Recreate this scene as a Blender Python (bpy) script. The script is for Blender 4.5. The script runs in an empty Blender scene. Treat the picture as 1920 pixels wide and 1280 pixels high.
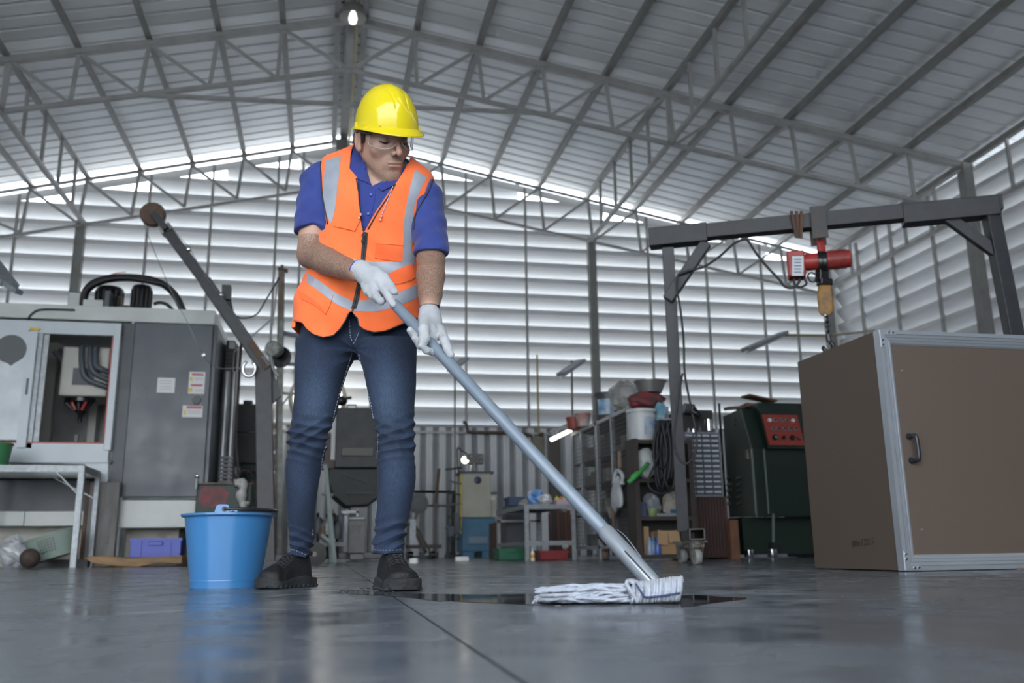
import bpy, math, random
import numpy as np
from mathutils import Vector, Matrix

random.seed(7); np.random.seed(7)
scene = bpy.context.scene
COL = scene.collection

# ------------------------------------------------------------------ camera
FPX = 1689.17; PITCH, ROLL, YAW = .22758723, -.01364969, .20701; CAM_H = 0.115
_cy, _sy = math.cos(YAW), math.sin(YAW); _cp, _sp = math.cos(PITCH), math.sin(PITCH)
_cr, _sr = math.cos(ROLL), math.sin(ROLL)
cF = Vector((_sy*_cp, _cy*_cp, _sp)); _R0 = Vector((_cy, -_sy, 0)); _U0 = _R0.cross(cF)
cR = _cr*_R0 + _sr*_U0; cU = -_sr*_R0 + _cr*_U0
cam_data = bpy.data.cameras.new('camera'); cam = bpy.data.objects.new('camera', cam_data); COL.objects.link(cam)
cam.matrix_world = Matrix(((cR.x, cU.x, -cF.x, 0), (cR.y, cU.y, -cF.y, 0), (cR.z, cU.z, -cF.z, CAM_H), (0, 0, 0, 1)))
cam_data.sensor_width = 36; cam_data.lens = FPX*36/1920; cam_data.clip_start = .02; cam_data.clip_end = 300
cam_data.dof.use_dof = True; cam_data.dof.focus_distance = 2.72; cam_data.dof.aperture_fstop = 4.0
scene.camera = cam

# ------------------------------------------------------------------ world, light, exposure
SKY = 6.2
world = bpy.data.worlds.new('overcast_sky'); scene.world = world; world.use_nodes = True
nt = world.node_tree; nt.nodes.clear()
wo = nt.nodes.new('ShaderNodeOutputWorld'); bg = nt.nodes.new('ShaderNodeBackground')
geo = nt.nodes.new('ShaderNodeTexCoord'); sep = nt.nodes.new('ShaderNodeSeparateXYZ')
ramp = nt.nodes.new('ShaderNodeValToRGB')
ramp.color_ramp.elements[0].position = 0.0; ramp.color_ramp.elements[0].color = (.90, .95, 1, 1)
ramp.color_ramp.elements[1].position = 1.0; ramp.color_ramp.elements[1].color = (.86, .93, 1, 1)
nt.links.new(geo.outputs['Generated'], sep.inputs[0]); nt.links.new(sep.outputs['Z'], ramp.inputs[0])
nt.links.new(ramp.outputs[0], bg.inputs[0]); bg.inputs[1].default_value = SKY
nt.links.new(bg.outputs[0], wo.inputs[0])
scene.view_settings.view_transform = 'Standard'; scene.view_settings.look = 'None'
scene.view_settings.exposure = 0.0; scene.view_settings.gamma = 1
scene.view_settings.use_curve_mapping = False
scene.cycles.max_bounces = 8; scene.cycles.diffuse_bounces = 5; scene.cycles.glossy_bounces = 4
scene.cycles.transparent_max_bounces = 16; scene.cycles.sample_clamp_indirect = 8

# ------------------------------------------------------------------ picking real places
def ray(px, py): return cR*(px-960) + cU*(640-py) + cF*FPX
CAMP = Vector((0, 0, CAM_H))
def atY(px, py, y): d = ray(px, py); return CAMP + d*(y/d.y)
def atX(px, py, x): d = ray(px, py); return CAMP + d*(x/d.x)
def atZ(px, py, z=0.0): d = ray(px, py); return CAMP + d*((z-CAM_H)/d.z)
def zY(px, py, y): return atY(px, py, y).z
def xY(px, py, y): return atY(px, py, y).x

# ------------------------------------------------------------------ materials
_m = {}
def mat(name, color=(.5, .5, .5), rough=.5, metal=0.0, var=.0, scale=8.0, bump=0.0, bscale=None, spec=.5,
        color2=None, detail=6.0, emit=None, estr=0.0, alpha=None, trans=0.0, stretch=(1, 1, 1), coat=0.0, lo=.35, hi=.65, rvar=0.0, sheen=0.0):
    if name in _m: return _m[name]
    m = bpy.data.materials.new(name); m.use_nodes = True; n = m.node_tree; b = n.nodes['Principled BSDF']; L = n.links
    b.inputs['Base Color'].default_value = (*color, 1); b.inputs['Roughness'].default_value = rough
    b.inputs['Metallic'].default_value = metal; b.inputs['Specular IOR Level'].default_value = spec
    b.inputs['Coat Weight'].default_value = coat; b.inputs['Transmission Weight'].default_value = trans
    b.inputs['Sheen Weight'].default_value = sheen
    if alpha is not None: b.inputs['Alpha'].default_value = alpha
    if emit: b.inputs['Emission Color'].default_value = (*emit, 1); b.inputs['Emission Strength'].default_value = estr
    if var or color2 or bump or rvar:
        tc = n.nodes.new('ShaderNodeTexCoord'); mp = n.nodes.new('ShaderNodeMapping'); mp.inputs['Scale'].default_value = stretch
        L.new(tc.outputs['Object'], mp.inputs[0])
        nz = n.nodes.new('ShaderNodeTexNoise'); nz.inputs['Scale'].default_value = scale; nz.inputs['Detail'].default_value = detail
        L.new(mp.outputs[0], nz.inputs['Vector'])
        if var or color2:
            c2 = color2 if color2 else tuple(max(0, c*(1-var)) for c in color)
            r = n.nodes.new('ShaderNodeValToRGB'); r.color_ramp.elements[0].position = lo; r.color_ramp.elements[1].position = hi
            r.color_ramp.elements[0].color = (*color, 1); r.color_ramp.elements[1].color = (*c2, 1)
            L.new(nz.outputs[0], r.inputs[0]); L.new(r.outputs[0], b.inputs['Base Color'])
        if rvar:
            mr = n.nodes.new('ShaderNodeMapRange'); mr.inputs['To Min'].default_value = rough-rvar; mr.inputs['To Max'].default_value = rough+rvar
            mr.inputs['From Min'].default_value = .3; mr.inputs['From Max'].default_value = .7
            L.new(nz.outputs[0], mr.inputs[0]); L.new(mr.outputs[0], b.inputs['Roughness'])
        if bump:
            nb = n.nodes.new('ShaderNodeTexNoise'); nb.inputs['Scale'].default_value = bscale or scale*4; nb.inputs['Detail'].default_value = 4
            L.new(mp.outputs[0], nb.inputs['Vector'])
            bp = n.nodes.new('ShaderNodeBump'); bp.inputs['Strength'].default_value = bump; bp.inputs['Distance'].default_value = .01
            L.new(nb.outputs[0], bp.inputs['Height']); L.new(bp.outputs[0], b.inputs['Normal'])
    _m[name] = m; return m

# ------------------------------------------------------------------ mesh building
def frame_of(d):
    d = Vector(d).normalized(); up = Vector((0, 0, 1)) if abs(d.z) < .95 else Vector((0, 1, 0))
    x = d.cross(up).normalized(); y = x.cross(d).normalized(); return x, y, d
class MB:
    def __init__(s): s.v = []; s.f = []
    def add(s, vs, fs):
        o = len(s.v); s.v += [tuple(v) for v in vs]; s.f += [tuple(i+o for i in f) for f in fs]; return s
    def box(s, x0, x1, y0, y1, z0, z1):
        return s.add([(x0,y0,z0),(x1,y0,z0),(x1,y1,z0),(x0,y1,z0),(x0,y0,z1),(x1,y0,z1),(x1,y1,z1),(x0,y1,z1)],
                     [(0,3,2,1),(4,5,6,7),(0,1,5,4),(1,2,6,5),(2,3,7,6),(3,0,4,7)])
    def bar(s, p0, p1, w, h=None, up=None):
        h = h or w; p0 = Vector(p0); p1 = Vector(p1); x, y, d = frame_of(p1-p0)
        if up is not None:
            x = d.cross(Vector(up)).normalized(); y = x.cross(d).normalized()
        vs = []
        for p in (p0, p1):
            for a, b in ((-1,-1),(1,-1),(1,1),(-1,1)): vs.append(p + x*(a*w/2) + y*(b*h/2))
        return s.add(vs, [(0,3,2,1),(4,5,6,7),(0,1,5,4),(1,2,6,5),(2,3,7,6),(3,0,4,7)])
    def tube(s, pts, r, n=8, caps=True, closed=False):
        pts = [Vector(p) for p in pts]; N = len(pts); rs = r if isinstance(r, (list, tuple)) else [r]*N
        vs = []; px = None
        for i, p in enumerate(pts):
            if closed: d = pts[(i+1) % N]-pts[i-1]
            else: d = pts[min(i+1, N-1)]-pts[max(i-1, 0)]
            if d.length < 1e-9: d = Vector((0, 0, 1))
            d.normalize()
            if px is None: x = frame_of(d)[0]; y = d.cross(x)
            else:
                x = px - d*px.dot(d)
                if x.length < 1e-6: x = frame_of(d)[0]
                x.normalize(); y = d.cross(x)
            px = x
            for k in range(n):
                a = 2*math.pi*k/n; vs.append(p + (x*math.cos(a)+y*math.sin(a))*rs[i])
        fs = []
        for i in range(N if closed else N-1):
            for k in range(n):
                a = i*n+k; b = i*n+(k+1) % n; j = ((i+1) % N)*n
                fs.append((a, b, j+(k+1) % n, j+k))
        if caps and not closed:
            fs.append(tuple(range(n))[::-1]); fs.append(tuple((N-1)*n+k for k in range(n)))
        return s.add(vs, fs)
    def lathe(s, prof, c=(0,0,0), axis=(0,0,1), n=24, x=None):
        c = Vector(c); a = Vector(axis).normalized()
        X, Y, _ = frame_of(a)
        vs = []; fs = []
        for r, h in prof:
            for k in range(n):
                t = 2*math.pi*k/n; vs.append(c + a*h + (X*math.cos(t)+Y*math.sin(t))*r)
        for i in range(len(prof)-1):
            for k in range(n): fs.append((i*n+k, i*n+(k+1) % n, (i+1)*n+(k+1) % n, (i+1)*n+k))
        if prof[0][0] > 1e-5 : fs.append(tuple(range(n))[::-1])
        if prof[-1][0] > 1e-5: fs.append(tuple((len(prof)-1)*n+k for k in range(n)))
        return s.add(vs, fs)
    def shell(s, prof, c=(0,0,0), axis=(0,0,1), n=24):      # lathe without end caps
        k = len(s.f); s.lathe(prof, c, axis, n)
        if prof[0][0] > 1e-5: s.f.pop(-1 if prof[-1][0] <= 1e-5 else -2)
        if prof[-1][0] > 1e-5: s.f.pop()
        return s
    def ball(s, c, r, n=12, m=8, jit=0, seed=0):
        rx, ry, rz = (r, r, r) if not isinstance(r, (tuple, list)) else r
        rnd = random.Random(seed); vs = []; fs = []
        for i in range(m+1):
            t = math.pi*i/m
            for k in range(n):
                a = 2*math.pi*k/n; j = 1+jit*(rnd.random()-.5)*2
                vs.append((c[0]+rx*math.sin(t)*math.cos(a)*j, c[1]+ry*math.sin(t)*math.sin(a)*j, c[2]+rz*math.cos(t)*(j if 0 < i < m else 1)))
        for i in range(m):
            for k in range(n): fs.append((i*n+k, (i+1)*n+k, (i+1)*n+(k+1) % n, i*n+(k+1) % n))
        return s.add(vs, fs)
    def prism(s, poly, y0, y1, plane='xz'):
        n = len(poly)
        def P(a, b, t): return (a, t, b) if plane == 'xz' else ((a, b, t) if plane == 'xy' else (t, a, b))
        vs = [P(a, b, y0) for a, b in poly]+[P(a, b, y1) for a, b in poly]
        fs = [tuple(range(n)), tuple(range(n, 2*n))[::-1]]+[(i, i+n, (i+1) % n+n, (i+1) % n) for i in range(n)]
        return s.add(vs, fs)
    def build(s, name, m, parent=None, smooth=False, bevel=0, label=None, kind=None, loc=None, auto=False, seg=2):
        me = bpy.data.meshes.new(name); me.from_pydata(s.v, [], s.f); me.validate(); me.update()
        if m: me.materials.append(m)
        import bmesh
        bm = bmesh.new(); bm.from_mesh(me); bmesh.ops.recalc_face_normals(bm, faces=bm.faces); bm.to_mesh(me); bm.free()
        if smooth:
            me.shade_smooth()
            if smooth == 'auto':
                me.set_sharp_from_angle(angle=math.radians(40))
        o = bpy.data.objects.new(name, me); COL.objects.link(o)
        if parent: o.parent = parent
        if loc is not None: o.location = loc
        if bevel:
            bv = o.modifiers.new('bevel', 'BEVEL'); bv.width = bevel; bv.segments = seg; bv.limit_method = 'ANGLE'
        if label: o['label'] = label
        if kind: o['kind'] = kind
        return o
def thing(name, label, cat, loc=(0,0,0), rotz=0, group=None):
    o = bpy.data.objects.new(name, None); COL.objects.link(o); o.empty_display_size = .1
    o.location = loc; o.rotation_euler = (0, 0, rotz); o['label'] = label; o['category'] = cat
    if group: o['group'] = group
    return o
def tag(o, label, cat, group=None, kind=None):
    o['label'] = label; o['category'] = cat
    if group: o['group'] = group
    if kind: o['kind'] = kind
    return o
def struct(name, parent=None, label=None):
    o = bpy.data.objects.new(name, None); COL.objects.link(o); o['kind'] = 'structure'
    if label: o['label'] = label
    if parent: o.parent = parent
    return o
def inst(src, name, parent=None, loc=None, scale=None, label=None):
    o = src.copy(); o.name = name; COL.objects.link(o); o.parent = parent
    if loc is not None: o.location = loc
    if scale is not None: o.scale = scale
    if label: o['label'] = label
    return o
def arc(p0, p1, sag, n=10, side=(0,0,-1)):
    p0 = Vector(p0); p1 = Vector(p1); s_ = Vector(side)
    return [p0.lerp(p1, i/n)+s_*(sag*4*(i/n)*(1-i/n)) for i in range(n+1)]
def smoothpath(pts, n=5):
    P = [Vector(p) for p in pts]; out = []
    for i in range(len(P)-1):
        a = P[max(i-1, 0)]; b = P[i]; c = P[i+1]; d = P[min(i+2, len(P)-1)]
        for k in range(n):
            t = k/n
            out.append(.5*((2*b)+(c-a)*t+(2*a-5*b+4*c-d)*t*t+(3*b-a-3*c+d)*t**3))
    out.append(P[-1]); return out
# ================================================================== materials of the building
M_sheet = mat('roof_sheet_metal', (.86,.87,.88), .42, .0, var=.08, scale=1.2, spec=.5)
M_blade = mat('louver_white_paint', (.78,.785,.79), .5, 0, var=.05, scale=.8)
M_steel = mat('grey_primer_steel', (.27,.265,.255), .5, .0, color2=(.21,.195,.18), scale=5, lo=.45, hi=.75)
M_steel2 = mat('light_grey_steel', (.40,.395,.385), .5, .0, color2=(.31,.295,.28), scale=4, lo=.45, hi=.75)
M_dado = mat('zinc_wall_sheet', (.78,.80,.83), .4, .0, var=.15, scale=2.0)
M_valley_shade = mat('painted_valley_shade', (.30,.31,.33), .5, var=.2, scale=2)  # darker grey that paints shade into the sheet valleys

# ---- polished concrete floor with wear, patches and a dull-to-glossy sheen
def floor_material():
    m = bpy.data.materials.new('polished_concrete'); m.use_nodes = True; n = m.node_tree; b = n.nodes['Principled BSDF']; L = n.links
    tc = n.nodes.new('ShaderNodeTexCoord')
    def noise(scale, det=6, st=(1,1,1), dist=0.0):
        mp = n.nodes.new('ShaderNodeMapping'); mp.inputs['Scale'].default_value = st; L.new(tc.outputs['Object'], mp.inputs[0])
        z = n.nodes.new('ShaderNodeTexNoise'); z.inputs['Scale'].default_value = scale; z.inputs['Detail'].default_value = det
        z.inputs['Distortion'].default_value = dist; L.new(mp.outputs[0], z.inputs['Vector']); return z.outputs[0]
    def mr(src, a, b_, c, d):
        q = n.nodes.new('ShaderNodeMapRange'); q.inputs['From Min'].default_value = a; q.inputs['From Max'].default_value = b_
        q.inputs['To Min'].default_value = c; q.inputs['To Max'].default_value = d; L.new(src, q.inputs[0]); return q.outputs[0]
    big = noise(1.1, 8, dist=.8); fine = noise(9, 8, dist=.4); mid = noise(3.2, 7, dist=1.2)
    mul = n.nodes.new('ShaderNodeMath'); mul.operation = 'MULTIPLY'; L.new(mr(big, .3, .7, .72, 1.15), mul.inputs[0]); L.new(mr(fine, .3, .7, .88, 1.1), mul.inputs[1])
    mx = n.nodes.new('ShaderNodeMix'); mx.data_type = 'RGBA'; mx.inputs['A'].default_value = (.068,.08,.098,1); mx.inputs['B'].default_value = (.15,.168,.19,1)
    L.new(mr(mul.outputs[0], .55, 1.25, 0, 1), mx.inputs['Factor']); L.new(mx.outputs['Result'], b.inputs['Base Color'])
    r1 = n.nodes.new('ShaderNodeMath'); r1.operation = 'ADD'; L.new(mr(mid, .35, .65, .14, .30), r1.inputs[0]); L.new(mr(fine, .35, .65, -.03, .04), r1.inputs[1])
    L.new(r1.outputs[0], b.inputs['Roughness'])
    b.inputs['Specular IOR Level'].default_value = .42
    bp = n.nodes.new('ShaderNodeBump'); bp.inputs['Strength'].default_value = .12; bp.inputs['Distance'].default_value = .003
    L.new(noise(5, 5), bp.inputs['Height']); L.new(bp.outputs[0], b.inputs['Normal'])
    return m
M_floor = floor_material()
fl = struct('floor')
# slabs parted by the saw joint that runs away past the man's foot
jA = atZ(975, 1275); jB = atZ(735, 1130); jC = atZ(634, 1050)
jd = (jC-jA).normalized(); jp = Vector((jd.y, -jd.x, 0))
def slab(side):
    b = MB(); g = .0025
    p0 = jA - jd*4 + jp*g*side; p1 = jA + jd*26 + jp*g*side
    q = jp*14*side
    pts = [p0, p1, p1+q, p0+q]
    b.add([(p.x, p.y, 0) for p in pts]+[(p.x, p.y, -.15) for p in pts], [(0,1,2,3),(7,6,5,4),(0,4,5,1),(1,5,6,2),(2,6,7,3),(3,7,4,0)])
    return b.build('floor_slab', M_floor, fl)
slab(1); slab(-1)
b = MB(); b.box(-13, 13, -4, 19, -.4, -.152); b.build('slab_bed', M_floor, fl)
gr = MB(); gr.box(-60, 60, -60, 60, -.6, -.41); g = gr.build('ground', mat('yard_ground', (.52,.52,.50), .9)); g['kind'] = 'structure'

# ---- roof lines (measured): height of the purlins over x at a depth
WALL_Y = 17.5; TR_Y = 12.8; RX = .19; EX = 11.05; LX = -10.8; Y_END = -2.5
def zpur(x, y):
    t = (y-TR_Y)/(WALL_Y-TR_Y); t = max(t, -1.0)
    if x < RX: f, nr = 8.347+.245*x, 8.251+.2513*x
    else: f, nr = 8.425-.183*(x-.375), 8.30-.1524*(x-.3)
    return nr+(f-nr)*t
PUR = [-10.6,-9.6,-8.6,-7.6,-6.6,-5.6,-4.62,-3.69,-2.74,-1.77,-.845,-.03,.39,1.2,2.2,3.245,4.3,5.36,6.43,7.52,8.65,9.77,10.93]
ceil_ = struct('ceiling')
ys = [Y_END, TR_Y-4.7, TR_Y, WALL_Y+.25]
for x in PUR:
    b = MB()
    for i in range(3):
        p, q = ys[i], ys[i+1]
        b.bar((x, p, zpur(x, p)), (x, q, zpur(x, q)), .055, .10, up=(0,0,1))
        b.bar((x+.03, p, zpur(x, p)-.045), (x+.03, q, zpur(x, q)-.045), .07, .006, up=(0,0,1))
    b.build('purlin', M_steel, ceil_)
# roof pans: each 0.3 m pan between two standing seams is a piece of its own
def pan(side, y0, y1):
    b = MB(); xs = [RX, EX+.35] if side > 0 else [RX, LX-.35]
    prof = [(0,0), (.030,.0), (.040,.055), (.090,.055), (.100,0), (.30,0)]
    rows = []
    for x in xs:
        rows.append([(x, y0+dy*(y1-y0)/.30, zpur(x, y0+dy*(y1-y0)/.3)+.115+(dz)) for dy, dz in prof])
    vs = rows[0]+rows[1]; n = len(prof)
    top = [(a, b_, c+.012) for a, b_, c in vs]
    fs = [(i, i+1, n+i+1, n+i) for i in range(n-1)]
    m2 = 2*n
    fs += [(m2+i, m2+n+i, m2+n+i+1, m2+i+1) for i in range(n-1)]
    fs += [(0, n, m2+n, m2), (n-1, m2+n-1, m2+2*n-1, 2*n-1)]
    b.add(vs+top, fs); return b.build('roof_panel', M_sheet, ceil_)
y = Y_END
while y < WALL_Y+.1:
    y1 = min(y+.302, WALL_Y+.14)
    for s_ in (-1, 1): pan(s_, y, y1)
    y += .302
b = MB()
for i in range(3):
    b.bar((RX, ys[i], zpur(RX, ys[i])-.05), (RX, ys[i+1], zpur(RX, ys[i+1])-.05), .16, .10, up=(0,0,1))
b.build('ridge_beam', M_steel, ceil_)
b = MB(); b.tube([(RX+.10, 2, 8.08), (RX+.10, 17.3, 8.17)], .022, 8); b.build('conduit', mat('yellow_conduit', (.42,.36,.16), .5), ceil_, label='yellow conduit running under the ridge')

# ---- trusses
def web(t, name, p, q, w): MB().bar(p, q, w, w*.9).build(name, M_steel2, t)
def truss(Y, nodes, bots, mid, tie=None, cw=.085, top=1.25):
    t = struct('roof_truss', ceil_)
    tops = [Vector((x, Y, zpur(x, Y)-.10)) for x in nodes]
    apex = Vector((RX, Y, zpur(RX, Y)-.10))
    L = [p for p in tops if p.x < RX]; Rr = [p for p in tops if p.x > RX]
    web(t, 'top_chord', L[0]+Vector((-.1,0,-.02)), apex, cw*top); web(t, 'top_chord', apex, Rr[-1]+Vector((.1,0,-.02)), cw*top)
    B = [Vector((x, Y, z)) for x, z in bots]
    k = mid
    web(t, 'bottom_chord', B[0], B[k], cw*.8); web(t, 'bottom_chord', B[k], B[-1], cw*.8)
    for p, q in zip(tops, [B[i] for i in range(len(B)) if i != k]):
        web(t, 'web_strut', p, q, .052)
    for i in range(k): web(t, 'web_brace', L[i], B[i+1], .05)
    for i in range(k, len(B)-1): web(t, 'web_brace', Rr[i-k], B[i], .05)
    web(t, 'king_post', apex, B[k], .1)
    if tie: web(t, 'collar_tie', tie[0], tie[1], .06)
    return t
nx = [-4.56,-3.67,-2.73,-1.766,-.84, 1.18,2.196,3.247,4.314,5.39,6.476,7.575,8.65,9.77,10.893]
bl = [(3,210),(132,190),(262,174),(393,157),(520,143),(655,131),(782,155),(907,184),(1030,212),(1149,239),(1265,267),(1382,295),(1497,319),(1610,347),(1715,375)]
# bottom chord heights, measured at the truss plane and made straight on each side of the king post
bz = [atY(a, b_, TR_Y) for a, b_ in bl]
nx = [-10.2,-9.1,-8.1,-7.0,-5.6]+nx
def zb_l(x): return 6.21+(7.35-6.21)*(x+4.6)/(4.6+.19)
def zb_r(x): return 7.35-(7.35-5.87)*(x-.19)/(9.78-.19)
bots = [(x, zb_l(x)) for x in (-10.3,-9.3,-8.3,-7.2,-5.8)]+[(p.x, zb_l(p.x)) for p in bz[:5]]+[(RX, 7.35)]+[(p.x, zb_r(p.x)) for p in bz[6:]]+[(10.8, zb_r(10.8))]
truss(TR_Y, nx, bots, 10, (atY(262,178,TR_Y), atY(1028,213,TR_Y)))
fx = [-10.2,-9.1,-8.1,-7.0,-5.6,-4.62,-3.69,-2.74,-1.77,-.845, 1.2,2.2,3.245,4.3,5.36,6.43,7.52,8.65,9.77,10.893]
def zf_l(x): return 6.25+(x+4.69)*.245
def zf_r(x): return 7.36-.172*(x-.3)
bots = [(x-.08, zf_l(x-.08)) for x in fx if x < RX]+[(RX, zf_r(.3))]+[(x+.08, zf_r(x+.08)) for x in fx if x > RX]
truss(WALL_Y-.08, fx, bots, 10, None, .07, .8)
# lengthwise trusses under three purlins
def longtruss(x, znear, zfar, ya, n=4, dx=0):
    t = struct('roof_truss', ceil_)
    def zb(y): return znear+(zfar-znear)*(y-TR_Y)/(WALL_Y-TR_Y)
    web(t, 'bottom_chord', (x+dx, ya, zb(ya)), (x+dx, WALL_Y-.1, zb(WALL_Y-.1)), .07)
    y = WALL_Y-.94
    while y > ya+.2:
        web(t, 'web_strut', (x+dx, y, zb(y)), (x+dx, y, zpur(x, y)-.05), .05); y -= .94
longtruss(-4.6, 6.21, 6.26, 8.1); longtruss(5.37, 6.56, 6.47, 8.1)
longtruss(10.93, 5.75, 5.72, 6.0)

# ---- columns
def column(n_, x, y, ztop, w=.15):
    c = MB(); c.box(x-w/2, x+w/2, y-w/2, y+w/2, 0, ztop)
    for s_ in (-1, 1): c.box(x+s_*w/2-.012, x+s_*w/2+.012, y-w/2-.006, y+w/2+.006, 0, ztop)
    c.box(x-w, x+w, y-w, y+w, 0, .02)
    o = c.build(n_, M_steel); o['kind'] = 'structure'; return o
column('trim_1', -4.66, WALL_Y-.02, 6.3, .135); column('trim_2', 5.42, WALL_Y-.02, 6.55, .135)
column('trim_3', 10.85, TR_Y, 6.6, .16); column('trim_4', 10.85, TR_Y-4.7, 6.4, .16)
column('trim_5', 10.87, WALL_Y, 6.4, .15)

# ---- louvred walls
def blade_mb(length, pitch):
    """unit blade along +x; y grows outdoors"""
    b = MB(); pr = [(0, -.008), (0, .082), (.008, .082), (.012, .0), (.225, -pitch+.068), (.225, -pitch+.038), (.219, -pitch+.038), (.215, -pitch+.058)]
    n = len(pr)
    # thin folded sheet: visible faces and their backs
    vs = [(0, a, c) for a, c in pr]+[(length, a, c) for a, c in pr]
    fs = [(i, (i+1) % n, n+(i+1) % n, n+i) for i in range(n)]+[tuple(range(n))[::-1], tuple(range(n, 2*n))]
    return b.add(vs, fs)
zt = zY(990, 799, WALL_Y); ztop = zY(990, 365, WALL_Y)
PITCHL = (ztop-zt)/14.33
DADO = zt
wb = struct('wall_back')
def xlim(z, Y):
    a = RX-(8.3-z)/.245; c = RX+(8.42-z)/.183
    return max(a, LX), min(c, EX)
k = 1
while True:
    z = DADO + PITCHL*k - .06
    if z > 8.2: break
    x0, x1 = xlim(z+.10, WALL_Y)
    if x1-x0 > .4:
        blade_mb(x1-x0, PITCHL).build('louver_blade', M_blade, wb, loc=(x0, WALL_Y+.07, z))
    k += 1
for s_, xa, xb in ((-1, LX-.2, RX), (1, RX, EX+.2)):
    b = MB(); y_ = WALL_Y+.06
    z0, z1 = (zpur(xa, WALL_Y), zpur(xb-.001, WALL_Y)) if s_ < 0 else (zpur(xa+.001, WALL_Y), zpur(xb, WALL_Y))
    b.add([(xa, y_, z0-.08), (xb, y_, z1-.08), (xb, y_, z1-.24), (xa, y_, z0-.24), (xa, y_+.01, z0-.08), (xb, y_+.01, z1-.08), (xb, y_+.01, z1-.24), (xa, y_+.01, z0-.24)],
          [(0,1,2,3),(7,6,5,4),(0,4,5,1),(3,2,6,7),(0,3,7,4),(1,5,6,2)])
    b.build('flashing', M_blade, wb)
MB().box(EX-.1, EX+.35, WALL_Y+.04, WALL_Y+.06, 0, 6.5).box(EX+.30, EX+.32, WALL_Y-.3, WALL_Y+.3, 0, 6.5).build('corner_flashing', M_blade, wb)
# studs
for px, py in ((20,500),(268,520),(388,520),(514,500),(874,500),(987,500),(1216,485),(1329,570),(1435,600)):
    x = xY(px, py, WALL_Y); MB().bar((x, WALL_Y+.03, DADO), (x, WALL_Y+.03, zpur(x, WALL_Y)-.12), .045).build('stud', M_steel2, wb)
for x in (-5.9-1.3*1,-5.9-2.6,-9.8, .85, -.6, 10.1):
    MB().bar((x, WALL_Y+.03, DADO), (x, WALL_Y+.03, zpur(x, WALL_Y)-.12), .045).build('stud', M_steel2, wb)
# dado of ribbed sheet, one sheet per 0.76 m
x = LX
prof = [(0,0),(.05,0),(.055,.006),(.062,0),(.11,0),(.117,.006),(.122,0),(.128,0),(.146,.10),(.236,.10),(.255,0)]
while x < EX:
    b = MB(); pts = [(a, c) for a, c in prof]+[(a+.255, c) for a, c in prof[1:]]+[(a+.51, c) for a, c in prof[1:]]
    n = len(pts); vs = [(a, c, 0) for a, c in pts]+[(a, c, DADO) for a, c in pts]
    vs += [(a, c+.01, 0) for a, c in pts]+[(a, c+.01, DADO) for a, c in pts]
    fs = [(i, i+1, n+i+1, n+i) for i in range(n-1)]+[(2*n+i, 3*n+i, 3*n+i+1, 2*n+i+1) for i in range(n-1)]
    fs += [(n+i, n+i+1, 3*n+i+1, 3*n+i) for i in range(n-1)]
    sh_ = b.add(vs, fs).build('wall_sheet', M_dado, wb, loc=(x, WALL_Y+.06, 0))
    for k_ in range(3): MB().box(.148+.255*k_, .234+.255*k_, .094, .099, 0, DADO).build('valley_shade_strip', M_valley_shade, sh_)  # dark strip stands in for the shade inside each valley
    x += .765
b = MB()
zr_ = zY(900, 811, WALL_Y); b.box(LX, EX, WALL_Y+.02, WALL_Y+.055, zr_-.02, zr_+.02); b.build('girt', mat('pale_girt', (.5,.52,.54), .4), wb)
b = MB(); b.box(LX, EX, WALL_Y+.05, WALL_Y+.10, DADO-.03, DADO+.02); b.build('cap_rail', M_steel2, wb)
b = MB(); b.box(LX, EX, WALL_Y+.075, WALL_Y+.25, 0, .1); b.build('kerb', M_floor, wb)
# side walls
def sidewall(name, X, outward, zlo):
    w = struct(name); Lh = WALL_Y-Y_END
    src = None; z = 6.53 if outward > 0 else 5.4
    while z > zlo:
        if src is None:
            src = blade_mb(Lh, PITCHL).build('louver_blade', M_blade, w); o = src
        else: o = src.copy(); COL.objects.link(o); o.name = 'louver_blade'
        o.parent = w
        if outward > 0: o.rotation_euler = (0, 0, -math.pi/2); o.location = (X, WALL_Y, z)
        else: o.rotation_euler = (0, 0, math.pi/2); o.location = (X, Y_END, z)
        z -= PITCHL
    MB().box(X+.05*outward-.02, X+.05*outward+.02, Y_END, WALL_Y, 0, z+.2).build('wall_sheet', M_dado, w)
    return w
wr = sidewall('wall_right', EX+.02, 1, .9); wl = sidewall('wall_left', LX-.02, -1, 1.8)
st0 = None
for q in ((1615,560),(1682,560),(1763,560)):
    y_ = atX(q[0], q[1], EX-.03).y
    MB().bar((EX-.03, y_, .8), (EX-.03, y_, zpur(EX-.1, y_)-.1), .05).build('stud', M_steel2, wr)
    b = MB()
    for kk in range(17):
        zz = 6.30-PITCHL*kk; b.bar((EX-.01, y_, zz), (EX+.10, y_-.0, zz-.2), .02, .03)
    b.build('clip', M_steel2, wr)
for y_ in (11.3, 9.9, 8.6, 7.2): MB().bar((EX-.03, y_, .8), (EX-.03, y_, zpur(EX-.1, y_)-.1), .05).build('stud', M_steel2, wr)

# unseen front wall behind the viewer; doorway placed and sized to steer the light
wf = struct('unseen_wall_front'); Yf = Y_END
b = MB(); b.box(LX, -8.6, Yf-.05, Yf, 0, 8.0); b.box(1.9, EX, Yf-.05, Yf, 0, 7.0); b.box(-8.6, 1.9, Yf-.05, Yf, 4.9, 8.3)
b.build('wall_sheet', M_dado, wf)

# unseen sheds added outside both long walls to block side light
M_block = mat('light_block_wall', (.20,.21,.22), .8, var=.2, scale=.5)
for x0, x1 in ((EX+3.6, EX+10), (LX-10, LX-3.6)):
    o = MB().box(x0, x1, -8, 26, -.41, 6.0).prism([(x0, 6.0), ((x0+x1)/2, 7.2), (x1, 6.0)], -8, 26).build('light_block_shed', M_block); o['kind'] = 'structure'
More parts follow.
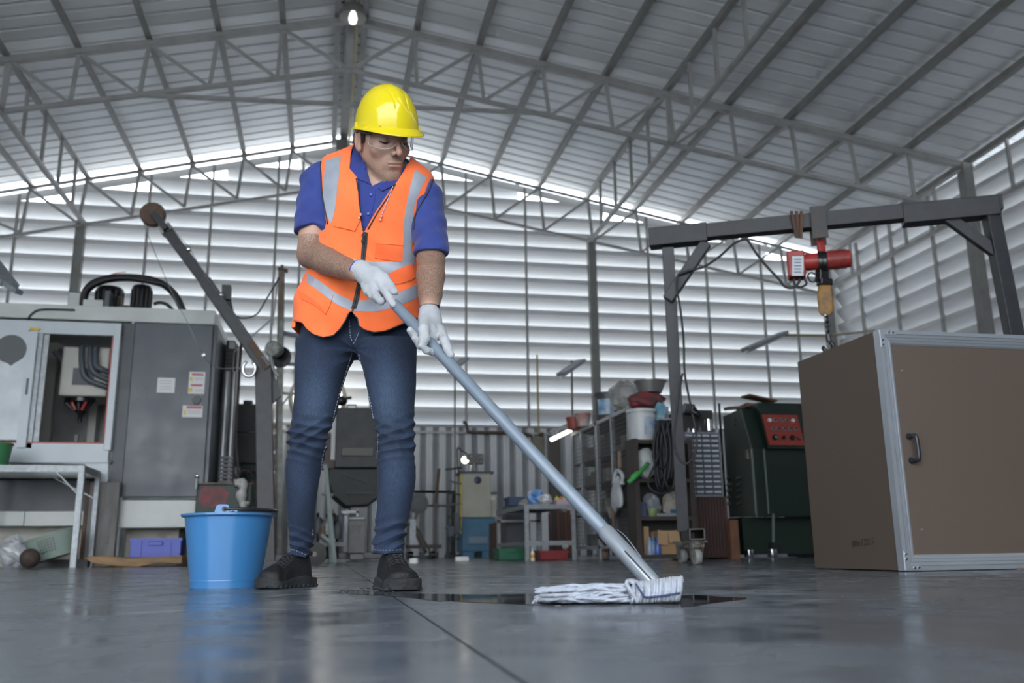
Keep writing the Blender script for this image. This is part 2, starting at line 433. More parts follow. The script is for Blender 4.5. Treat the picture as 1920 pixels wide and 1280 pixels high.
# ================================================================== left side machines
M_cnc = mat('machine_offwhite', (.66,.68,.66), .35, var=.12, scale=3)
M_cncb = mat('machine_pale_blue', (.63,.69,.73), .35, var=.08, scale=3)
M_dk = mat('machine_slate', (.072,.085,.102), .38, color2=(.10,.115,.135), scale=3, rvar=.1)
M_dk2 = mat('machine_dark_panel', (.095,.105,.12), .45, var=.2, scale=4)
M_galv = mat('galvanised_steel', (.34,.365,.385), .42, .45, var=.25, scale=20)
M_black = mat('black_rubber', (.02,.02,.022), .5)
M_blackg = mat('black_gloss', (.015,.015,.018), .25)
M_rust = mat('rusty_steel', (.16,.09,.06), .75, color2=(.10,.075,.06), scale=14, bump=.4)
M_rustg = mat('rusty_grey_steel', (.20,.17,.145), .65, color2=(.13,.085,.06), scale=10, bump=.2)
M_paint = mat('charcoal_painted_steel', (.045,.047,.053), .45, color2=(.034,.036,.041), scale=12)
M_red = mat('red_paint', (.45,.045,.04), .4, var=.3, scale=10)
M_frost = mat('frosted_acrylic', (.72,.78,.82), .35, var=.25, scale=2.2, detail=8)
M_inner = mat('cnc_interior_grey', (.36,.37,.36), .4, var=.35, scale=3)
M_ivory = mat('ivory_casting', (.55,.55,.50), .4, var=.12, scale=5)
M_white = mat('white_label', (.78,.78,.78), .5)
M_yel = mat('yellow_sticker', (.75,.55,.08), .5)
M_wood = mat('weathered_wood', (.22,.15,.10), .8, color2=(.42,.26,.13), scale=5, bump=.5, stretch=(1,6,6))
M_chrome = mat('polished_steel', (.75,.76,.77), .16, 1.0, rvar=.08, scale=6)
M_orange = mat('orange_enamel', (.60,.10,.03), .4)
M_glass = mat('clear_polycarbonate', (.95,.97,.98), .05, trans=1.0)

YC = 11.3
cnc = thing('machining_centre', 'big off-white machining centre with open sliding window and slate-grey electrical cabinet', 'machine', (xY(200,1040,YC), YC, 0))
def c_(b): # shift world mesh to thing space
    l = cnc.location; b.v = [(x-l.x, y-l.y, z-l.z) for x, y, z in b.v]; return b
def relto(root):
    l = root.location
    def f(b): b.v = [(x-l.x, y-l.y, z-l.z) for x, y, z in b.v]; return b
    return f
X = lambda px, py=800, Y=None: xY(px, py, Y if Y else YC)
Zp = lambda px, py, Y=None: zY(px, py, Y if Y else YC)
zA, zB = Zp(220,607), Zp(220,592)           # frame top / beam
x_fr = X(222, 700); x_l = X(-60, 700)
# roof beam of the machine
b = MB(); b.box(X(-60,590), X(403,595), YC+.02, YC+1.7, Zp(300,604), Zp(300,577)); c_(b).build('top_cover', M_cnc, cnc, bevel=.01)
# window frame assembly
zt_, zb_ = Zp(100,603), Zp(100,841)
fr = MB()
fr.box(x_l, x_fr, YC-.04, YC+.03, Zp(100,627), zt_)
c_(fr).build('frame_rail', M_cncb, cnc, bevel=.006)
xr0 = X(206,730)
c_(MB().box(xr0, x_fr, YC-.06, YC+.03, zb_-.02, zt_-.01)).build('frame_post', M_cncb, cnc, bevel=.008)
c_(MB().box(x_l, x_fr-.02, YC-.05, YC+.05, Zp(100,868), Zp(100,831))).build('sill', M_cncb, cnc, bevel=.006)
c_(MB().box(x_l, xr0, YC-.052, YC-.04, Zp(100,831)-.004, Zp(100,831)+.012).box(xr0-.014, xr0, YC-.052, YC-.04, Zp(100,831), Zp(100,630))).build('seal', mat('red_seal', (.5,.06,.06), .5), cnc, label='thin red rubber seal round the opening')
# sliding door with frosted pane
dx0, dx1 = X(45,740), X(63,740)
d = c_(MB().box(dx0, dx1, YC-.09, YC-.05, zb_, Zp(60,624))).build('sliding_door', M_cncb, cnc, bevel=.004)
c_(MB().box(x_l, dx0, YC-.08, YC-.06, Zp(20,826), Zp(20,640))).build('pane', M_frost, d, label='scratched translucent pane')
c_(MB().box(x_l, dx0, YC-.085, YC-.05, Zp(20,640), Zp(20,620))).build('door_rail', M_cncb, d)
c_(MB().box((dx0+dx1)/2-.012, (dx0+dx1)/2+.012, YC-.10, YC-.088, Zp(58,742), Zp(58,712))).build('grip', M_dk, d)
c_(MB().box(dx0, dx1+.01, YC-.06, YC-.045, Zp(70,621), Zp(70,616))).build('sticker', M_yel, cnc)
b = MB(); pc = (X(25,655), YC-.088, Zp(25,657)); b.lathe([(0.001,0),(.17,0),(.17,.003),(0.001,.003)], pc, (0,-1,0), 18)
b.prism([(pc[0]-.08,pc[2]-.12),(pc[0]+.08,pc[2]-.14),(pc[0]+.02,pc[2]-.2)], YC-.092, YC-.088)
c_(b).build('repair_patch', mat('patch_grey', (.14,.15,.155), .6), d, label='rounded dark patch stuck on the pane')
c_(MB().box(dx1, dx1+.05, YC-.05, YC-.03, zb_, Zp(80,627)).box(dx1+.05, dx1+.11, YC-.02, YC+.0, zb_, Zp(80,627))).build('door_track', M_galv, cnc)
# interior: back, side, ceiling, floor
yi = YC+1.5
xi0, xi1 = x_l, x_fr
b = MB(); b.box(xi0, xi1, yi, yi+.05, 1.0, zt_); b.box(xi0, xi1, YC+.05, yi, 1.0, 1.3); b.box(xi1-.03, xi1, YC+.03, yi, 1.0, zt_)
b.box(xi0-.03, xi0, YC+.03, yi, 1.0, zt_)
c_(b).build('chamber', M_inner, cnc)
c_(MB().box(X(78,720,12.6), X(100,720,12.6), 12.65, 12.75, 1.2, 2.9).box(X(172,720,12.6), X(186,720,12.6), 12.6, 12.75, 1.2, 2.5)).build('way_cover', mat('pale_cover', (.55,.54,.5), .4), cnc)
c_(MB().bar((X(78,640), YC+.5, Zp(78,640)), (X(112,680), YC+.6, Zp(112,682)), .05)).build('arm', M_dk2, cnc)
# spindle head
yh = YC+.35
hx0, hx1 = X(113,700,yh), X(203,700,yh)
hd = c_(MB().box(hx0, hx1, yh, yh+.7, Zp(150,742,yh), Zp(150,650,yh))).build('spindle_head', M_ivory, cnc, bevel=.02)
c_(MB().box(X(137,700,yh), X(178,700,yh), yh-.012, yh-.002, Zp(150,722,yh), Zp(150,690,yh))).build('cover_plate', M_dk2, hd)
c_(MB().box(X(133,700,yh), X(182,700,yh), yh-.008, yh, Zp(150,726,yh), Zp(150,686,yh))).build('cover_frame', M_ivory, hd)
for i, (px, s_) in enumerate(((156,.10),(172,.07),(182,.05))):
    p = [(X(px,650,yh), yh-.06, Zp(px,650,yh)), (X(px+1,690,yh), yh-.10, Zp(px,686,yh)), (X(px+10,712,yh), yh-.10, Zp(px,712-i*9,yh)), (X(206,724,yh), yh-.05, Zp(206,728-i*14,yh))]
    c_(MB().tube(smoothpath(p), .035, 8)).build('hose', M_dk, hd, smooth=True)
b = MB(); cx = X(145,750,yh); b.lathe([(.16,0),(.16,-.05),(.10,-.08),(.07,-.16),(.03,-.2),(.02,-.3),(.001,-.3)], (cx, yh+.2, Zp(145,742,yh)), (0,0,1), 16)
c_(b).build('tool_holder', M_blackg, hd, smooth='auto')
for i in range(5):
    a = -1+i*.5; c_(MB().tube([(cx+a*.16, yh+.12, Zp(145,744,yh)), (cx+a*.15, yh+.08, Zp(145,754,yh)), (cx+a*.07, yh+.1, Zp(145,766,yh))], .018, 6)).build('coolant_nozzle', M_red if i % 2 else M_blackg, hd)
c_(MB().box(cx-.25, cx+.25, yh+.1, yh+.5, 1.3, 1.38).box(cx-.02, cx+.02, yh+.1, yh+.14, 1.38, 1.55)).build('work_table', M_dk, cnc)
# apron
ya = YC-.02
ap = MB(); ap.prism([(X(-60,860), Zp(0,838)), (X(205,850), Zp(205,845)), (X(203,905), Zp(203,904)), (X(185,905), Zp(185,904)), (X(160,870), Zp(160,871)), (X(-60,862), Zp(0,864))], YC-.03, YC+.4)
c_(ap).build('apron', M_cncb, cnc, bevel=.006)
# grey side return between window and cabinet
c_(MB().box(x_fr-.005, X(245,700), YC+.03, YC+.9, Zp(230,915), Zp(230,604))).build('side_panel', M_dk2, cnc, bevel=.005)
c_(MB().ball((X(207,866), YC+.0, Zp(207,866)), .022, 8, 6)).build('bolt', M_chrome, cnc)
# underside
c_(MB().box(X(-60,950), X(152,950), YC+.25, YC+1.4, Zp(50,956), Zp(50,897))).build('belly_panel', M_dk2, cnc)
c_(MB().box(X(-60,970), X(37,970), YC+.15, YC+.9, Zp(0,985), Zp(0,957)).box(X(38,970), X(136,970), YC+.15, YC+.9, Zp(80,985), Zp(80,957)).box(X(138,970), X(158,970), YC+.17, YC+.9, Zp(80,985), Zp(80,957))).build('coolant_tank', M_cnc, cnc, bevel=.006)
c_(MB().box(X(-60,1000), X(150,1000), YC+.5, YC+1.6, 0, Zp(60,985)).box(X(219,1000), X(323,1000), YC+.5, YC+1.6, 0, Zp(270,990))).build('plinth', mat('stained_offwhite', (.55,.53,.46), .6, color2=(.22,.12,.06), scale=4, lo=.5, hi=.75), cnc, bevel=.01)
# electrical cabinet
xc0, xc1 = X(246,760), X(398,760); yc = YC+.05
c_(MB().box(xc0, xc1, yc+.04, YC+1.65, Zp(300,936), Zp(300,602))).build('cabinet', M_dk, cnc, bevel=.01)
xs0, xs1 = X(250,700), X(392,700)
dr = c_(MB().box(X(232,760,yc), xc1-.05, yc-.005, yc+.04, Zp(300,931), Zp(300,604))).build('cabinet_door', M_dk, cnc, bevel=.008)
def lab(px0, py0, px1, py1, m=M_white, d_=.009, nm='label_plate'):
    return c_(MB().box(X((px0),(py0+py1)/2,yc), X(px1,(py0+py1)/2,yc), yc-d_, yc-.004, Zp(px0,py1,yc), Zp(px0,py0,yc))).build(nm, m, dr)
lab(295,708,328,736); lab(354,697,384,738); lab(342,760,380,782)
M_pink = mat('label_red', (.55,.14,.17), .5)
for q in ((360,700,382,704),(358,720,380,724),(350,761,379,766)): lab(*q, M_pink, .011, 'label_heading')
for q in ((356,707,362,714),(354,727,361,735),(345,768,349,778)): lab(*q, M_yel, .011, 'label_pictogram')
for yy in (713,718,724,729): lab(300, yy, 322, yy+1, mat('print_grey', (.45,.45,.47), .6), .0105, 'label_print')
for yy in (708,711,730,733): lab(365, yy, 382, yy+1, _m['print_grey'], .0105, 'label_print')
for yy in (770,774): lab(352, yy, 377, yy+1, _m['print_grey'], .0105, 'label_print')
lab(357,740,380,759, M_blackg, .012, 'switch_plate')
b = MB(); b.lathe([(.001,.03),(.05,.03),(.055,0),(.001,0)], (X(369,750,yc), yc-.012, Zp(369,750,yc)), (0,-1,0), 16); c_(b).build('rotary_switch', M_dk2, dr, smooth='auto')
for q in ((382,666),(250,605)): c_(MB().lathe([(.001,.02),(.018,.02),(.02,0)], (X(*q,yc), yc-.005, Zp(*q,yc)), (0,-1,0), 12)).build('lock', M_chrome, dr)
for q in ((258,727),(275,727),(258,748),(275,748),(340,738),(340,755)): c_(MB().lathe([(.001,.003),(.007,.003),(.007,0)], (X(*q,yc), yc-.004, Zp(*q,yc)), (0,-1,0), 8)).build('screw', M_blackg, dr)
c_(MB().box(X(219,960,yc), X(366,960,yc), yc, YC+1.6, Zp(290,989,yc), Zp(290,937,yc))).build('base_panel', M_cnc, cnc, bevel=.01)
# right side of the cabinet: cable chain, steel way tube, terminal bits
xs = xc1+.02
c_(MB().box(xs-.01, xs+.14, YC+1.0, YC+1.6, Zp(405,930), Zp(405,610))).build('side_frame', M_dk2, cnc)
b = MB()
for i in range(16):
    z0 = Zp(408,612)-i*.052; b.box(xs+.02, xs+.12, YC+.75, YC+.86, z0-.046, z0)
c_(b).build('cable_chain', M_black, cnc)
b = MB()
for dxx, rr in ((.06,.055),(.15,.035)): b.tube([(xs+dxx, YC+.7, Zp(405,905)), (xs+dxx, YC+.7, Zp(405,676))], rr, 12)
c_(b).build('guide_column', mat('worn_bright_steel', (.42,.43,.44), .38, .6, var=.4, scale=9, stretch=(1,1,.3)), cnc, smooth='auto')
b = MB()
for i in range(7): b.box(xs+.03+.0*i, xs+.2, YC+.62, YC+.64, Zp(405,850)-i*.05, Zp(405,850)-i*.05+.03)
c_(b).build('louvre_vent', M_dk2, cnc)
c_(MB().tube(smoothpath([(xs+.22,YC+.6,Zp(425,618)),(xs+.22,YC+.6,Zp(425,800)),(xs+.26,YC+.6,Zp(430,860)),(xs+.28,YC+.6,Zp(433,900))]), .018, 8)).build('cable', M_black, cnc, smooth=True)
# on top: motors, white boxes, arched cable bundle
ym = YC+.8
zt2 = Zp(250,577)
def mtr(px0, px1, py0):
    x0, x1 = X(px0,550,ym), X(px1,550,ym); b = MB(); n = 12
    b.lathe([((x1-x0)/2, 0), ((x1-x0)/2, Zp(px0,py0,ym)-zt2), ((x1-x0)/2*.85, Zp(px0,py0,ym)-zt2+.03), (.001, Zp(px0,py0,ym)-zt2+.03)], ((x0+x1)/2, ym, zt2), (0,0,1), 18)
    for k in range(14):
        a = 2*math.pi*k/14; r = (x1-x0)/2
        b.bar(((x0+x1)/2+math.cos(a)*r, ym+math.sin(a)*r, zt2), ((x0+x1)/2+math.cos(a)*r, ym+math.sin(a)*r, Zp(px0,py0+4,ym)), .02)
    c_(b).build('servo_motor', M_blackg, cnc, smooth='auto')
mtr(247,285,540); mtr(180,232,543)
c_(MB().box(X(203,560,ym), X(234,560,ym), ym+.3, ym+.6, zt2, Zp(215,560,ym))).build('terminal_box', M_dk2, cnc)
c_(MB().box(X(196,560,ym-.4), X(205,560,ym-.4), ym-.4,ym-.1, zt2, Zp(200,560,ym))).build('terminal_box', M_dk2, cnc)
c_(MB().box(X(128,560,ym), X(155,560,ym), ym, ym+.4, zt2, Zp(140,548,ym))).build('lubricator_box', M_cnc, cnc, bevel=.01)
c_(MB().box(X(155,570,YC+.4), X(193,570,YC+.4), YC+.4, YC+.8, zt2, Zp(170,561,YC+.4))).build('junction_box', M_cnc, cnc, bevel=.01)
for k, (o_, r_) in enumerate(((0,.045),(.06,.03),(-.05,.03))):
    P = [(157+k*2,582),(160+k,555),(175,536+k*3),(205,526+k*2),(245,524+k*2),(285,529+k*3),(312,541),(332,562),(344,588)]
    c_(MB().tube(smoothpath([(X(a,c,ym-.2), ym-.25+o_, Zp(a,c,ym-.2)+.02) for a, c in P]), r_, 8)).build('cable_bundle', M_black, cnc, smooth=True)
c_(MB().tube(smoothpath([(X(a,c,ym-.2), ym-.2, Zp(a,c,ym-.2)) for a, c in ((288,570),(300,567),(315,572),(330,588))]), .022, 8)).build('cable', M_black, cnc, smooth=True)
c_(MB().tube(smoothpath([(X(a,c,ym-.2), ym-.2, Zp(a,c,ym-.2)) for a, c in ((180,531),(200,518),(218,512),(236,510))]), .006, 6)).build('loose_wire', M_orange, cnc, label='thin red loose wire')
c_(MB().tube(smoothpath([(X(a,c), YC-.0, Zp(a,c)) for a, c in ((50,602),(60,588),(80,580),(140,581))]), .012, 6)).build('cable', M_black, cnc, smooth=True)
# chip guard / cable coils behind motors
b = MB()
for k in range(5): b.tube(smoothpath([(X(205+k*6,583,ym), ym-.1, zt2), (X(208+k*5,566,ym), ym-.1, Zp(208,566,ym)), (X(220+k*3,562,ym), ym-.1, Zp(215,565,ym)), (X(232,583,ym), ym-.1, zt2)]), .018, 6)
c_(b).build('connector_cables', M_rustg, cnc)

# ---- steel bench in front
YB = 10.4
bn = thing('work_bench', 'low galvanised angle-steel bench standing in front of the machining centre', 'bench', (X(100,1050,YB), YB, 0)); r_ = relto(bn)
xb0, xb1 = X(-70,880,YB), X(158,880,YB); zbt = Zp(100,872,YB); yb2 = YB+.75; w = .07
r_(MB().box(xb0, xb1, YB, yb2, zbt-.008, zbt)).build('table_top', M_dk2, bn)
r_(MB().box(xb0, xb1, YB-.005, YB+.005, zbt-w, zbt)).build('edge_rail', M_galv, bn)
r_(MB().box(xb1-.008, xb1+.002, YB, yb2, zbt-w, zbt)).build('end_rail', M_galv, bn)
def angle(x, y, z0, z1, sx, sy, w=.055):
    b = MB(); b.box(min(x,x+sx*w), max(x,x+sx*w), y-.004, y+.004, z0, z1); b.box(x-.004, x+.004, min(y,y+sy*w), max(y,y+sy*w), z0, z1); return b
for x_, y_, sx, sy in ((xb1,YB,-1,1),(xb1,yb2,-1,-1),(xb0,YB,1,1),(xb0,yb2,1,-1)):
    r_(angle(x_, y_, 0, zbt-.01, sx, sy)).build('leg', M_galv, bn)
r_(MB().bar((X(102,880,YB), YB+.01, Zp(102,880,YB)), (xb1-.03, YB+.01, Zp(150,928,YB)), .045, .012)).build('brace', M_galv, bn)
r_(MB().bar((X(102,880,YB)-.25, yb2, Zp(102,880,YB)), (xb1-.03, yb2, Zp(150,928,YB)), .045, .012)).build('brace', M_galv, bn)

# rusty sheet-metal case behind the bench leg
YS = 11.18
q = thing('steel_case', 'tall grey steel case with a rusty left edge, beside the bench leg', 'case', (X(185,1040,YS), YS, 0)); r_ = relto(q)
r_(MB().box(X(162,980,YS), X(219,980,YS), YS, YS+.08, .0, Zp(190,903,YS))).build('case_body', mat('worn_grey_steel', (.15,.145,.14), .6, color2=(.24,.23,.22), scale=4, stretch=(4,4,.6)), q, bevel=.006)
r_(MB().box(X(155,980,YS), X(162,980,YS), YS-.01, YS+.08, .0, Zp(190,903,YS))).build('edge_strip', M_rust, q)
r_(MB().box(X(202,1000,YS), X(205,1000,YS), YS-.006, YS, .25, Zp(202,940,YS))).build('cut_slot', M_blackg, q)

# pallet and crate
YP = 10.2
q = thing('timber_skid', 'weathered splintered timber skid lying on the floor under the blue crate', 'skid', (X(260,1055,YP), YP, 0)); r_ = relto(q)
b = MB(); rnd = random.Random(3)
prof = [(165,1046),(180,1042),(215,1043),(245,1046),(345,1041),(345,1056),(300,1056),(262,1062),(225,1061),(180,1055)]
b.prism([(X(a,c,YP), max(0,Zp(a,c,YP))) for a, c in prof], YP-.15, YP+.2); r_(b).build('front_board', M_wood, q, bevel=.008)
for k in range(3): r_(MB().box(X(170,1045,YP), X(348,1045,YP), YP+.24+k*.22, YP+.42+k*.22, .02, .085)).build('board', M_wood, q, bevel=.006)
M_bluecrate = mat('blue_crate_plastic', (.055,.085,.50), .38)
def crate(name, label, cat, px0, px1, pyt, pyb, Y, m, zb=None, depth=.35, group=None, handle=True):
    x0, x1 = X(px0,(pyt+pyb)/2,Y), X(px1,(pyt+pyb)/2,Y); z0 = Zp(px0,pyb,Y) if zb is None else zb; z1 = Zp(px0,pyt,Y)
    q = thing(name, label, cat, ((x0+x1)/2, Y, z0), 0, group); h = z1-z0; w = (x1-x0)/2; t = .012
    b = MB(); b.box(-w, w, 0, t, 0, h).box(-w, w, depth-t, depth, 0, h).box(-w, -w+t, t, depth-t, 0, h).box(w-t, w, t, depth-t, 0, h).box(-w, w, 0, depth, 0, t)
    b.build('crate_body', m, q, bevel=.004)
    b = MB(); b.box(-w-.01, w+.01, -.012, .0, h-.03, h); b.box(-w-.01, w+.01, depth, depth+.012, h-.03, h); b.box(-w-.012, -w, 0, depth, h-.03, h); b.box(w, w+.012, 0, depth, h-.03, h)
    b.build('rim', m, q)
    for k in (-.58, .58): MB().box(w*k-.008, w*k+.008, -.014, -.0, 0, h-.03).build('rib', m, q)
    MB().box(-w, w, -.009, 0, h*.22, h*.22+.015).build('rib', m, q)
    if handle:
        MB().box(-w*.28, w*.28, -.03, -.012, h*.62, h*.82).build('handle', m, q, bevel=.004)
    return q
crate('plastic_crate', 'cobalt blue plastic crate sitting on the timber skid', 'crate', 244, 339, 1009, 1042, YP+.24, M_bluecrate, zb=.088)

# things under the bench
M_bag = mat('crumpled_clear_plastic', (.75,.78,.80), .18, var=.1, trans=.35)
def baggy(name, label, cat, c, r, m, seed=1, n=18, mm=12, jit=.16):
    b = MB(); b.ball((0,0,r[2]), r, n, mm, jit, seed); b.v = [(x,y,max(z,0)) for x,y,z in b.v]
    o = b.build(name, m, smooth=False, loc=c); tag(o, label, cat); return o
c0 = atY(28,1056,10.55); baggy('plastic_bag', 'crumpled grey plastic bag on the floor at the far left', 'bag', (xY(24,1050,10.95), 10.98, 0), (.16,.13,.17), M_bag, 4)
c0 = atY(56,1050,10.55); o = MB().ball((0,0,.10), (.10,.1,.10), 14, 10).build('rag_bundle', mat('dark_brown_rag', (.09,.065,.055), .8, var=.4, scale=20, bump=.5), smooth=True, loc=(xY(56,1050,10.3), 10.3, 0)); tag(o, 'small dark brown rag bundle beside the grey plastic bag', 'rag')
M_basket = mat('grey_green_plastic', (.28,.36,.31), .5)
q = thing('plastic_basket', 'pale green perforated basket tipped on its side under the bench', 'basket', (X(105,1030,10.7), 10.7, .0)); 
b = MB(); W_, H_ = .30, .30
T = Matrix.Rotation(math.radians(-18), 4, 'Y')
def tx(vs): return [tuple(T @ Vector(v)) for v in vs]
bb = MB(); bb.lathe([(.19,0),(.25,.24),(.262,.24),(.262,.255),(.24,.255),(.18,.015),(.001,.015)], (0,0,0), (0,0,1), 20); bb.v = [tuple(T @ Vector((x*1.05,y*.7,z))+Vector((0,0,.10))) for x,y,z in bb.v]; bb.build('basket_body', M_basket, q, smooth='auto')
bb = MB()
for i in range(6):
    for j in range(5):
        a = math.radians(-90-20+i*7); r = .215+.008*j; z = .07+j*.03; bb.box(math.cos(a)*r*1.05-.006, math.cos(a)*r*1.05+.006, math.sin(a)*r*.7-.014, math.sin(a)*r*.7-.004, z, z+.018)
bb.v = [tuple(T @ Vector(v)+Vector((0,0,.10))) for v in bb.v]; bb.build('perforation', M_blackg, q)
o = MB().box(-.35,.35,0,.3,0,.08).build('floor_tray', mat('oily_black_steel', (.03,.03,.032), .5), loc=(X(100,1050,11.0), 11.0, 0)); tag(o, 'flat oily black tray on the floor behind the green basket', 'tray')
# green bin sliver at the far left on the bench
o = MB().lathe([(.12,0),(.15,.24),(.16,.24),(.16,.26),(.14,.26),(.11,.02),(.001,.02)], (0,0,0), (0,0,1), 20).build('bin', mat('green_plastic', (.05,.22,.09), .45), smooth='auto', loc=(X(-14,860,10.6), 10.7, zbt)); tag(o, 'green plastic bin on the bench at the left edge', 'bin')

# ---- red and green painted steel box behind the bucket, rag on it
YG = 10.55
gx0, gx1, gx2 = X(366,960,YG), X(436,960,YG), X(470,960,YG); gz = Zp(400,908,YG)
q = thing('tool_chest', 'dark green steel chest with a red painted patch, behind the blue bucket', 'chest', ((gx0+gx1)/2, YG, 0)); r_ = relto(q)
M_green = mat('dark_green_paint', (.020,.045,.034), .5, var=.4, scale=8)
r_(MB().box(gx0, gx2, YG, YG+.5, .05, gz)).build('chest_body', M_green, q, bevel=.01)
b = MB(); b.prism([(X(378,a,YG), 0) for a in ()] or [(X(375,935,YG),Zp(375,918,YG)),(X(384,915,YG),Zp(384,912,YG)),(X(418,915,YG),Zp(418,914,YG)),(X(428,935,YG),Zp(428,924,YG)),(X(422,945,YG),Zp(422,950,YG)),(X(385,945,YG),Zp(385,952,YG)),(X(371,935,YG),Zp(371,938,YG))], YG-.004, YG)
r_(b).build('red_patch', mat('faded_red_print', (.24,.035,.05), .55, color2=(.09,.04,.04), scale=12), q)
r_(MB().box(gx0-.02, gx2, YG-.02, YG+.52, gz, gz+.02)).build('lid', M_rustg, q, bevel=.004)
for px in (370,):
    r_(MB().tube([(X(px,905,YG), YG-.03, gz-.05), (X(px,905,YG), YG-.03, gz+.07)], .015, 8).ball((X(px,903,YG), YG-.03, gz+.09), .03, 10, 6)).build('lever', M_chrome, q, smooth='auto')
for k in (0,1): r_(MB().box(gx0+.05+k*.5, gx0+.15+k*.5, YG+.05, YG+.45, 0, .05)).build('foot', M_blackg, q)
P = [(440,906),(452,905),(457,915),(453,928),(455,942),(462,950)]
b = MB(); 
pts = smoothpath([(X(a,c,YG-.04), YG-.085+.012*math.sin(i*2), Zp(a,c,YG-.04)) for i, (a, c) in enumerate(P)], 4)
b.tube(pts, [.05-.012*math.sin(i*.9) for i in range(len(pts))], 9); o = b.build('cleaning_rag', mat('pale_rag', (.55,.53,.52), .85, var=.2, scale=20, bump=.6), smooth=True); tag(o, 'pale twisted cleaning rag hanging over the green steel chest', 'rag')
o = MB().box(-.1,.1,0,.1,0,.06).build('carton', mat('pink_print_card', (.7,.5,.5), .6, color2=(.8,.78,.76), scale=30), loc=(X(424,955,9.6), 9.6, .0)); 
o.location = (X(424,955,YG-.3), YG-.3, 0); bpy.data.objects.remove(o)

# ---- jib crane
YJ = 10.0
q = thing('jib_crane', 'home-made charcoal steel jib crane with a long raised boom and pulley wheel', 'crane', (X(495,1055,YJ), YJ, 0)); r_ = relto(q)
P_ = lambda a, c, dy=0: Vector((X(a,c,YJ+dy), YJ+dy, Zp(a,c,YJ+dy)))
r_(MB().bar(P_(500,1058), P_(494,684), .175, .15)).build('post', M_paint, q, bevel=.006)
r_(MB().bar(P_(497,690), P_(385,528), .155, .13)).build('boom', M_paint, q, bevel=.006)
r_(MB().bar(P_(389,534), P_(313,432), .13, .11)).build('boom_extension', M_paint, q, bevel=.006)
r_(MB().bar(P_(316,436), P_(309,426), .15, .13)).build('collar', mat('bare_pale_steel', (.5,.48,.43), .5), q)
r_(MB().bar(P_(312,430,-.11), P_(287,400,-.11), .09, .07)).build('tip', M_paint, q)
b = MB(); c_w = P_(285,399,-.06); b.lathe([(.001,-.05),(.125,-.05),(.135,-.035),(.105,-.01),(.105,.01),(.135,.035),(.125,.05),(.001,.05)], c_w+Vector((0,.06,0)), (0,1,0), 22)
r_(b).build('pulley', M_rust, q, smooth='auto')
r_(MB().bar(P_(427,583,.12), P_(421,553,.12), .12, .10)).build('stub', M_paint, q)
r_(MB().box(X(413,600,YJ+.05), X(430,600,YJ+.05), YJ, YJ+.12, Zp(413,612), Zp(413,588))).build('bracket', M_paint, q)
r_(MB().prism([(P_(511,690).x, P_(511,690).z), (P_(527,742).x, P_(527,742).z), (P_(505,762).x, P_(505,762).z), (P_(503,700).x, P_(503,700).z)], YJ-.02, YJ+.04)).build('gusset', M_paint, q)
r_(MB().box(X(482,1060,YJ), X(520,1060,YJ)+.45, YJ-.3, YJ+.4, 0, .04).box(X(512,1040,YJ), X(520,1040,YJ)+.35, YJ-.04, YJ+.04, .04, .10)).build('base_plate', M_paint, q)
# winch on the knee
b = MB(); wc = P_(516,655,-.05)
b.lathe([(.001,-.1),(.075,-.1),(.09,-.08),(.09,.02),(.06,.03),(.06,.1),(.001,.1)], wc, (.3,1,.1), 14); r_(b).build('winch_gearbox', mat('cast_grey_green', (.26,.31,.28), .5, color2=(.12,.11,.1), scale=18), q, smooth='auto')
r_(MB().lathe([(.001,-.02),(.12,-.02),(.12,0),(.05,.02),(.001,.02)], wc+Vector((.06,.12,-.06)), (.3,1,0), 16)).build('winch_drum', M_blackg, q, smooth='auto')
r_(MB().bar(P_(470,642,-.08), P_(502,690,-.08), .05, .07)).build('winch_plate', M_rust, q)
r_(MB().tube([P_(492,668,-.12), P_(505,685,-.12)], .022, 8).tube([P_(508,665,-.12), P_(512,690,-.14), P_(520,705,-.14)], .018, 8)).build('lever', M_chrome, q)
r_(MB().ball(P_(354,467,-.06), .032, 10, 8).ball(P_(415,553,-.05), .03, 10, 8)).build('roller', M_chrome, q)
r_(MB().tube([P_(300,402,-.1), P_(355,465,-.1), P_(388,522,-.1)], .004, 5).tube([P_(388,522,-.1), P_(440,590,-.1), P_(478,650,-.1)], .004, 5)).build('wire_rope', M_galv, q)
r_(MB().tube(smoothpath([P_(268,410,-.1), P_(277,440,-.3), P_(322,548,-.5), P_(352,605,-.6), P_(383,668,-.5), P_(412,690,-.3), P_(452,688,-.15)]), .004, 5)).build('hoist_cable', M_galv, q)
b = MB(); hc = P_(467,691,-.15); pts = [hc+Vector((math.cos(t)*.065, 0, math.sin(t)*.085)) for t in np.linspace(math.radians(115), math.radians(420), 18)]
b.tube(pts, .017, 8); r_(b).build('hook', M_chrome, q, smooth=True)
r_(MB().box(P_(430,690).x, P_(443,690).x, YJ-.2, YJ-.12, Zp(435,703), Zp(435,690))).build('sheave_block', M_blackg, q, bevel=.005)
r_(MB().tube([P_(443,692,-.15), P_(456,690,-.15)], .01, 6)).build('shackle', M_galv, q)
r_(MB().tube(smoothpath([P_(434,583,.1), P_(450,596,.1), P_(480,590,.1), P_(500,560,.1), P_(524,520,.3)]), .009, 6)).build('cable', M_black, q, smooth=True)

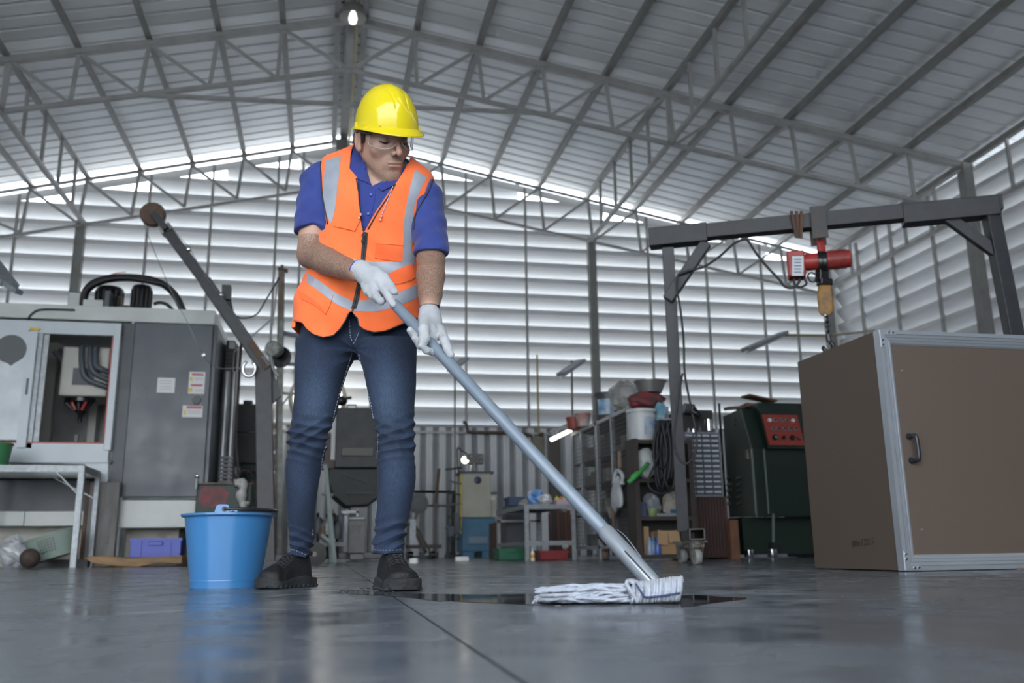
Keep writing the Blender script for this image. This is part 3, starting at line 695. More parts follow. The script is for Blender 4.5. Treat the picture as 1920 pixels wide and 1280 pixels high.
# ---- rusty mast with ladder-like side behind the crane
YM = 12.2
q = thing('lifting_mast', 'rusty upright mast with twin rails and rungs behind the crane post', 'mast', (X(525,1050,YM), YM, 0)); r_ = relto(q)
P_ = lambda a, c, Y=YM: Vector((X(a,c,Y), Y, Zp(a,c,Y)))
r_(MB().bar(P_(519,1050), P_(528,508), .085, .08)).build('mast_post', M_rustg, q)
r_(MB().bar(P_(528,512), P_(529,497), .04)).build('mast_tip', M_rust, q)
r_(MB().bar(P_(530,508), P_(531,504), .13, .10)).build('mast_cap', M_rust, q)
r_(MB().bar(P_(524,1052,YM-.1), P_(527,600,YM-.1), .06, .06)).build('side_rail', mat('grey_green_steel', (.27,.31,.29), .5, color2=(.16,.16,.15), scale=8), q)
for yy in (812,848,885): r_(MB().bar(P_(504,yy), P_(525,yy), .035)).build('rung', M_galv, q)
r_(MB().bar(P_(511,610), P_(521,520), .02)).build('stay', M_steel2, q)
r_(MB().bar(P_(530,624), P_(568,631), .06, .05)).build('cross_arm', M_dk, q)
r_(MB().bar(P_(530,681), P_(568,684), .05, .04)).build('cross_arm', M_dk, q)
r_(MB().bar(P_(530,737), P_(568,739), .04, .03)).build('cross_arm', M_steel2, q)
r_(MB().bar(P_(424,672), P_(510,598), .02)).build('stay', M_steel2, q)
r_(MB().bar(P_(527,762), P_(545,738), .02)).build('stay', M_steel2, q)
r_(MB().box(X(505,1050,YM)-.1, X(530,1050,YM)+.25, YM-.25, YM+.25, 0, .05)).build('foot', M_rust, q)

# ---- grey control cabinet behind the crane
YK = 13.6
def gbox(root, px0, px1, pyt, pyb, Y, dep, name, m, bev=.01, label=None):
    ym_ = (pyt+pyb)/2; l = root.location
    b = MB(); b.box(xY(px0,ym_,Y)-l.x, xY(px1,ym_,Y)-l.x, Y-l.y, Y+dep-l.y, max(0,zY(px0,pyb,Y))-l.z, zY(px0,pyt,Y)-l.z)
    return b.build(name, m, root, bevel=bev, label=label)
M_gd = mat('dull_dark_grey', (.05,.053,.057), .55, color2=(.07,.071,.075), scale=5)
q = thing('old_lathe_cabinet', 'dark grey boxy machine seen between the cabinet and the crane post', 'machine', (X(470,1050,YK), YK, 0))
gbox(q, 436, 508, 757, 868, YK, .6, 'housing', M_gd); gbox(q, 456, 474, 750, 758, YK, .2, 'cap', M_blackg); gbox(q, 445, 505, 868, 1062, YK+.1, .5, 'pedestal', mat('oily_green_black', (.025,.04,.035), .5, var=.5, scale=9))
gbox(q, 437, 505, 808, 811, YK-.01, .01, 'seam', M_blackg); gbox(q, 430, 470, 796, 800, YK+.3, .05, 'yellow_rail', M_yel)
rnd = random.Random(5)
for k in range(7):
    a0 = (430+rnd.random()*60, 880+rnd.random()*30); a1 = (430+rnd.random()*70, 900+rnd.random()*70)
    relto(q)(MB()) ; bb = MB().tube(smoothpath([(X(a0[0],a0[1],YK-.2), YK-.2, Zp(*a0,YK-.2)), (X((a0[0]+a1[0])/2,a0[1],YK-.3), YK-.3, Zp(a0[0],a0[1]+5,YK-.3)), (X(*a1,YK-.2), YK-.2, Zp(*a1,YK-.2))]), .02, 6)
    relto(q)(bb).build('hose', M_black if k % 2 else M_rustg, q, smooth=True)

# ---- milling machine seen between the man's legs
YV = 12.6
q = thing('milling_machine', 'grey and dark green machine tool standing behind the man, seen between his legs', 'machine', (X(665,1045,YV), YV, 0)); r_ = relto(q)
b = MB(); b.prism([(X(630,800,YV),Zp(630,876,YV)),(X(630,800,YV),Zp(630,764,YV)),(X(691,800,YV),Zp(691,764,YV)),(X(706,800,YV),Zp(706,772,YV)),(X(712,800,YV),Zp(712,876,YV))], YV, YV+.6); r_(b).build('head_housing', M_gd, q, bevel=.012)
b = MB(); b.prism([(X(640,850,YV),Zp(640,855,YV)),(X(640,850,YV),Zp(640,838,YV)),(X(700,850,YV),Zp(700,838,YV)),(X(700,850,YV),Zp(700,855,YV))], YV-.02, YV); r_(b).build('badge_plate', mat('dull_bronze_plate', (.12,.115,.105), .5, .2), q, bevel=.015)
r_(MB().tube([P for P in ((X(651,763,YV),YV+.1,Zp(651,763,YV)),(X(652,757,YV),YV+.1,Zp(652,757,YV)),(X(668,757,YV),YV+.1,Zp(668,757,YV)),(X(669,764,YV),YV+.1,Zp(669,764,YV)))], .012, 6)).build('lifting_handle', M_dk2, q)
b = MB(); b.prism([(X(a,900,YV),Zp(a,c,YV)) for a, c in ((615,878),(720,878),(722,925),(690,948),(650,950),(625,930),(614,900))], YV-.05, YV+.7); r_(b).build('bed', mat('very_dark_green', (.009,.016,.014), .5, var=.5, scale=7), q, bevel=.02)
r_(MB().bar((X(640,888,YV),YV-.07,Zp(640,888,YV)), (X(688,905,YV),YV-.07,Zp(688,905,YV)), .02).bar((X(650,925,YV),YV-.07,Zp(650,925,YV)), (X(700,925,YV),YV-.07,Zp(700,925,YV)), .03)).build('trim_rail', M_green, q)
gbox(q, 600, 632, 812, 878, YV+.3, .3, 'side_box', mat('maroon_box', (.09,.055,.055), .5)); gbox(q, 621, 631, 772, 862, YV+.25, .03, 'white_strip', M_white)
gbox(q, 655, 690, 948, 1042, YV+.1, .4, 'column', M_blackg)
gbox(q, 615, 735, 1035, 1048, YV-.1, .6, 'foot', M_blackg)
for k in range(5): gbox(q, 618+k*9, 624+k*9, 965, 1040, YV-.0, .05, 'rod', M_galv if k % 2 else M_dk2, 0)
b = MB(); b.box(X(640,962,YV-.2),X(672,962,YV-.2),YV-.2,YV-.15,Zp(640,962,YV-.2),Zp(640,957,YV-.2)); b.box(X(668,962,YV-.2),X(672,962,YV-.2),YV-.2,YV-.15,Zp(640,975,YV-.2),Zp(640,955,YV-.2)); b.box(X(655,962,YV-.2),X(672,962,YV-.2),YV-.2,YV-.15,Zp(640,974,YV-.2),Zp(640,970,YV-.2)); r_(b).build('hand_grip', M_galv, q)
q = thing('control_box', 'small pale grey box with dark lettering under the machine behind the legs', 'box', (X(669,1037,11.8), 11.8, Zp(669,1037,11.8)))
q.location.z = .0
gbox(q, 653, 685, 974, 1037, 11.8, .2, 'box_body', mat('dirty_pale_grey', (.19,.185,.18), .5, var=.2, scale=12)); gbox(q, 653, 685, 969, 974, 11.78, .22, 'lid', M_galv)
for (a, c, d_, e) in ((660,986,663,998),(660,985,668,988),(666,990,672,993),(672,985,676,998),(670,985,678,988)): gbox(q, a, d_, c, e, 11.79, .01, 'lettering', M_dk, 0)
gbox(q, 664, 669, 1024, 1030, 11.79, .01, 'keyhole', M_blackg, 0)
gbox(q, 655, 683, 1037, 1050, 11.82, .15, 'foot', M_blackg)
q = thing('bench_lamp', 'black lamp head clamped above the machine behind the legs', 'lamp', (X(637,745,YV), YV+.2, Zp(637,764,YV))); r_ = relto(q)
r_(MB().ball((X(640,747,YV), YV+.2, Zp(640,747,YV)), (.09,.08,.07), 14, 10)).build('lamp_head', M_blackg, q, smooth=True)
r_(MB().tube([(X(650,742,YV),YV+.2,Zp(650,742,YV)),(X(660,741,YV),YV+.2,Zp(660,741,YV))], .02, 8).tube([(X(634,750,YV),YV+.2,Zp(634,750,YV)),(X(633,763,YV),YV+.2,Zp(633,763,YV)+.01)], .02, 8)).build('lamp_arm', M_black, q)
# glowing disc standing in for a bright round wall opening behind his thigh
q = thing('glowing_opening_disc', 'big round white glowing lamp half hidden behind the man\'s right thigh', 'lamp', (X(596,746,16.8), 16.8, 0)); 
zc = Zp(596,748,16.8)
MB().shell([(.44,.12),(.50,.0),(.53,0),(.47,.14),(.44,.12)], (0,0,zc), (0,-1,0), 32).build('opening_rim', mat('opening_rim_cream', (.72,.69,.58), .4), q, smooth='auto')
MB().lathe([(.001,.02),(.47,.02),(.47,0),(.001,0)], (0,0,zc), (0,-1,0), 32).build('glow_disc', mat('opening_glow_warm', (.9,.9,.85), .5, emit=(1,.96,.88), estr=3.0), q)
MB().bar((0,.1,0), (0,.1,zc), .06).build('stand', M_steel, q)  # added stand that holds up the glowing disc
MB().box(-.25,.25,-.15,.35,0,.04).build('base_plate', M_steel, q)
# A-frame stand + wheel
q = thing('folding_stand', 'pale green folding A-frame stand behind the man\'s right calf', 'stand', (X(620,1055,11.0), 11.0, 0)); r_ = relto(q)
P_ = lambda a, c, Y=11.0: Vector((X(a,c,Y), Y, max(0,Zp(a,c,Y))))
M_pg = mat('pale_green_paint', (.22,.27,.26), .5, var=.2, scale=10)
r_(MB().bar(P_(610,872), P_(628,1056), .045)).build('leg', M_pg, q); r_(MB().bar(P_(612,872,11.35), P_(621,1054,11.35), .04)).build('leg', M_pg, q)
r_(MB().bar(P_(603,1002), P_(622,1018), .035)).build('brace', M_pg, q); r_(MB().tube([P_(603,926), P_(625,928)], .02, 6)).build('pin', M_galv, q)
r_(MB().bar(P_(609,874), P_(612,874,11.4), .05)).build('hinge', M_pg, q)
q = thing('trolley_wheel', 'dark solid wheel standing on the floor behind the right shoe', 'wheel', (X(590,1055,8.6), 8.6, 0)); zr = .105
MB().lathe([(.001,-.02),(.04,-.03),(.07,-.022),(.105,-.02),(.105,.02),(.07,.022),(.04,.03),(.001,.02)], (0,0,zr), (.15,1,0), 26).build('tyre', mat('dark_brown_rubber', (.02,.018,.017), .6), q, smooth='auto')
MB().lathe([(.001,-.034),(.022,-.034),(.022,.034),(.001,.034)], (0,0,zr), (.15,1,0), 12).build('hub', M_rustg, q)
# clutter of fittings below the machine: pipe fittings, valve stand
rnd = random.Random(11)
q = thing('valve_rack', 'low rack of pipes, valves and small motors behind the man\'s legs', 'rack', (X(625,1045,11.6), 11.6, 0)); r_ = relto(q)
for k in range(5):
    px = 596+k*9; top = 950+rnd.random()*25
    r_(MB().tube([P_(px, 1048, 11.6), P_(px, top, 11.6)], .018, 8)).build('pipe', M_galv if k % 2 else M_blackg, q)
    r_(MB().lathe([(.001,0),(.05,0),(.06,.05),(.06,.16),(.03,.2),(.001,.2)], P_(px, top+28+rnd.random()*20, 11.55), (0,0,1), 10)).build('valve', (M_dk2, M_rustg, M_galv, M_blackg)[k % 4], q, smooth='auto')
r_(MB().bar(P_(592,1020,11.6), P_(645,1020,11.6), .05)).build('rail', M_blackg, q); r_(MB().box(X(592,1040,11.6), X(648,1040,11.6), 11.5, 11.8, 0, .04)).build('skid', M_blackg, q)
# fluorescent fitting hanging at the far left
YF = 9.2
q = thing('fluorescent_fitting', 'dusty unlit fluorescent fitting poking in at the left edge', 'light fitting', (X(5,520,YF), YF, Zp(5,520,YF))); r_ = relto(q)
P_ = lambda a, c, Y=YF: Vector((X(a,c,Y), Y, Zp(a,c,Y)))
r_(MB().bar(P_(-40,460), P_(18,535,YF-.5), .17, .06)).build('housing', M_galv, q, bevel=.01)
r_(MB().tube([P_(-34,482,YF-.1), P_(10,542,YF-.55)], .018, 8)).build('tube_lamp', M_white, q)
r_(MB().bar(P_(8,530,YF-.5), P_(36,548,YF-.6), .08, .04)).build('end_bracket', M_galv, q)
r_(MB().tube([P_(-30,470), P_(-30,300)], .01, 6)).build('hanger', M_galv, q)
# cable sagging on mast
# ================================================================== centre background
def P3(a, c, Y): return Vector((xY(a,c,Y), Y, zY(a,c,Y)))
def fbox(root, px0, px1, pyt, pyb, Y, dep, name, m, bev=0, z0=None, label=None):
    l = root.location; ym_ = (pyt+pyb)/2; b = MB()
    zb = max(0.0, zY(px0,pyb,Y)) if z0 is None else z0
    b.box(xY(px0,ym_,Y)-l.x, xY(px1,ym_,Y)-l.x, Y-l.y, Y+dep-l.y, zb-l.z, zY((px0+px1)/2,pyt,Y)-l.z)
    return b.build(name, m, root, bevel=bev, label=label)
# cream and blue machine near the back wall
YE = 15.6
M_cream = mat('cream_enamel_dirty', (.50,.49,.40), .4, var=.18, scale=3); M_mblue = mat('machine_blue', (.045,.16,.28), .45, color2=(.07,.19,.30), scale=5)
q = thing('spark_machine', 'tall machine with cream upper half and blue lower half near the back wall', 'machine', (xY(897,1040,YE), YE, 0)); r_ = relto(q)
fbox(q, 866, 921, 886, 970, YE, .6, 'upper_housing', M_cream, .015); fbox(q, 921, 931, 925, 970, YE+.05, .5, 'side_housing', M_cream, .01)
fbox(q, 866, 931, 971, 1034, YE-.02, .62, 'lower_housing', M_mblue, .015); fbox(q, 868, 889, 1033, 1041, YE, .5, 'foot', M_mblue, z0=0); fbox(q, 904, 929, 1033, 1041, YE, .5, 'foot', M_mblue, z0=0)
fbox(q, 863, 866, 884, 1000, YE-.01, .03, 'yellow_pipe', M_yel); fbox(q, 862, 926, 883, 887, YE-.03, .6, 'top_edge', M_dk2)
fbox(q, 920, 932, 922, 926, YE, .5, 'ledge', M_dk2); fbox(q, 921, 928, 930, 937, YE+.04, .02, 'label_plate', M_white)
fbox(q, 879, 914, 1006, 1018, YE-.04, .02, 'faded_print', mat('faded_print', (.20,.26,.33), .6)); fbox(q, 876, 912, 1020, 1021.5, YE-.04, .02, 'trim_line', M_dk2)
r_(MB().lathe([(.001,.03),(.04,.03),(.06,.02),(.065,0),(.001,0)], P3(896,900,YE-.0), (0,-1,0), 18)).build('dial', mat('dial_blue', (.03,.04,.09), .35), q, smooth='auto')
r_(MB().tube([P3(890,884,YE+.2), P3(889,868,YE+.2)], .012, 6)).build('rod', M_galv, q); r_(MB().tube([P3(882,884,YE+.2), P3(884,872,YE+.2)], .03, 8)).build('cup', M_galv, q)
q2 = thing('display_unit', 'dark control unit with dials mounted above the cream and blue machine', 'box', (P3(893,869,YE+.2)))
fbox(q2, 879, 907, 850, 869, YE+.22, .18, 'unit_body', mat('mottled_dark_grey', (.10,.10,.105), .5, color2=(.2,.2,.2), scale=22), .01)
for a in (883, 903):
    b = MB().lathe([(.001,.01),(.022,.01),(.022,0),(.001,0)], P3(a,855,YE+.22), (0,-1,0), 12); relto(q2)(b).build('dial', M_galv, q2)
q = thing('gooseneck_lamp', 'small bright bulb on a bent black arm above the cream and blue machine', 'lamp', P3(860,884,YE+.1)); r_ = relto(q)
r_(MB().tube(smoothpath([P3(860,884,YE-.06), P3(858,870,YE-.04), P3(858,840,YE), P3(866,845,YE), P3(875,850,YE)]), .014, 6)).build('arm', M_black, q, smooth=True)
r_(MB().lathe([(.02,0),(.03,-.05),(.07,-.12)], P3(877,850,YE), (.3,0,1), 14)).build('shade', M_galv, q, smooth='auto')
r_(MB().ball(P3(872,862,YE), (.065,.06,.06), 14, 10)).build('bulb', mat('bulb_glow', (1,.95,.85), .4, emit=(1,.93,.78), estr=9), q, smooth=True)
# tool post and arms left of it
q = thing('tool_post', 'dark upright post hung with clamps and bent arms left of the cream machine', 'post', (xY(853,1040,15.2), 15.2, 0)); r_ = relto(q)
r_(MB().tube([P3(849,1042,15.2), P3(851,920,15.2)], .035, 8)).build('lower_post', M_blackg, q)
rnd = random.Random(2)
for k in range(7):
    yy = 880+k*22; r_(MB().bar(P3(843-rnd.random()*8, yy, 15.15), P3(862+rnd.random()*4, yy-4+rnd.random()*12, 15.15), .03)).build('clamp', M_dk2 if k % 2 else M_blackg, q)
for (a, c, d_, e) in ((840,985,852,1005),(852,960,862,1000)): r_(MB().box(xY(a,c,15.1), xY(d_,c,15.1), 15.1, 15.25, zY(a,e,15.1), zY(a,c,15.1))).build('switch_box', M_dk, q, bevel=.01)
r_(MB().box(xY(838,1040,15.2), xY(864,1040,15.2), 15.0, 15.5, 0, .06)).build('foot', M_blackg, q)
# rails and leaning bars
q = thing('pipe_barrier', 'thin dark horizontal pipe rail with uprights in front of the corrugated wall', 'rail', (xY(800,1040,15.9), 15.9, 0)); r_ = relto(q)
r_(MB().tube([P3(745,921,15.9), P3(848,922,15.9)], .025, 6)).build('rail', M_blackg, q); r_(MB().tube([P3(745,947,15.9), P3(848,948,15.9)], .02, 6)).build('rail', M_dk2, q)
for px in (756, 840): r_(MB().tube([Vector((P3(px,1036,15.9).x,15.9,0)), P3(px,921,15.9)], .02, 6)).build('upright', M_dk2, q)
q = thing('leaning_bar', 'rusty flat iron bar standing upright before the corrugated wall', 'bar', (xY(820,1030,15.7), 15.7, 0)); r_ = relto(q)
r_(MB().bar(P3(817,944,15.7), P3(823,878,15.7), .05, .03)).build('bar', M_rust, q); r_(MB().bar(P3(817,944,15.7), Vector((P3(815,1030,15.7).x,15.7,0)), .02, .02)).build('prop', M_rustg, q)
q = thing('pedestal_fan', 'round dark wall fan with a crooked stand right of the man\'s left calf', 'fan', (xY(788,1035,15.0), 15.0, 0)); r_ = relto(q)
fc = P3(784,943,15.0)
r_(MB().lathe([(.001,-.05),(.10,-.05),(.165,-.03),(.17,0),(.165,.05),(.05,.09),(.001,.09)], fc, (0,1,0), 20)).build('fan_cage', mat('fan_grey', (.17,.18,.19), .5), q, smooth='auto')
for k in range(3): r_(MB().tube([fc+Vector((math.cos(t)*(.05+.045*k), -.062, math.sin(t)*(.05+.045*k))) for t in np.linspace(0, 2*math.pi, 25)[:-1]], .005, 5, closed=True)).build('grille_ring', M_galv, q)
r_(MB().tube(smoothpath([P3(782,962,15.0), P3(777,985,15.0), P3(785,1010,15.0), P3(800,1036,15.0)]), .025, 6)).build('stand', M_rustg, q, smooth=True)
r_(MB().tube([P3(779,985,15.0), P3(806,1032,15.0)], .02, 6)).build('stay', M_rustg, q)
r_(MB().box(xY(775,1036,15)-.1, xY(806,1036,15)+.1, 14.8, 15.2, 0, .05)).build('base', M_blackg, q)
q = thing('flat_trolley', 'low dark flat trolley on castors behind the man\'s left foot', 'trolley', (xY(795,1040,14.2), 14.2, 0)); r_ = relto(q)
fbox(q, 765, 828, 1021, 1028, 14.2, .45, 'deck', mat('dirty_dark_steel', (.055,.045,.04), .6))
fbox(q, 768, 780, 973, 1021, 14.35, .05, 'pale_panel', M_galv); fbox(q, 762, 769, 980, 985, 14.2, .05, 'pin', M_rust)
for px in (772, 813):
    for dy in (.1,.36): r_(MB().lathe([(.001,-.03),(.06,-.03),(.06,.03),(.001,.03)], (xY(px,1036,14.2), 14.2+dy, .06), (1,0,0), 14)).build('castor', M_blackg, q, smooth='auto')
for i, (px, lb) in enumerate(((776,'small round white cap on the floor just right of the left boot'),)):
    c0 = atZ(px,1045,0); o = MB().lathe([(.001,.05),(.04,.05),(.05,.03),(.05,0)], (0,0,0), (0,0,1), 14).build('white_puck', M_white, smooth='auto', loc=(xY(px,1045,9.6), 9.6, 0)); tag(o, lb, 'lid')
o = MB().lathe([(.001,-.06),(.026,-.06),(.03,-.04),(.03,.04),(.026,.06),(.001,.06)], (0,0,.03), (1,0,.0), 14).build('paper_roll', mat('white_paper', (.72,.72,.73), .7), smooth='auto', loc=(xY(866,1043,9.6), 9.6, 0)); tag(o, 'white roll lying on the floor in front of the cream and blue machine', 'roll')
o.scale = (1.15,1,1)

# ---- wall fittings
YW = WALL_Y-.02
q = thing('electrical_box', 'beige wall-mounted electrical box at the end of the brown conduit', 'box', P3(1010,835,YW)); r_ = relto(q)
fbox(q, 998, 1022, 818, 854, YW-.12, .12, 'box_body', mat('beige_box', (.24,.22,.17), .5, var=.2, scale=6), .01); r_(MB().tube([P3(1015,818,YW-.06), P3(1015,811,YW-.06)], .05, 8)).build('gland', M_rust, q)
q = thing('wall_conduit', 'brown bent conduit pipe running along the back wall to the beige box', 'pipe', P3(870,795,YW)); r_ = relto(q)
r_(MB().tube(smoothpath([P3(868,791,YW), P3(874,794,YW), P3(877,806,YW), P3(885,810,YW), P3(960,811,YW), P3(985,813,YW), P3(998,818,YW)], 4), .032, 8)).build('conduit_pipe', mat('brown_pipe', (.10,.075,.06), .5), q, smooth=True)
def pole(name, label, px0, py0, px1, py1, r, m, Y=YW-.1, cat='pole'):
    o = MB().tube([P3(px0,py0,Y), P3(px1,py1,Y)], r, 8).build(name, m); tag(o, label, cat); return o
pole('drop_pipe', 'thin yellow pipe dropping down the back wall to the beige box', 1010, 812, 1007, 665, .02, mat('yellow_brown_pipe', (.45,.36,.14), .5), cat='pipe')
def hang_light(name, label, a, b_, pole_, Y, m=M_galv, lit=False):
    q = thing(name, label, 'light fitting', P3(*a, Y)); r_ = relto(q)
    p0, p1 = P3(*a, Y), P3(*b_, Y-.55)
    r_(MB().bar(p0, p1, .16, .05, up=(0,0,1))).build('housing', m, q, bevel=.008)
    r_(MB().tube([p0+Vector((-.02,-.02,-.05)), p1+Vector((-.02,-.02,-.05))], .02, 8)).build('tube_lamp', mat('tube_glow', (1,1,.95), .4, emit=(1,.98,.88), estr=4) if lit else M_white, q)
    if pole_ == 'rod': r_(MB().tube([P3(1455,628,Y), P3(1555,629,Y), atX(1640,620,10.98)], .022, 6)).build('support_rod', mat('yellowish_rod', (.35,.30,.18), .5), q)
    elif pole_: r_(MB().tube([P3(*pole_[0], Y), P3(*pole_[1], Y)], .015, 6)).build('pole', M_rustg, q)
    return q
hang_light('fluorescent_fitting', 'unlit fluorescent fitting on a pole right above the wire cage', (1090,676), (1052,702), ((1072,676),(1076,1044)), 13.0)
hang_light('fluorescent_fitting', 'unlit fluorescent fitting on a tall pole behind the mop handle', (872,672), (846,694), ((853,680),(853,1039)), 15.4)
hang_light('fluorescent_fitting', 'unlit fluorescent fitting hanging on a long rod left of the hook block', (1470,624), (1398,655), 'rod', 12.0)
YT = 10.8
q = thing('tube_light', 'lit fluorescent tube at the far end of the wire cage', 'light fitting', P3(1052,815,YT)); r_ = relto(q)
p0, p1 = P3(1034,824,YT-.2), P3(1071,806,YT)
r_(MB().tube([p0, p1], .026, 12)).build('tube_lamp', mat('tube_glow', (1,1,.95), .4, emit=(1,.98,.88), estr=3), q, smooth='auto')
r_(MB().bar(p0+Vector((0,.05,.085)), p1+Vector((0,.05,.085)), .05, .03)).build('housing', M_galv, q); r_(MB().tube([p1+Vector((0,.02,.06)), Vector((2.97, 10.49, 1.475))], .02, 6)).build('bracket', M_galv, q)
# dark door-like panel behind
o = MB().box(xY(1032,900,15.8), xY(1052,900,15.8), 15.8, 15.9, 0, zY(1040,822,15.8)).build('steel_locker', mat('dark_brown_panel', (.10,.08,.07), .5)); tag(o, 'dark brown narrow locker standing behind the lit tube', 'locker')

# ---- angle-iron table with things on it
YTb = 10.1
tz = zY(1030,945,YTb)
q = thing('angle_iron_table', 'galvanised angle-iron work table cluttered with bags beside the wire cage', 'table', (xY(1030,1050,YTb), YTb, 0)); r_ = relto(q)
tx0, tx1 = xY(985,1000,YTb), xY(1079,1000,YTb); ty1 = YTb+1.7
r_(MB().box(tx0, tx1, YTb, ty1, tz-.03, tz)).build('table_top', mat('grimy_sheet', (.2,.2,.19), .5, var=.4, scale=9), q)
r_(MB().box(tx0, tx1, YTb-.006, YTb+.004, tz-.055, tz)).build('edge_rail', M_galv, q); r_(MB().box(tx0-.01, tx0, YTb, ty1, tz-.055, tz)).build('edge_rail', M_galv, q)
for x_, y_, sx, sy in ((tx0,YTb,1,1),(tx1,YTb,-1,1),(tx0,ty1,1,-1),(tx1,ty1,-1,-1)): r_(angle(x_, y_, 0, tz-.03, sx, sy, .045)).build('leg', M_galv, q)
zl = zY(1030,1017,YTb); r_(MB().box(tx0, tx1, YTb-.009, YTb-.001, zl-.03, zl+.02)).build('stretcher', M_galv, q); r_(MB().box(tx0-.010, tx0-.002, YTb, ty1, zl-.03, zl+.01)).build('stretcher', M_galv, q)
r_(MB().box(tx0, tx1, ty1-.004, ty1+.004, zl+.28, zl+.31)).build('stretcher', M_steel2, q)
def bag(name, label, cat, px, py, Y, r, m, z, seed, jit=.18): 
    b = MB(); b.ball((0,0,r[2]), r, 14, 9, jit, seed); b.v = [(x,y,max(zz,0)) for x,y,zz in b.v]; o = b.build(name, m, loc=(xY(px,py,Y), Y, z)); return tag(o, label, cat)
bag('plastic_bag', 'bright blue plastic bag heaped on the angle-iron table', 'bag', 1006, 930, YTb+.55, (.11,.1,.10), mat('blue_film', (.04,.22,.62), .3, color2=(.5,.6,.7), scale=9), tz, 3)
bag('plastic_bag', 'white plastic bag beside the blue one on the angle-iron table', 'bag', 1024, 932, YTb+.25, (.075,.07,.065), mat('white_film', (.62,.64,.65), .3, trans=.1), tz, 6)
bag('cloth_bundle', 'pale cloth slumped over the left edge of the angle-iron table', 'cloth', 987, 940, YTb+.85, (.10,.16,.05), mat('pale_dirty_cloth', (.42,.41,.37), .8, bump=.5, scale=10), tz, 8)
q = thing('plastic_tray', 'pink plastic tray on the angle-iron table', 'tray', (xY(1057,945,YTb+.3), YTb+.12, tz)); 
MB().box(-.13,.13,0,.35,0,.008).box(-.13,.13,0,.008,0,.055).box(-.13,.13,.342,.35,0,.055).box(-.13,-.122,0,.35,0,.055).box(.122,.13,0,.35,0,.055).build('tray_body', mat('mauve_plastic', (.52,.38,.52), .4), q, bevel=.004)
for i, (dx, c_l, h, nm) in enumerate(((-.08,(.62,.58,.07),.10,'yellow'),(-.03,(.75,.3,.12),.09,'orange'),(.02,(.72,.70,.06),.12,'lime'),(.07,(.78,.76,.74),.08,'white'),(.10,(.55,.12,.10),.07,'red'))):
    o = MB().lathe([(.03,0),(.034,.02),(.034,h*.7),(.015,h*.85),(.015,h),(.001,h)], (0,0,0), (0,0,1), 12).build('bottle', mat('bottle_'+nm, c_l, .35), smooth='auto', loc=(xY(1057,945,YTb+.3)+dx, YTb+.30, tz+.009)); tag(o, f'small {nm} bottle standing in the pink tray', 'bottle')
q = crate('plastic_bin', 'dusty blue plastic bin behind the angle-iron table', 'bin', 955, 983, 931, 948, 12.0, mat('dusty_blue_plastic', (.05,.08,.16), .5), handle=False); 
zz = q.location.z; MB().box(-.14,.14,.02,.3,-zz,-.005).build('stand', M_dk2, q)
crate('plastic_crate', 'green plastic crate on the floor at the left foot of the angle-iron table', 'crate', 936, 983, 1028, 1047, 10.7, mat('deep_green_plastic', (.015,.13,.07), .4), zb=0)
q = crate('tool_box', 'long red steel tool box on the floor under the angle-iron table', 'tool box', 1021, 1073, 1032, 1050, 10.0, mat('tool_box_red', (.30,.035,.04), .4, var=.3, scale=12), zb=0, handle=False); q.location.y = 10.2
q = thing('spray_bottle', 'small bottle with orange and white label on the floor beside the table leg', 'bottle', (xY(997,1050,10.0), 9.95, 0))
MB().lathe([(.022,0),(.024,.01),(.024,.085),(.014,.10),(.014,.105)], (0,0,0), (0,0,1), 14).build('bottle_body', mat('bottle_white', (.78,.76,.74), .35), q, smooth='auto')
MB().lathe([(.0245,.03),(.0245,.06)], (0,0,0), (0,0,1), 14).build('paper_label', mat('label_orange', (.7,.30,.05), .5), q, smooth='auto'); MB().lathe([(.0245,.06),(.0245,.075)], (0,0,0), (0,0,1), 14).build('paper_label', M_yel, q, smooth='auto')
MB().lathe([(.017,.105),(.017,.135),(.001,.14)], (0,0,0), (0,0,1), 12).build('cap', mat('pale_blue_cap', (.35,.45,.55), .4), q, smooth='auto')
bag('cloth_lump', 'white crumpled lump lying on top of the red tool box', 'cloth', 1060, 1035, 10.35, (.035,.03,.03), M_white, .115, 9)
# things stored beneath the table against the wall
q = thing('stored_panels', 'row of dark boards leaning behind the angle-iron table', 'boards', (xY(1040,1040,12.6), 12.6, 0)); rnd = random.Random(8)
for k in range(7):
    cc = rnd.choice(['a','b','c']); mm = {'a': mat('board_dark_brown', (.09,.06,.045), .7), 'b': mat('board_charcoal', (.05,.05,.055), .6), 'c': mat('board_reddish', (.14,.07,.05), .7)}[cc]
    fbox(q, 1030+k*7, 1036+k*7, 955+rnd.random()*20, 1040, 12.6+.05*k, .04, 'board', mm, z0=0)
o = MB().box(-.25,.25,0,.5,0,.5).build('scrap_bin', mat('rust_brown_bin', (.12,.06,.04), .7, color2=(.04,.035,.03), scale=7), loc=(xY(968,1030,12.4), 12.6, 0), bevel=.01); tag(o, 'rust brown scrap bin standing behind the green crate', 'bin')

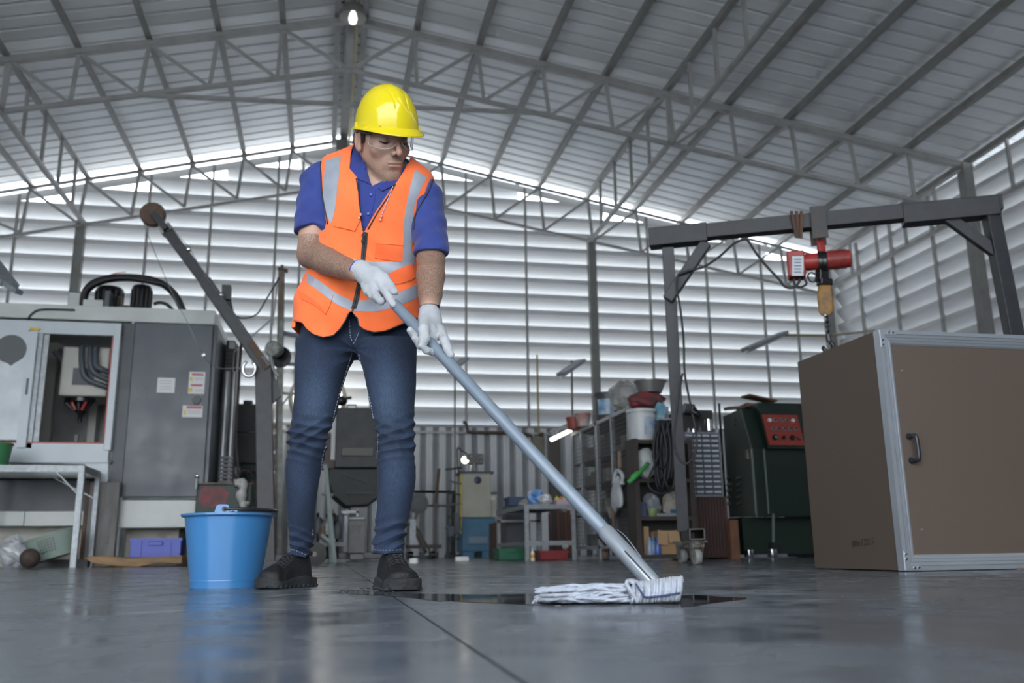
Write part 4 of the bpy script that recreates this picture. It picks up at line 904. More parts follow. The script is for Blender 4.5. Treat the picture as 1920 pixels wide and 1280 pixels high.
# ---- wire-mesh cage shelving
CX = 2.93; cy0, cy1 = 8.42, 10.5; cz = 1.49
q = thing('wire_cage_rack', 'tall galvanised rack with wire mesh doors and a hanging shopping bag', 'rack', (CX, cy0, 0)); r_ = relto(q)
cw = .42
def Cy(px, py): return atX(px, py, CX).y
for y_, w_ in ((cy0,.04),(Cy(1150,900),.025),(Cy(1121,900),.055),(Cy(1092,900),.03),(cy1,.035)):
    r_(MB().box(CX-.012, CX+.03, y_-w_/2*1.4, y_+w_/2*1.4, .0 if w_ > .03 else .12, cz)).build('post', M_galv, q, bevel=.003)
for y_ in (cy0, cy1): r_(MB().box(CX+cw-.03, CX+cw, y_-.02, y_+.02, 0, cz)).build('post', M_galv, q)
for z_, nm in ((cz,'top_shelf'),(1.10,'shelf'),(.82,'shelf'),(.50,'shelf'),(.14,'shelf')):
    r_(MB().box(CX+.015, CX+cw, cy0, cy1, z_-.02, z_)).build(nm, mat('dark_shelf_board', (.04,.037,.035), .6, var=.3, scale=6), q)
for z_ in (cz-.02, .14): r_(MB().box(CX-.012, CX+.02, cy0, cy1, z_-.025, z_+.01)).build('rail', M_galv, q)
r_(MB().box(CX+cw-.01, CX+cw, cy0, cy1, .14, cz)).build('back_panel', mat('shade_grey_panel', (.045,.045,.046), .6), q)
# mesh doors
segs = [(cy0,Cy(1150,900)),(Cy(1150,900),Cy(1121,900)),(Cy(1121,900),Cy(1092,900)),(Cy(1092,900),cy1)]
for a_, c_e in segs:
    b = MB(); st = .045
    n_ = int((c_e-a_)/st)
    for i in range(1, n_): yy = a_+i*(c_e-a_)/n_; b.bar((CX-.006, yy, .16), (CX-.006, yy, cz-.03), .004)
    n_ = int((cz-.2)/st)
    for i in range(n_): zz = .18+i*st; b.bar((CX-.010, a_, zz), (CX-.010, c_e, zz), .004)
    o = r_(b).build('mesh_door', mat('dull_wire', (.13,.135,.14), .5, .3), q); o['kind'] = 'stuff'
rnd = random.Random(21)
cols = [(.13,.12,.11),(.20,.08,.06),(.10,.13,.16),(.30,.29,.27),(.20,.17,.12),(.06,.06,.065),(.12,.16,.13)]
n_i = 0; CN = ['charcoal', 'dull red', 'slate blue', 'pale grey', 'tan', 'black', 'grey-green']; seen_ = {}
for z_ in (1.10,.82,.50,.14):
    y_ = cy0+.14
    while y_ < cy1-.15:
        w_ = .10+rnd.random()*.14; h_ = .07+rnd.random()*.17; ci = rnd.randrange(7)
        if rnd.random() < .8:
            row = {1.10:'upper', .82:'second', .50:'third', .14:'bottom'}[z_]
            o = MB().box(-.13,.13,-w_/2,w_/2,0,h_).build('storage_box', mat('stored_colour_%d' % ci, cols[ci], .6, var=.4, scale=14), loc=(CX+.2, y_, z_+.001), bevel=.008)
            key = (row, ci); seen_[key] = seen_.get(key, 0)+1; oth = ['nearest', 'second nearest', 'third nearest', 'fourth nearest'][min(seen_[key]-1, 3)]; tag(o, f'{CN[ci]} box on the {row} mesh-fronted shelf, {oth} of its colour to the viewer', 'box', f'boxes on the {row} shelf inside the wire cage rack'); n_i += 1
        y_ += w_+.04+rnd.random()*.06
for py, px in ((1041,1128),(1041,1185)):
    y_ = Cy(px, py); r_(MB().lathe([(.001,-.03),(.05,-.03),(.055,-.02),(.055,.02),(.05,.03),(.001,.03)], (CX+.03, y_, .055), (1,0,0), 14)).build('castor', mat('brown_castor', (.16,.11,.09), .6), q, smooth='auto')
y_ = Cy(1148, 850); o = MB().box(CX-.016, CX-.013, y_-.10, y_+.10, zY(1164,878,8.8)+.02, zY(1164,848,8.8)+.02)
y_ = Cy(1164, 860); l = q.location; MB().box(-.018,-.014,y_-.05-l.y,y_+.05-l.y, atX(1164,877,CX).z, atX(1164,846,CX).z).build('paper_label', mat('tan_card', (.36,.24,.15), .7), q)
# shopping bag hanging on the mesh
q = thing('shopping_bag', 'white plastic shopping bag hanging on the wire mesh by its handles', 'bag', atX(1160,955,CX-.05)); r_ = relto(q)
G2 = lambda a, c, dx=0: atX(a, c, CX-.06-dx)
b = MB(); pts = [G2(a,c) for a, c in ((1163,893),(1161,905),(1160,920),(1160,935),(1158,950),(1160,957))]
b.tube(pts, [.03,.09,.14,.165,.14,.05], 14); bb = MB(); bb.v = [(CX-.075+(x-(CX-.06))*.25, y, z) for x, y, z in b.v]; bb.f = b.f; r_(bb).build('bag_body', mat('white_bag_film', (.52,.54,.56), .35, var=.25, scale=9, bump=.5), q, smooth=True)
for (a0, a1) in ((1152,1157),(1166,1161)): r_(MB().tube(smoothpath([G2(a0,905,.02), G2(a0+1,890,.02), G2(1158,880,.0)]), [.035]+[.02]*9+[.008], 8)).build('handle', _m['white_bag_film'], q, smooth=True)
r_(MB().tube([G2(1146,950), G2(1147,972)], [.05,.02], 8)).build('bag_tail', mat('grey_cloth_old', (.2,.19,.18), .8), q)
o = MB().tube([G2(1149,930,.03), G2(1151,1000,.03)], .02, 8).build('hanging_rod', M_rust); tag(o, 'thin dark rod hanging in front of the shopping bag', 'rod')
# on top of the cage
def pot(name, label, cat, px, py, Y, r0, r1, h, z, m, n=20, extra=None):
    q = MB().lathe([(r0,0),(r1,h*.94),(r1*1.06,h*.94),(r1*1.06,h),(r1*.94,h),(r0*.9,.01),(.001,.01)], (0,0,0), (0,0,1), n).build(name, m, smooth='auto', loc=(xY(px,py,Y), Y, z)); return tag(q, label, cat)
M_terra = mat('red_brown_plastic', (.32,.07,.05), .5, var=.3, scale=8)
pot('plastic_pot', 'red-brown plastic pot at the far end of the cage top', 'pot', 1077, 785, 10.2, .08, .10, .14, cz, M_terra)
pot('plastic_pot', 'second red-brown pot, right of the one at the cage end', 'pot', 1093, 785, 9.95, .07, .09, .15, cz, mat('red_brown_faded', (.34,.12,.10), .5, color2=(.5,.45,.42), scale=6))
q = thing('paint_bucket', 'large black paint bucket with a blue label on top of the wire cage', 'bucket', (CX+.2, Cy(1126,770)+.3, cz))
MB().lathe([(.15,0),(.17,.30),(.18,.30),(.18,.33),(.16,.33),(.14,.01),(.001,.01)], (0,0,0), (0,0,1), 24).build('bucket_body', mat('black_plastic_scuffed', (.06,.065,.07), .4), q, smooth='auto')
b = MB(); b.v = []; n=10
for i in range(n+1):
    a = math.radians(205+i*9); b.v += [(math.cos(a)*.168, math.sin(a)*.168, .08),(math.cos(a)*.176, math.sin(a)*.176, .25)]
b.f = [(2*i,2*i+2,2*i+3,2*i+1) for i in range(n)]; b.build('paper_label', mat('blue_print_label', (.05,.22,.45), .4, color2=(.6,.65,.7), scale=9), q, smooth='auto')
MB().tube([(math.cos(t)*.175, -.02, .31+math.sin(t)*.03) for t in np.linspace(0, math.pi, 12)], .004, 5).build('wire_handle', M_galv, q)
o = bag('plastic_bag', 'big crumpled clear bag piled on the cage top beside the metal bowl', 'bag', 1172, 760, 8.9, (.17,.20,.17), mat('crumpled_grey_film', (.42,.42,.41), .25, var=.25, scale=7, trans=.25), cz, 12, .14)

# ---- brown open shelf right of the cage
YSf = 8.14
sx0, sx1 = CX+.46, xY(1305,950,YSf)
sx0 = xY(1192,950,YSf)+.0
M_brown = mat('dark_brown_steel', (.05,.038,.034), .6, var=.3, scale=6)
q = thing('open_shelf_unit', 'dark brown open shelving full of boxes and bags, between cage and crane post', 'shelf', ((sx0+sx1)/2, YSf, 0)); r_ = relto(q)
dS = .21
r_(MB().box(sx0, sx0+.05, YSf, YSf+dS, 0, zY(1195,822,YSf))).build('side_panel', M_brown, q); r_(MB().box(sx1-.05, sx1, YSf, YSf+dS, 0, zY(1195,822,YSf))).build('side_panel', M_brown, q)
SZ = [zY(1235,y_,YSf) for y_ in (824,897,968,1040)]
for z_ in SZ: r_(MB().box(sx0+.05, sx1-.05, YSf, YSf+dS, z_-.035, z_)).build('shelf_board', M_brown, q)
r_(MB().box(sx0, sx1, YSf+dS, YSf+dS+.02, .05, SZ[0])).build('back_panel', mat('near_black_panel', (.03,.028,.027), .7), q)
def on(name, label, cat, px, sh, w, d, h, m, dy=.06, tilt=0, bev=.006):
    o = MB().box(-w/2,w/2,0,d,0,h).build(name, m, loc=(xY(px,1000,YSf+dy), YSf+dy, SZ[sh]+.001), bevel=bev); o.rotation_euler = (0,0,math.radians(tilt)); return tag(o, label, cat)
M_card = mat('brown_cardboard', (.36,.22,.115), .8, var=.12, scale=5); M_card2 = mat('light_cardboard', (.42,.28,.15), .8, var=.12, scale=5)
q2 = thing('cardboard_box', 'open brown cardboard box with bent flaps on the lowest shelf', 'box', (xY(1256,1000,YSf+.02), YSf+.03, SZ[3]+.001))
MB().box(-.11,.11,.03,.033,0,.22).box(-.11,.11,.19,.193,0,.22).box(-.11,-.107,.03,.19,0,.22).box(.107,.11,.03,.19,0,.22).box(-.11,.11,.03,.19,0,.003).build('box_body', M_card, q2)
MB().bar((-.055,.03,.22), (-.07,.0,.09), .10, .004).build('flap', M_card2, q2); MB().bar((.05,.03,.22), (.055,.005,.11), .11, .004).build('flap', M_card2, q2); MB().bar((.0,.19,.22), (.0,.20,.29), .2, .004).build('flap', M_card, q2)
on('cardboard_box', 'small upright cardboard box at the left end of the lowest shelf', 'box', 1212, 3, .055, .1, .26, M_card2, .10); on('cardboard_box', 'squat cardboard box behind the blue bottles on the lowest shelf', 'box', 1227, 3, .07, .05, .21, mat('greyish_cardboard', (.28,.21,.15), .8), .17)
for i, (px, cc, lb) in enumerate(((1217,(.25,.30,.38),'pale'),(1224,(.08,.16,.36),'middle'),(1232,(.06,.13,.42),'right-hand bright'))):
    o = MB().lathe([(.032,0),(.035,.02),(.035,.10),(.02,.13),(.014,.15),(.014,.165),(.001,.165)], (0,0,0), (0,0,1), 14).build('water_bottle', mat('blue_bottle_%d' % i, cc, .25), smooth='auto', loc=(xY(px,1000,YSf+.08), YSf+.08, SZ[3]+.001)); tag(o, f'{lb} blue plastic bottle on the lowest brown shelf', 'bottle', 'blue bottles on the lowest brown shelf')
on('plastic_tub', 'dark blue tub at the left end of the middle brown shelf', 'tub', 1208, 2, .07, .10, .14, mat('navy_tub', (.06,.08,.15), .4), .06)
pot('plastic_bowl', 'cream bowl with a green rim on the middle brown shelf', 'bowl', 1224, 960, YSf+.08, .035, .055, .075, SZ[2]+.001, mat('cream_green_plastic', (.34,.35,.22), .5, color2=(.12,.25,.05), scale=9))
on('metal_rulers', 'stack of steel strips laid along the middle brown shelf', 'strips', 1255, 2, .22, .06, .03, M_galv, .03); on('blue_case', 'small blue case at the right of the middle brown shelf', 'case', 1268, 2, .08, .05, .07, mat('petrol_blue', (.03,.09,.15), .4), .10); 
bpy.data.objects['blue_case'].location.z += .035 if False else 0
bag('paper_bag', 'pale crumpled paper bag on the middle brown shelf, right end', 'bag', 1262, 960, YSf+.16, (.10,.06,.12), mat('pale_paper_bag', (.36,.33,.29), .8), SZ[2]+.001, 14)
bag('plastic_bag', 'greyish plastic bag on the middle brown shelf behind the bowl', 'bag', 1222, 955, YSf+.17, (.09,.07,.11), mat('grey_film_dim', (.25,.26,.29), .4), SZ[2]+.001, 15)
bag('rice_sack', 'white sack with green print on the upper brown shelf', 'sack', 1212, 890, YSf+.12, (.10,.08,.15), mat('white_green_sack', (.50,.53,.53), .6, color2=(.10,.38,.12), scale=5, lo=.6, hi=.66), SZ[1]+.001, 16, .1)
bag('paper_bag', 'tan paper bundle beside the white sack on the upper brown shelf', 'bag', 1243, 890, YSf+.13, (.07,.07,.13), mat('tan_paper', (.24,.20,.16), .8), SZ[1]+.001, 17)
o = MB().tube(smoothpath([P3(1178,905,YSf-.05), P3(1190,893,YSf-.06), P3(1205,880,YSf-.04), P3(1214,868,YSf+.02)]), [.02]*4+[.03]*4+[.018]*8, 8).build('green_strap', mat('bright_green_strap', (.05,.36,.07), .5), smooth=True); tag(o, 'bright green strap hanging off the upper brown shelf', 'strap')
# top of brown shelf: white bucket, red bag, metal bowl, blue bag
q2 = thing('paint_bucket', 'white plastic bucket with a blue label on the brown shelf top', 'bucket', (xY(1203,800,YSf+.13), YSf+.13, SZ[0]+.001))
MB().lathe([(.12,0),(.135,.27),(.148,.27),(.148,.30),(.13,.30),(.11,.01),(.001,.01)], (0,0,0), (0,0,1), 26).build('bucket_body', mat('white_bucket_plastic', (.55,.57,.58), .4, var=.12, scale=6), q2, smooth='auto')
b = MB(); n = 8
for i in range(n+1):
    a = math.radians(262+i*8); b.v += [(math.cos(a)*.127, math.sin(a)*.127, .05),(math.cos(a)*.136, math.sin(a)*.136, .22)]
b.f = [(2*i,2*i+2,2*i+3,2*i+1) for i in range(n)]; b.build('paper_label', mat('pale_blue_label', (.16,.26,.42), .4, color2=(.45,.5,.56), scale=10), q2, smooth='auto')
M_redbag = mat('dark_red_fabric', (.22,.035,.035), .6, color2=(.06,.04,.045), scale=7)
o = bag('fabric_bag', 'dark red bag slumped above the white bucket', 'bag', 1213, 765, YSf+.2, (.19,.12,.10), M_redbag, SZ[0]+.305, 18, .1)
o = pot('metal_bowl', 'wide dull steel bowl resting on the red bag', 'bowl', 1220, 745, YSf+.2, .11, .155, .12, SZ[0]+.485, mat('dull_aluminium', (.38,.37,.36), .35, .7))
bag('plastic_bag', 'light blue bag stuffed beside the white bucket at the crane post', 'bag', 1236, 770, YSf+.16, (.07,.08,.13), mat('sky_blue_film', (.10,.32,.45), .35, color2=(.45,.42,.38), scale=8), SZ[0]+.16, 19)
o = on('small_carton', 'stack of dim cartons under the light blue bag on the shelf top', 'carton', 1243, 0, .11, .16, .158, mat('dim_carton', (.10,.09,.085), .7), .08)
o = MB().ball((0,0,.0), .03, 12, 8).build('orange_ball', mat('orange_plastic', (.55,.12,.03), .5), smooth=True, loc=(xY(1222,825,YSf-.06), YSf+.12, SZ[1]+.28)); bpy.data.objects.remove(o)
# cable bundle hung on crane post side
q2 = thing('cable_bundle', 'thick bundle of black cables hanging in loops left of the crane post', 'cables', P3(1243,785,YSf-.2)); rnd = random.Random(4); l = q2.location
for k in range(13):
    x0 = 1236+rnd.random()*22; w_ = 8+rnd.random()*22; b0 = 850+rnd.random()*60
    pts = smoothpath([P3(x0,788,YSf-.2-.01*k), P3(x0-w_*.5,830,YSf-.2-.01*k), P3(x0-w_*.4,b0,YSf-.2-.01*k), P3(x0+w_*.3,b0+10,YSf-.2-.01*k), P3(x0+w_*.6,845,YSf-.2-.01*k), P3(x0+3,788,YSf-.2-.01*k)], 5)
    b = MB().tube(pts, .011+rnd.random()*.006, 7); relto(q2)(b).build('cable_loop', mat('cable_black_blue', (.010,.012,.016), .5), q2, smooth=True)
relto(q2)(MB().tube(smoothpath([P3(1250,788,YSf-.2), P3(1236,850,YSf-.35), P3(1215,905,YSf-.35), P3(1240,925,YSf-.4), P3(1278,905,YSf-.4), P3(1281,860,YSf-.4), P3(1266,800,YSf-.4)], 6), .010, 7)).build('cable_loop', _m['cable_black_blue'], q2, smooth=True)
b = MB().bar(P3(1238,786,YSf-.2), P3(1262,786,YSf-.2), .02); relto(q2)(b).build('hanging_bar', M_galv, q2); relto(q2)(MB().bar(P3(1250,786,YSf-.2), P3(1250,786,YSf+.02), .02)).build('hanging_bar', M_galv, q2)

# ---- parts organiser on a ribbed cabinet
YO = 8.55
ox0, ox1 = xY(1290,1000,YO), xY(1365,1000,YO)
q = thing('ribbed_cabinet', 'dark red-brown ribbed cabinet under the small-parts organiser', 'cabinet', ((ox0+ox1)/2, YO, 0)); r_ = relto(q)
oz = zY(1325,931,YO)
r_(MB().box(ox0, ox1, YO+.012, YO+.5, .02, oz)).build('cabinet_body', mat('dark_maroon', (.06,.035,.033), .5), q)
nr = 13
for k in range(nr):
    x_ = ox0+(k+.5)*(ox1-ox0)/nr; r_(MB().box(x_-.010, x_+.010, YO, YO+.014, .04, oz-.005)).build('rib', mat('maroon_rib', (.085,.045,.042), .45, var=.3, scale=4), q)
r_(MB().box(ox1, ox1+.012, YO, YO+.5, .0, oz)).build('side_post', mat('brown_side_wood', (.17,.09,.055), .6), q)
q = thing('parts_organiser', 'grey small-parts organiser with many little clear drawers', 'organiser', ((xY(1282,870,YO)+xY(1354,870,YO))/2, YO, oz+.001)); r_ = relto(q)
gx0, gx1 = xY(1283,870,YO), xY(1353,870,YO); gz1 = zY(1318,810,YO)
r_(MB().box(gx0, gx1, YO+.03, YO+.2, oz+.001, gz1)).build('casing', mat('organiser_grey', (.16,.17,.19), .5), q)
for (a, c_, d_, e) in ((gx0,gx0+.02,oz,gz1),(gx1-.012,gx1,oz,gz1),(gx0,gx1,gz1-.015,gz1),(gx0,gx1,oz+.001,oz+.016)): r_(MB().box(a,c_,YO,YO+.05,max(d_,oz+.001),e)).build('rim', M_galv, q)
nc, nrow = 4, 12; cwid = (gx1-.012-gx0-.02)/nc; rh = (gz1-oz-.031)/nrow
proto = None
for i in range(nrow):
    for j in range(nc):
        lx = gx0+.02+cwid*(j+.5)-q.location.x; lz = .016+rh*(i+.5)
        if proto is None:
            b = MB(); b.box(-cwid*.45, cwid*.45, 0, .12, -rh*.38, rh*.38); proto = b.build('drawer', mat('smoky_drawer', (.13,.14,.17), .3), q, loc=(lx, .01, lz))
            pl = MB().box(-cwid*.40, cwid*.40, -.014, -.001, -rh*.05, rh*.27).build('drawer_lip', mat('pale_lip', (.52,.56,.62), .4), proto)
        else:
            o = proto.copy(); COL.objects.link(o); o.location = (lx, .01, lz); o.parent = q
            p2 = pl.copy(); COL.objects.link(p2); p2.parent = o
for px, lb, m_, r0, h_ in ((1329,'shiny steel cup on the small-parts organiser', M_chrome, .042, .115),):
    o = MB().lathe([(r0*.9,0),(r0,h_),(r0*.93,h_),(r0*.82,.01),(.001,.01)], (0,0,0), (0,0,1), 20).build('steel_cup', m_, smooth='auto', loc=(xY(px,800,YO+.1), YO+.1, gz1+.028)); tag(o, lb, 'cup')
o = MB().lathe([(.001,0),(.055,0),(.055,.026),(.001,.026)], (0,0,0), (0,0,1), 18).build('tape_roll', mat('violet_tape', (.10,.07,.17), .5), smooth='auto', loc=(xY(1329,805,YO+.1), YO+.1, gz1+.001)); tag(o, 'dark violet tape roll under the steel cup', 'tape')
for px, r0, h_, lb, mm in ((1291,.02,.05,'small steel fitting at the left of the organiser top', M_galv),(1300,.028,.04,'round steel nut on the organiser top', M_chrome),(1312,.02,.07,'thin dark fitting on the organiser top', M_dk2),(1345,.022,.06,'grey fitting at the right of the organiser top', M_galv)):
    o = MB().lathe([(r0,0),(r0,h_*.5),(r0*.5,h_*.6),(r0*.5,h_),(.001,h_)], (0,0,0), (0,0,1), 10).build('metal_fitting', mm, smooth='auto', loc=(xY(px,805,YO+.08), YO+.08, gz1+.001)); tag(o, lb, 'fitting')
# machine vice like clutter behind the organiser
q = thing('bench_grinder', 'dull grey machine head behind the parts organiser', 'machine', (xY(1325,770,9.3), 9.3, 0)); r_ = relto(q)
fbox(q, 1285, 1345, 768, 1045, 9.3, .4, 'pedestal', mat('shade_grey_panel', (.045,.045,.046), .6), .01, z0=0)
r_(MB().tube([P3(1282,765,9.25), P3(1300,768,9.25)], .06, 10)).build('motor', M_dk2, q, smooth='auto'); r_(MB().bar(P3(1296,762,9.2), P3(1312,782,9.2), .05)).build('arm', M_blackg, q)

# ---- green machine with red control panel
GX = 4.36
M_gm = mat('bottle_green_paint', (.006,.018,.013), .4, var=.35, scale=3); M_gml = mat('grey_green_side', (.085,.10,.09), .5, var=.25, scale=3)
g0 = atX(1408,840,GX); gy = g0.y
q = thing('green_machine_tool', 'dark green machine tool with a slanted red control panel', 'machine', (GX, gy, 0)); r_ = relto(q)
zt_g = atX(1388,766,GX); zk = g0.z; zb_g = atX(1425,968,GX).z; yb_g = gy+.62
prof = [(gy,zb_g),(gy,zk),(zt_g.y,zt_g.z),(yb_g,zt_g.z-.02),(yb_g,zb_g+.02)]
gx1_ = xY(1427,900,gy)+.0
XR = xY(1560,900,gy)
r_(MB().prism(prof, GX, GX+.012, 'yz')).build('side_panel', M_gml, q)
r_(MB().prism(prof, GX+.012, XR, 'yz')).build('housing', M_gm, q, bevel=.008)
# vents in the side panel
for i in range(5):
    for j in range(2):
        a = atX(1368+j*19, 896+i*12, GX); MB().box(-.012, .004, a.y-.055-gy, a.y+.055-gy, a.z-.012, a.z+.012).build('vent_slot', M_blackg if False else mat('vent_dark', (.02,.025,.022), .5), q)
        MB().add([(-.002, a.y-.055-gy, a.z+.02), (-.002, a.y+.055-gy, a.z+.02), (-.022, a.y+.055-gy, a.z-.006), (-.022, a.y-.055-gy, a.z-.006)], [(0,1,2,3)]).build('vent_hood', M_gml, q)
for a, c in ((1379,787),(1379,795)): p = atX(a, c, GX-.004); r_(MB().ball(p, (.006,.014,.014), 8, 6)).build('bolt', M_blackg, q)
p = atX(1400,852,GX-.01); r_(MB().box(GX-.02, GX, p.y-.03, p.y+.02, p.z-.05, p.z+.05)).build('hinge', M_rustg, q)
for pxa, pxb in ((1408,1416),(1432,1440)):
    xa = xY((pxa+pxb)/2, 900, gy)
    r_(MB().box(xa-.006, xa+.006, gy-.012, gy, zb_g+.03, zk-.01)).build('edge_trim', mat('worn_green_edge', (.16,.20,.18), .4), q)
# console
yc_ = gy-.03; cx0, cx1 = xY(1438,820,yc_), xY(1508,820,yc_)
def sl(z): # slanted face depth at a height
    t = (z-zk)/(zt_g.z-zk); return gy+(zt_g.y-gy)*t
ctz, cbz = zY(1470,755,gy+.1), zk
pr_ = [(sl(cbz)-.06, cbz-.01),(sl(ctz)-.10, ctz),(yb_g, ctz),(yb_g, cbz-.01)]
xcl = xY(1427,800,gy); 
r_(MB().prism(pr_, xY(1432,800,gy), XR-.14, 'yz')).build('console', M_gm, q, bevel=.006)
def on_sl(x, z, off): return (x, sl(z)-.06-(z-cbz)/(ctz-cbz)*.04-off, z)
xl, xr_ = xY(1441,820,gy-.06), xY(1508,820,gy-.06)
zh, zl_ = zY(1470,776,gy), zY(1470,836,gy)
b = MB(); vs = [on_sl(xl,zl_,.012), on_sl(xr_,zl_,.012), on_sl(xr_,zh,.012), on_sl(xl,zh,.012), on_sl(xl,zl_,-.0), on_sl(xr_,zl_,-.0), on_sl(xr_,zh,-.0), on_sl(xl,zh,-.0)]
b.add(vs, [(0,1,2,3),(7,6,5,4),(0,4,5,1),(1,5,6,2),(2,6,7,3),(3,7,4,0)]); pan_o = r_(b).build('control_panel', mat('panel_red', (.27,.036,.022), .45), q)
nrm = (Vector(on_sl(0,zh,0))-Vector(on_sl(0,zl_,0))).cross(Vector((1,0,0))).normalized()
if nrm.y > 0: nrm = -nrm
def knob(u, v, r, m, h=.02):
    z = zl_+(zh-zl_)*v; c = Vector(on_sl(xl+(xr_-xl)*u, z, .012)); b = MB().lathe([(.001,h),(r*.85,h),(r,h*.5),(r,0),(.001,0)], c, nrm, 12); r_(b).build('knob', m, pan_o, smooth='auto')
M_wl = mat('white_knob', (.7,.7,.72), .35)
for i, u in enumerate((.17,.32,.50,.65,.83)): knob(u, .80, .022, M_wl if i in (0,4) else M_galv); 
for i, u in enumerate((.32,.50,.65)): knob(u, .80, .013, M_blackg, .026)
for u in (.2,.36,.52,.68,.84): knob(u, .52, .021, M_galv); knob(u, .52, .013, M_blackg, .026)
for u, r, m in ((.2,.03,M_blackg),(.44,.02,M_blackg),(.68,.028,M_blackg),(.88,.026,mat('dark_red_knob',(.2,.05,.05),.4))): knob(u, .24, r, m, .03)
knob(.2, .22, .018, mat('green_knob',(.10,.22,.18),.4), .036)
# base and feet
r_(MB().box(xY(1392,1000,gy+.15), XR, gy+.14, yb_g, .04, zb_g+.0)).build('base', mat('green_black_base', (.008,.022,.015), .5), q)
r_(MB().box(xY(1448,1020,gy+.05), xY(1463,1020,gy+.05), gy+.05, gy+.16, .05, .16)).build('levelling_bracket', M_blackg, q)
for px in (1409, 1453):
    r_(MB().lathe([(.001,0),(.045,0),(.05,.01),(.05,.075),(.04,.08),(.001,.08)], (xY(px,1040,gy), gy+.05, 0.012), (0,0,1), 18)).build('levelling_foot', M_chrome, q, smooth='auto')
r_(MB().box(xY(1386,1045,gy), xY(1490,1045,gy), gy-.05, gy+.14, 0, .012)).build('base_plate', M_dk2, q)
r_(MB().bar((xY(1452,1010,gy), gy+.03, .16), (xY(1449,960,gy), gy-.005, zb_g+.03), .02)).build('edge_trim', _m['worn_green_edge'], q)
# orange timber prop left of base
o = MB().box(0,.09,0,.07,0,.38).build('timber_prop', mat('orange_brown_timber', (.20,.09,.05), .7, var=.3, scale=6), loc=(xY(1367,1000,8.5)-.0, 8.47, 0)); tag(o, 'orange-brown timber block between ribbed cabinet and green machine', 'timber')
# planks on top
q = thing('scrap_plank', 'splintered brown plank topmost on the green machine', 'plank', (xY(1428,748,gy+.3), gy+.3, zt_g.z+.05)); 
MB().box(-.16,.22,0,.16,0,.025).build('plank', M_wood if False else mat('scrap_timber', (.12,.07,.045), .8, color2=(.20,.12,.08), scale=6, bump=.5, stretch=(1,8,8)), q, bevel=.005); q.rotation_euler = (0, math.radians(7), .2); q.location.z = zY(1430,745,gy+.3)-.01
q = thing('scrap_plank', 'wide brown board under the topmost plank on the green machine', 'plank', (xY(1430,758,gy+.3), gy+.28, zt_g.z+.03)); MB().box(-.20,.25,0,.2,0,.05).build('plank', _m['scrap_timber'], q, bevel=.01); q.rotation_euler = (0, math.radians(3), -.1)
q = thing('scrap_plank', 'short plank poking left over the edge of the green machine top', 'plank', (xY(1382,760,gy+.35), gy+.33, zt_g.z+.025)); MB().box(-.12,.16,0,.1,0,.03).build('plank', _m['scrap_timber'], q, bevel=.006); q.rotation_euler = (0, math.radians(-6), .15)
o = MB().bar((0,0,0),(0,0,1.35),.02).build('upright_rod', M_blackg, loc=(xY(1351,800,9.0), 9.0, 0)); o.scale = (1,1,zY(1351,756,9.0)/1.35); tag(o, 'thin black rod standing left of the green machine', 'rod')
# black motor and lit lamps right of the console
q = thing('lathe_motor', 'black motor housing behind the console beside the big box', 'motor', (xY(1507,800,gy+.5), gy+.8, 0)); r_ = relto(q)
r_(MB().lathe([(.001,-.1),(.13,-.1),(.14,-.05),(.14,.15),(.001,.15)], P3(1503,795,gy+.8), (.3,1,0), 18)).build('motor_housing', M_blackg, q, smooth='auto')
fbox(q, 1500, 1535, 835, 1040, gy+.8, .4, 'pedestal', M_blackg, .01, z0=0)
q = thing('glowing_lamp', 'pair of small glowing bulbs beside the big brown box', 'lamp', P3(1512,815,gy+.62)); r_ = relto(q)
for a, c in ((1507,818),(1513,814)): r_(MB().ball(P3(a,c,gy+.62), .038, 12, 8)).build('bulb', mat('bulb_glow_soft', (1,.95,.85), .4, emit=(1,.92,.78), estr=2.2), q, smooth=True)
r_(MB().tube([P3(1510,822,gy+.64), P3(1512,842,gy+.66)], .02, 8)).build('lamp_stem', M_galv, q)
q = thing('tube_light', 'short pale tube lamp above the console of the green machine', 'light fitting', P3(1498,772,gy+1.4)); r_ = relto(q)
r_(MB().tube([P3(1493,775,gy+1.3), P3(1503,769,gy+1.5)], .035, 10)).build('tube_lamp', mat('tube_soft', (1,1,.95), .4, emit=(1,.98,.9), estr=.6), q); r_(MB().tube([P3(1499,776,gy+1.4), Vector((P3(1499,776,gy+1.4).x, gy+1.4, 0))], .02, 6)).build('pole', M_dk2, q)

# ---- high-bay pendant lamp under the ridge
YL = 12.2
pc = P3(662, 26, YL)
q = thing('pendant_lamp', 'grey dome high-bay pendant lamp hanging under the ridge', 'lamp', pc); r_ = relto(q)
b = MB().shell([(.05,.26),(.09,.22),(.16,.17),(.20,.06),(.205,0),(.195,0),(.19,.06),(.15,.15),(.05,.2)], pc+Vector((0,0,-.07)), (0,0,1), 28); r_(b).build('shade', mat('lamp_shade_grey', (.20,.19,.18), .4), q, smooth='auto')
r_(MB().lathe([(.001,-.12),(.05,-.10),(.065,-.04),(.055,.03),(.03,.09),(.001,.09)], pc+Vector((0,0,-.05)), (0,0,1), 16)).build('bulb', mat('bulb_cold', (.9,.95,1), .3, emit=(.9,.96,1), estr=2.2), q, smooth='auto')
r_(MB().tube([pc+Vector((0,0,.18)), Vector((pc.x, YL, zpur(RX,YL)-.1))], .03, 8)).build('hanger', M_steel, q)
q = thing('ridge_fan_box', 'round grey fixture at the far end of the ridge', 'fixture', P3(645,272,WALL_Y-.25)); r_ = relto(q)
r_(MB().box(xY(630,272,WALL_Y-.25), xY(652,272,WALL_Y-.25), WALL_Y-.3, WALL_Y-.12, zY(640,282,WALL_Y-.25), zY(640,262,WALL_Y-.25))).build('fixture_body', M_steel, q, bevel=.02)
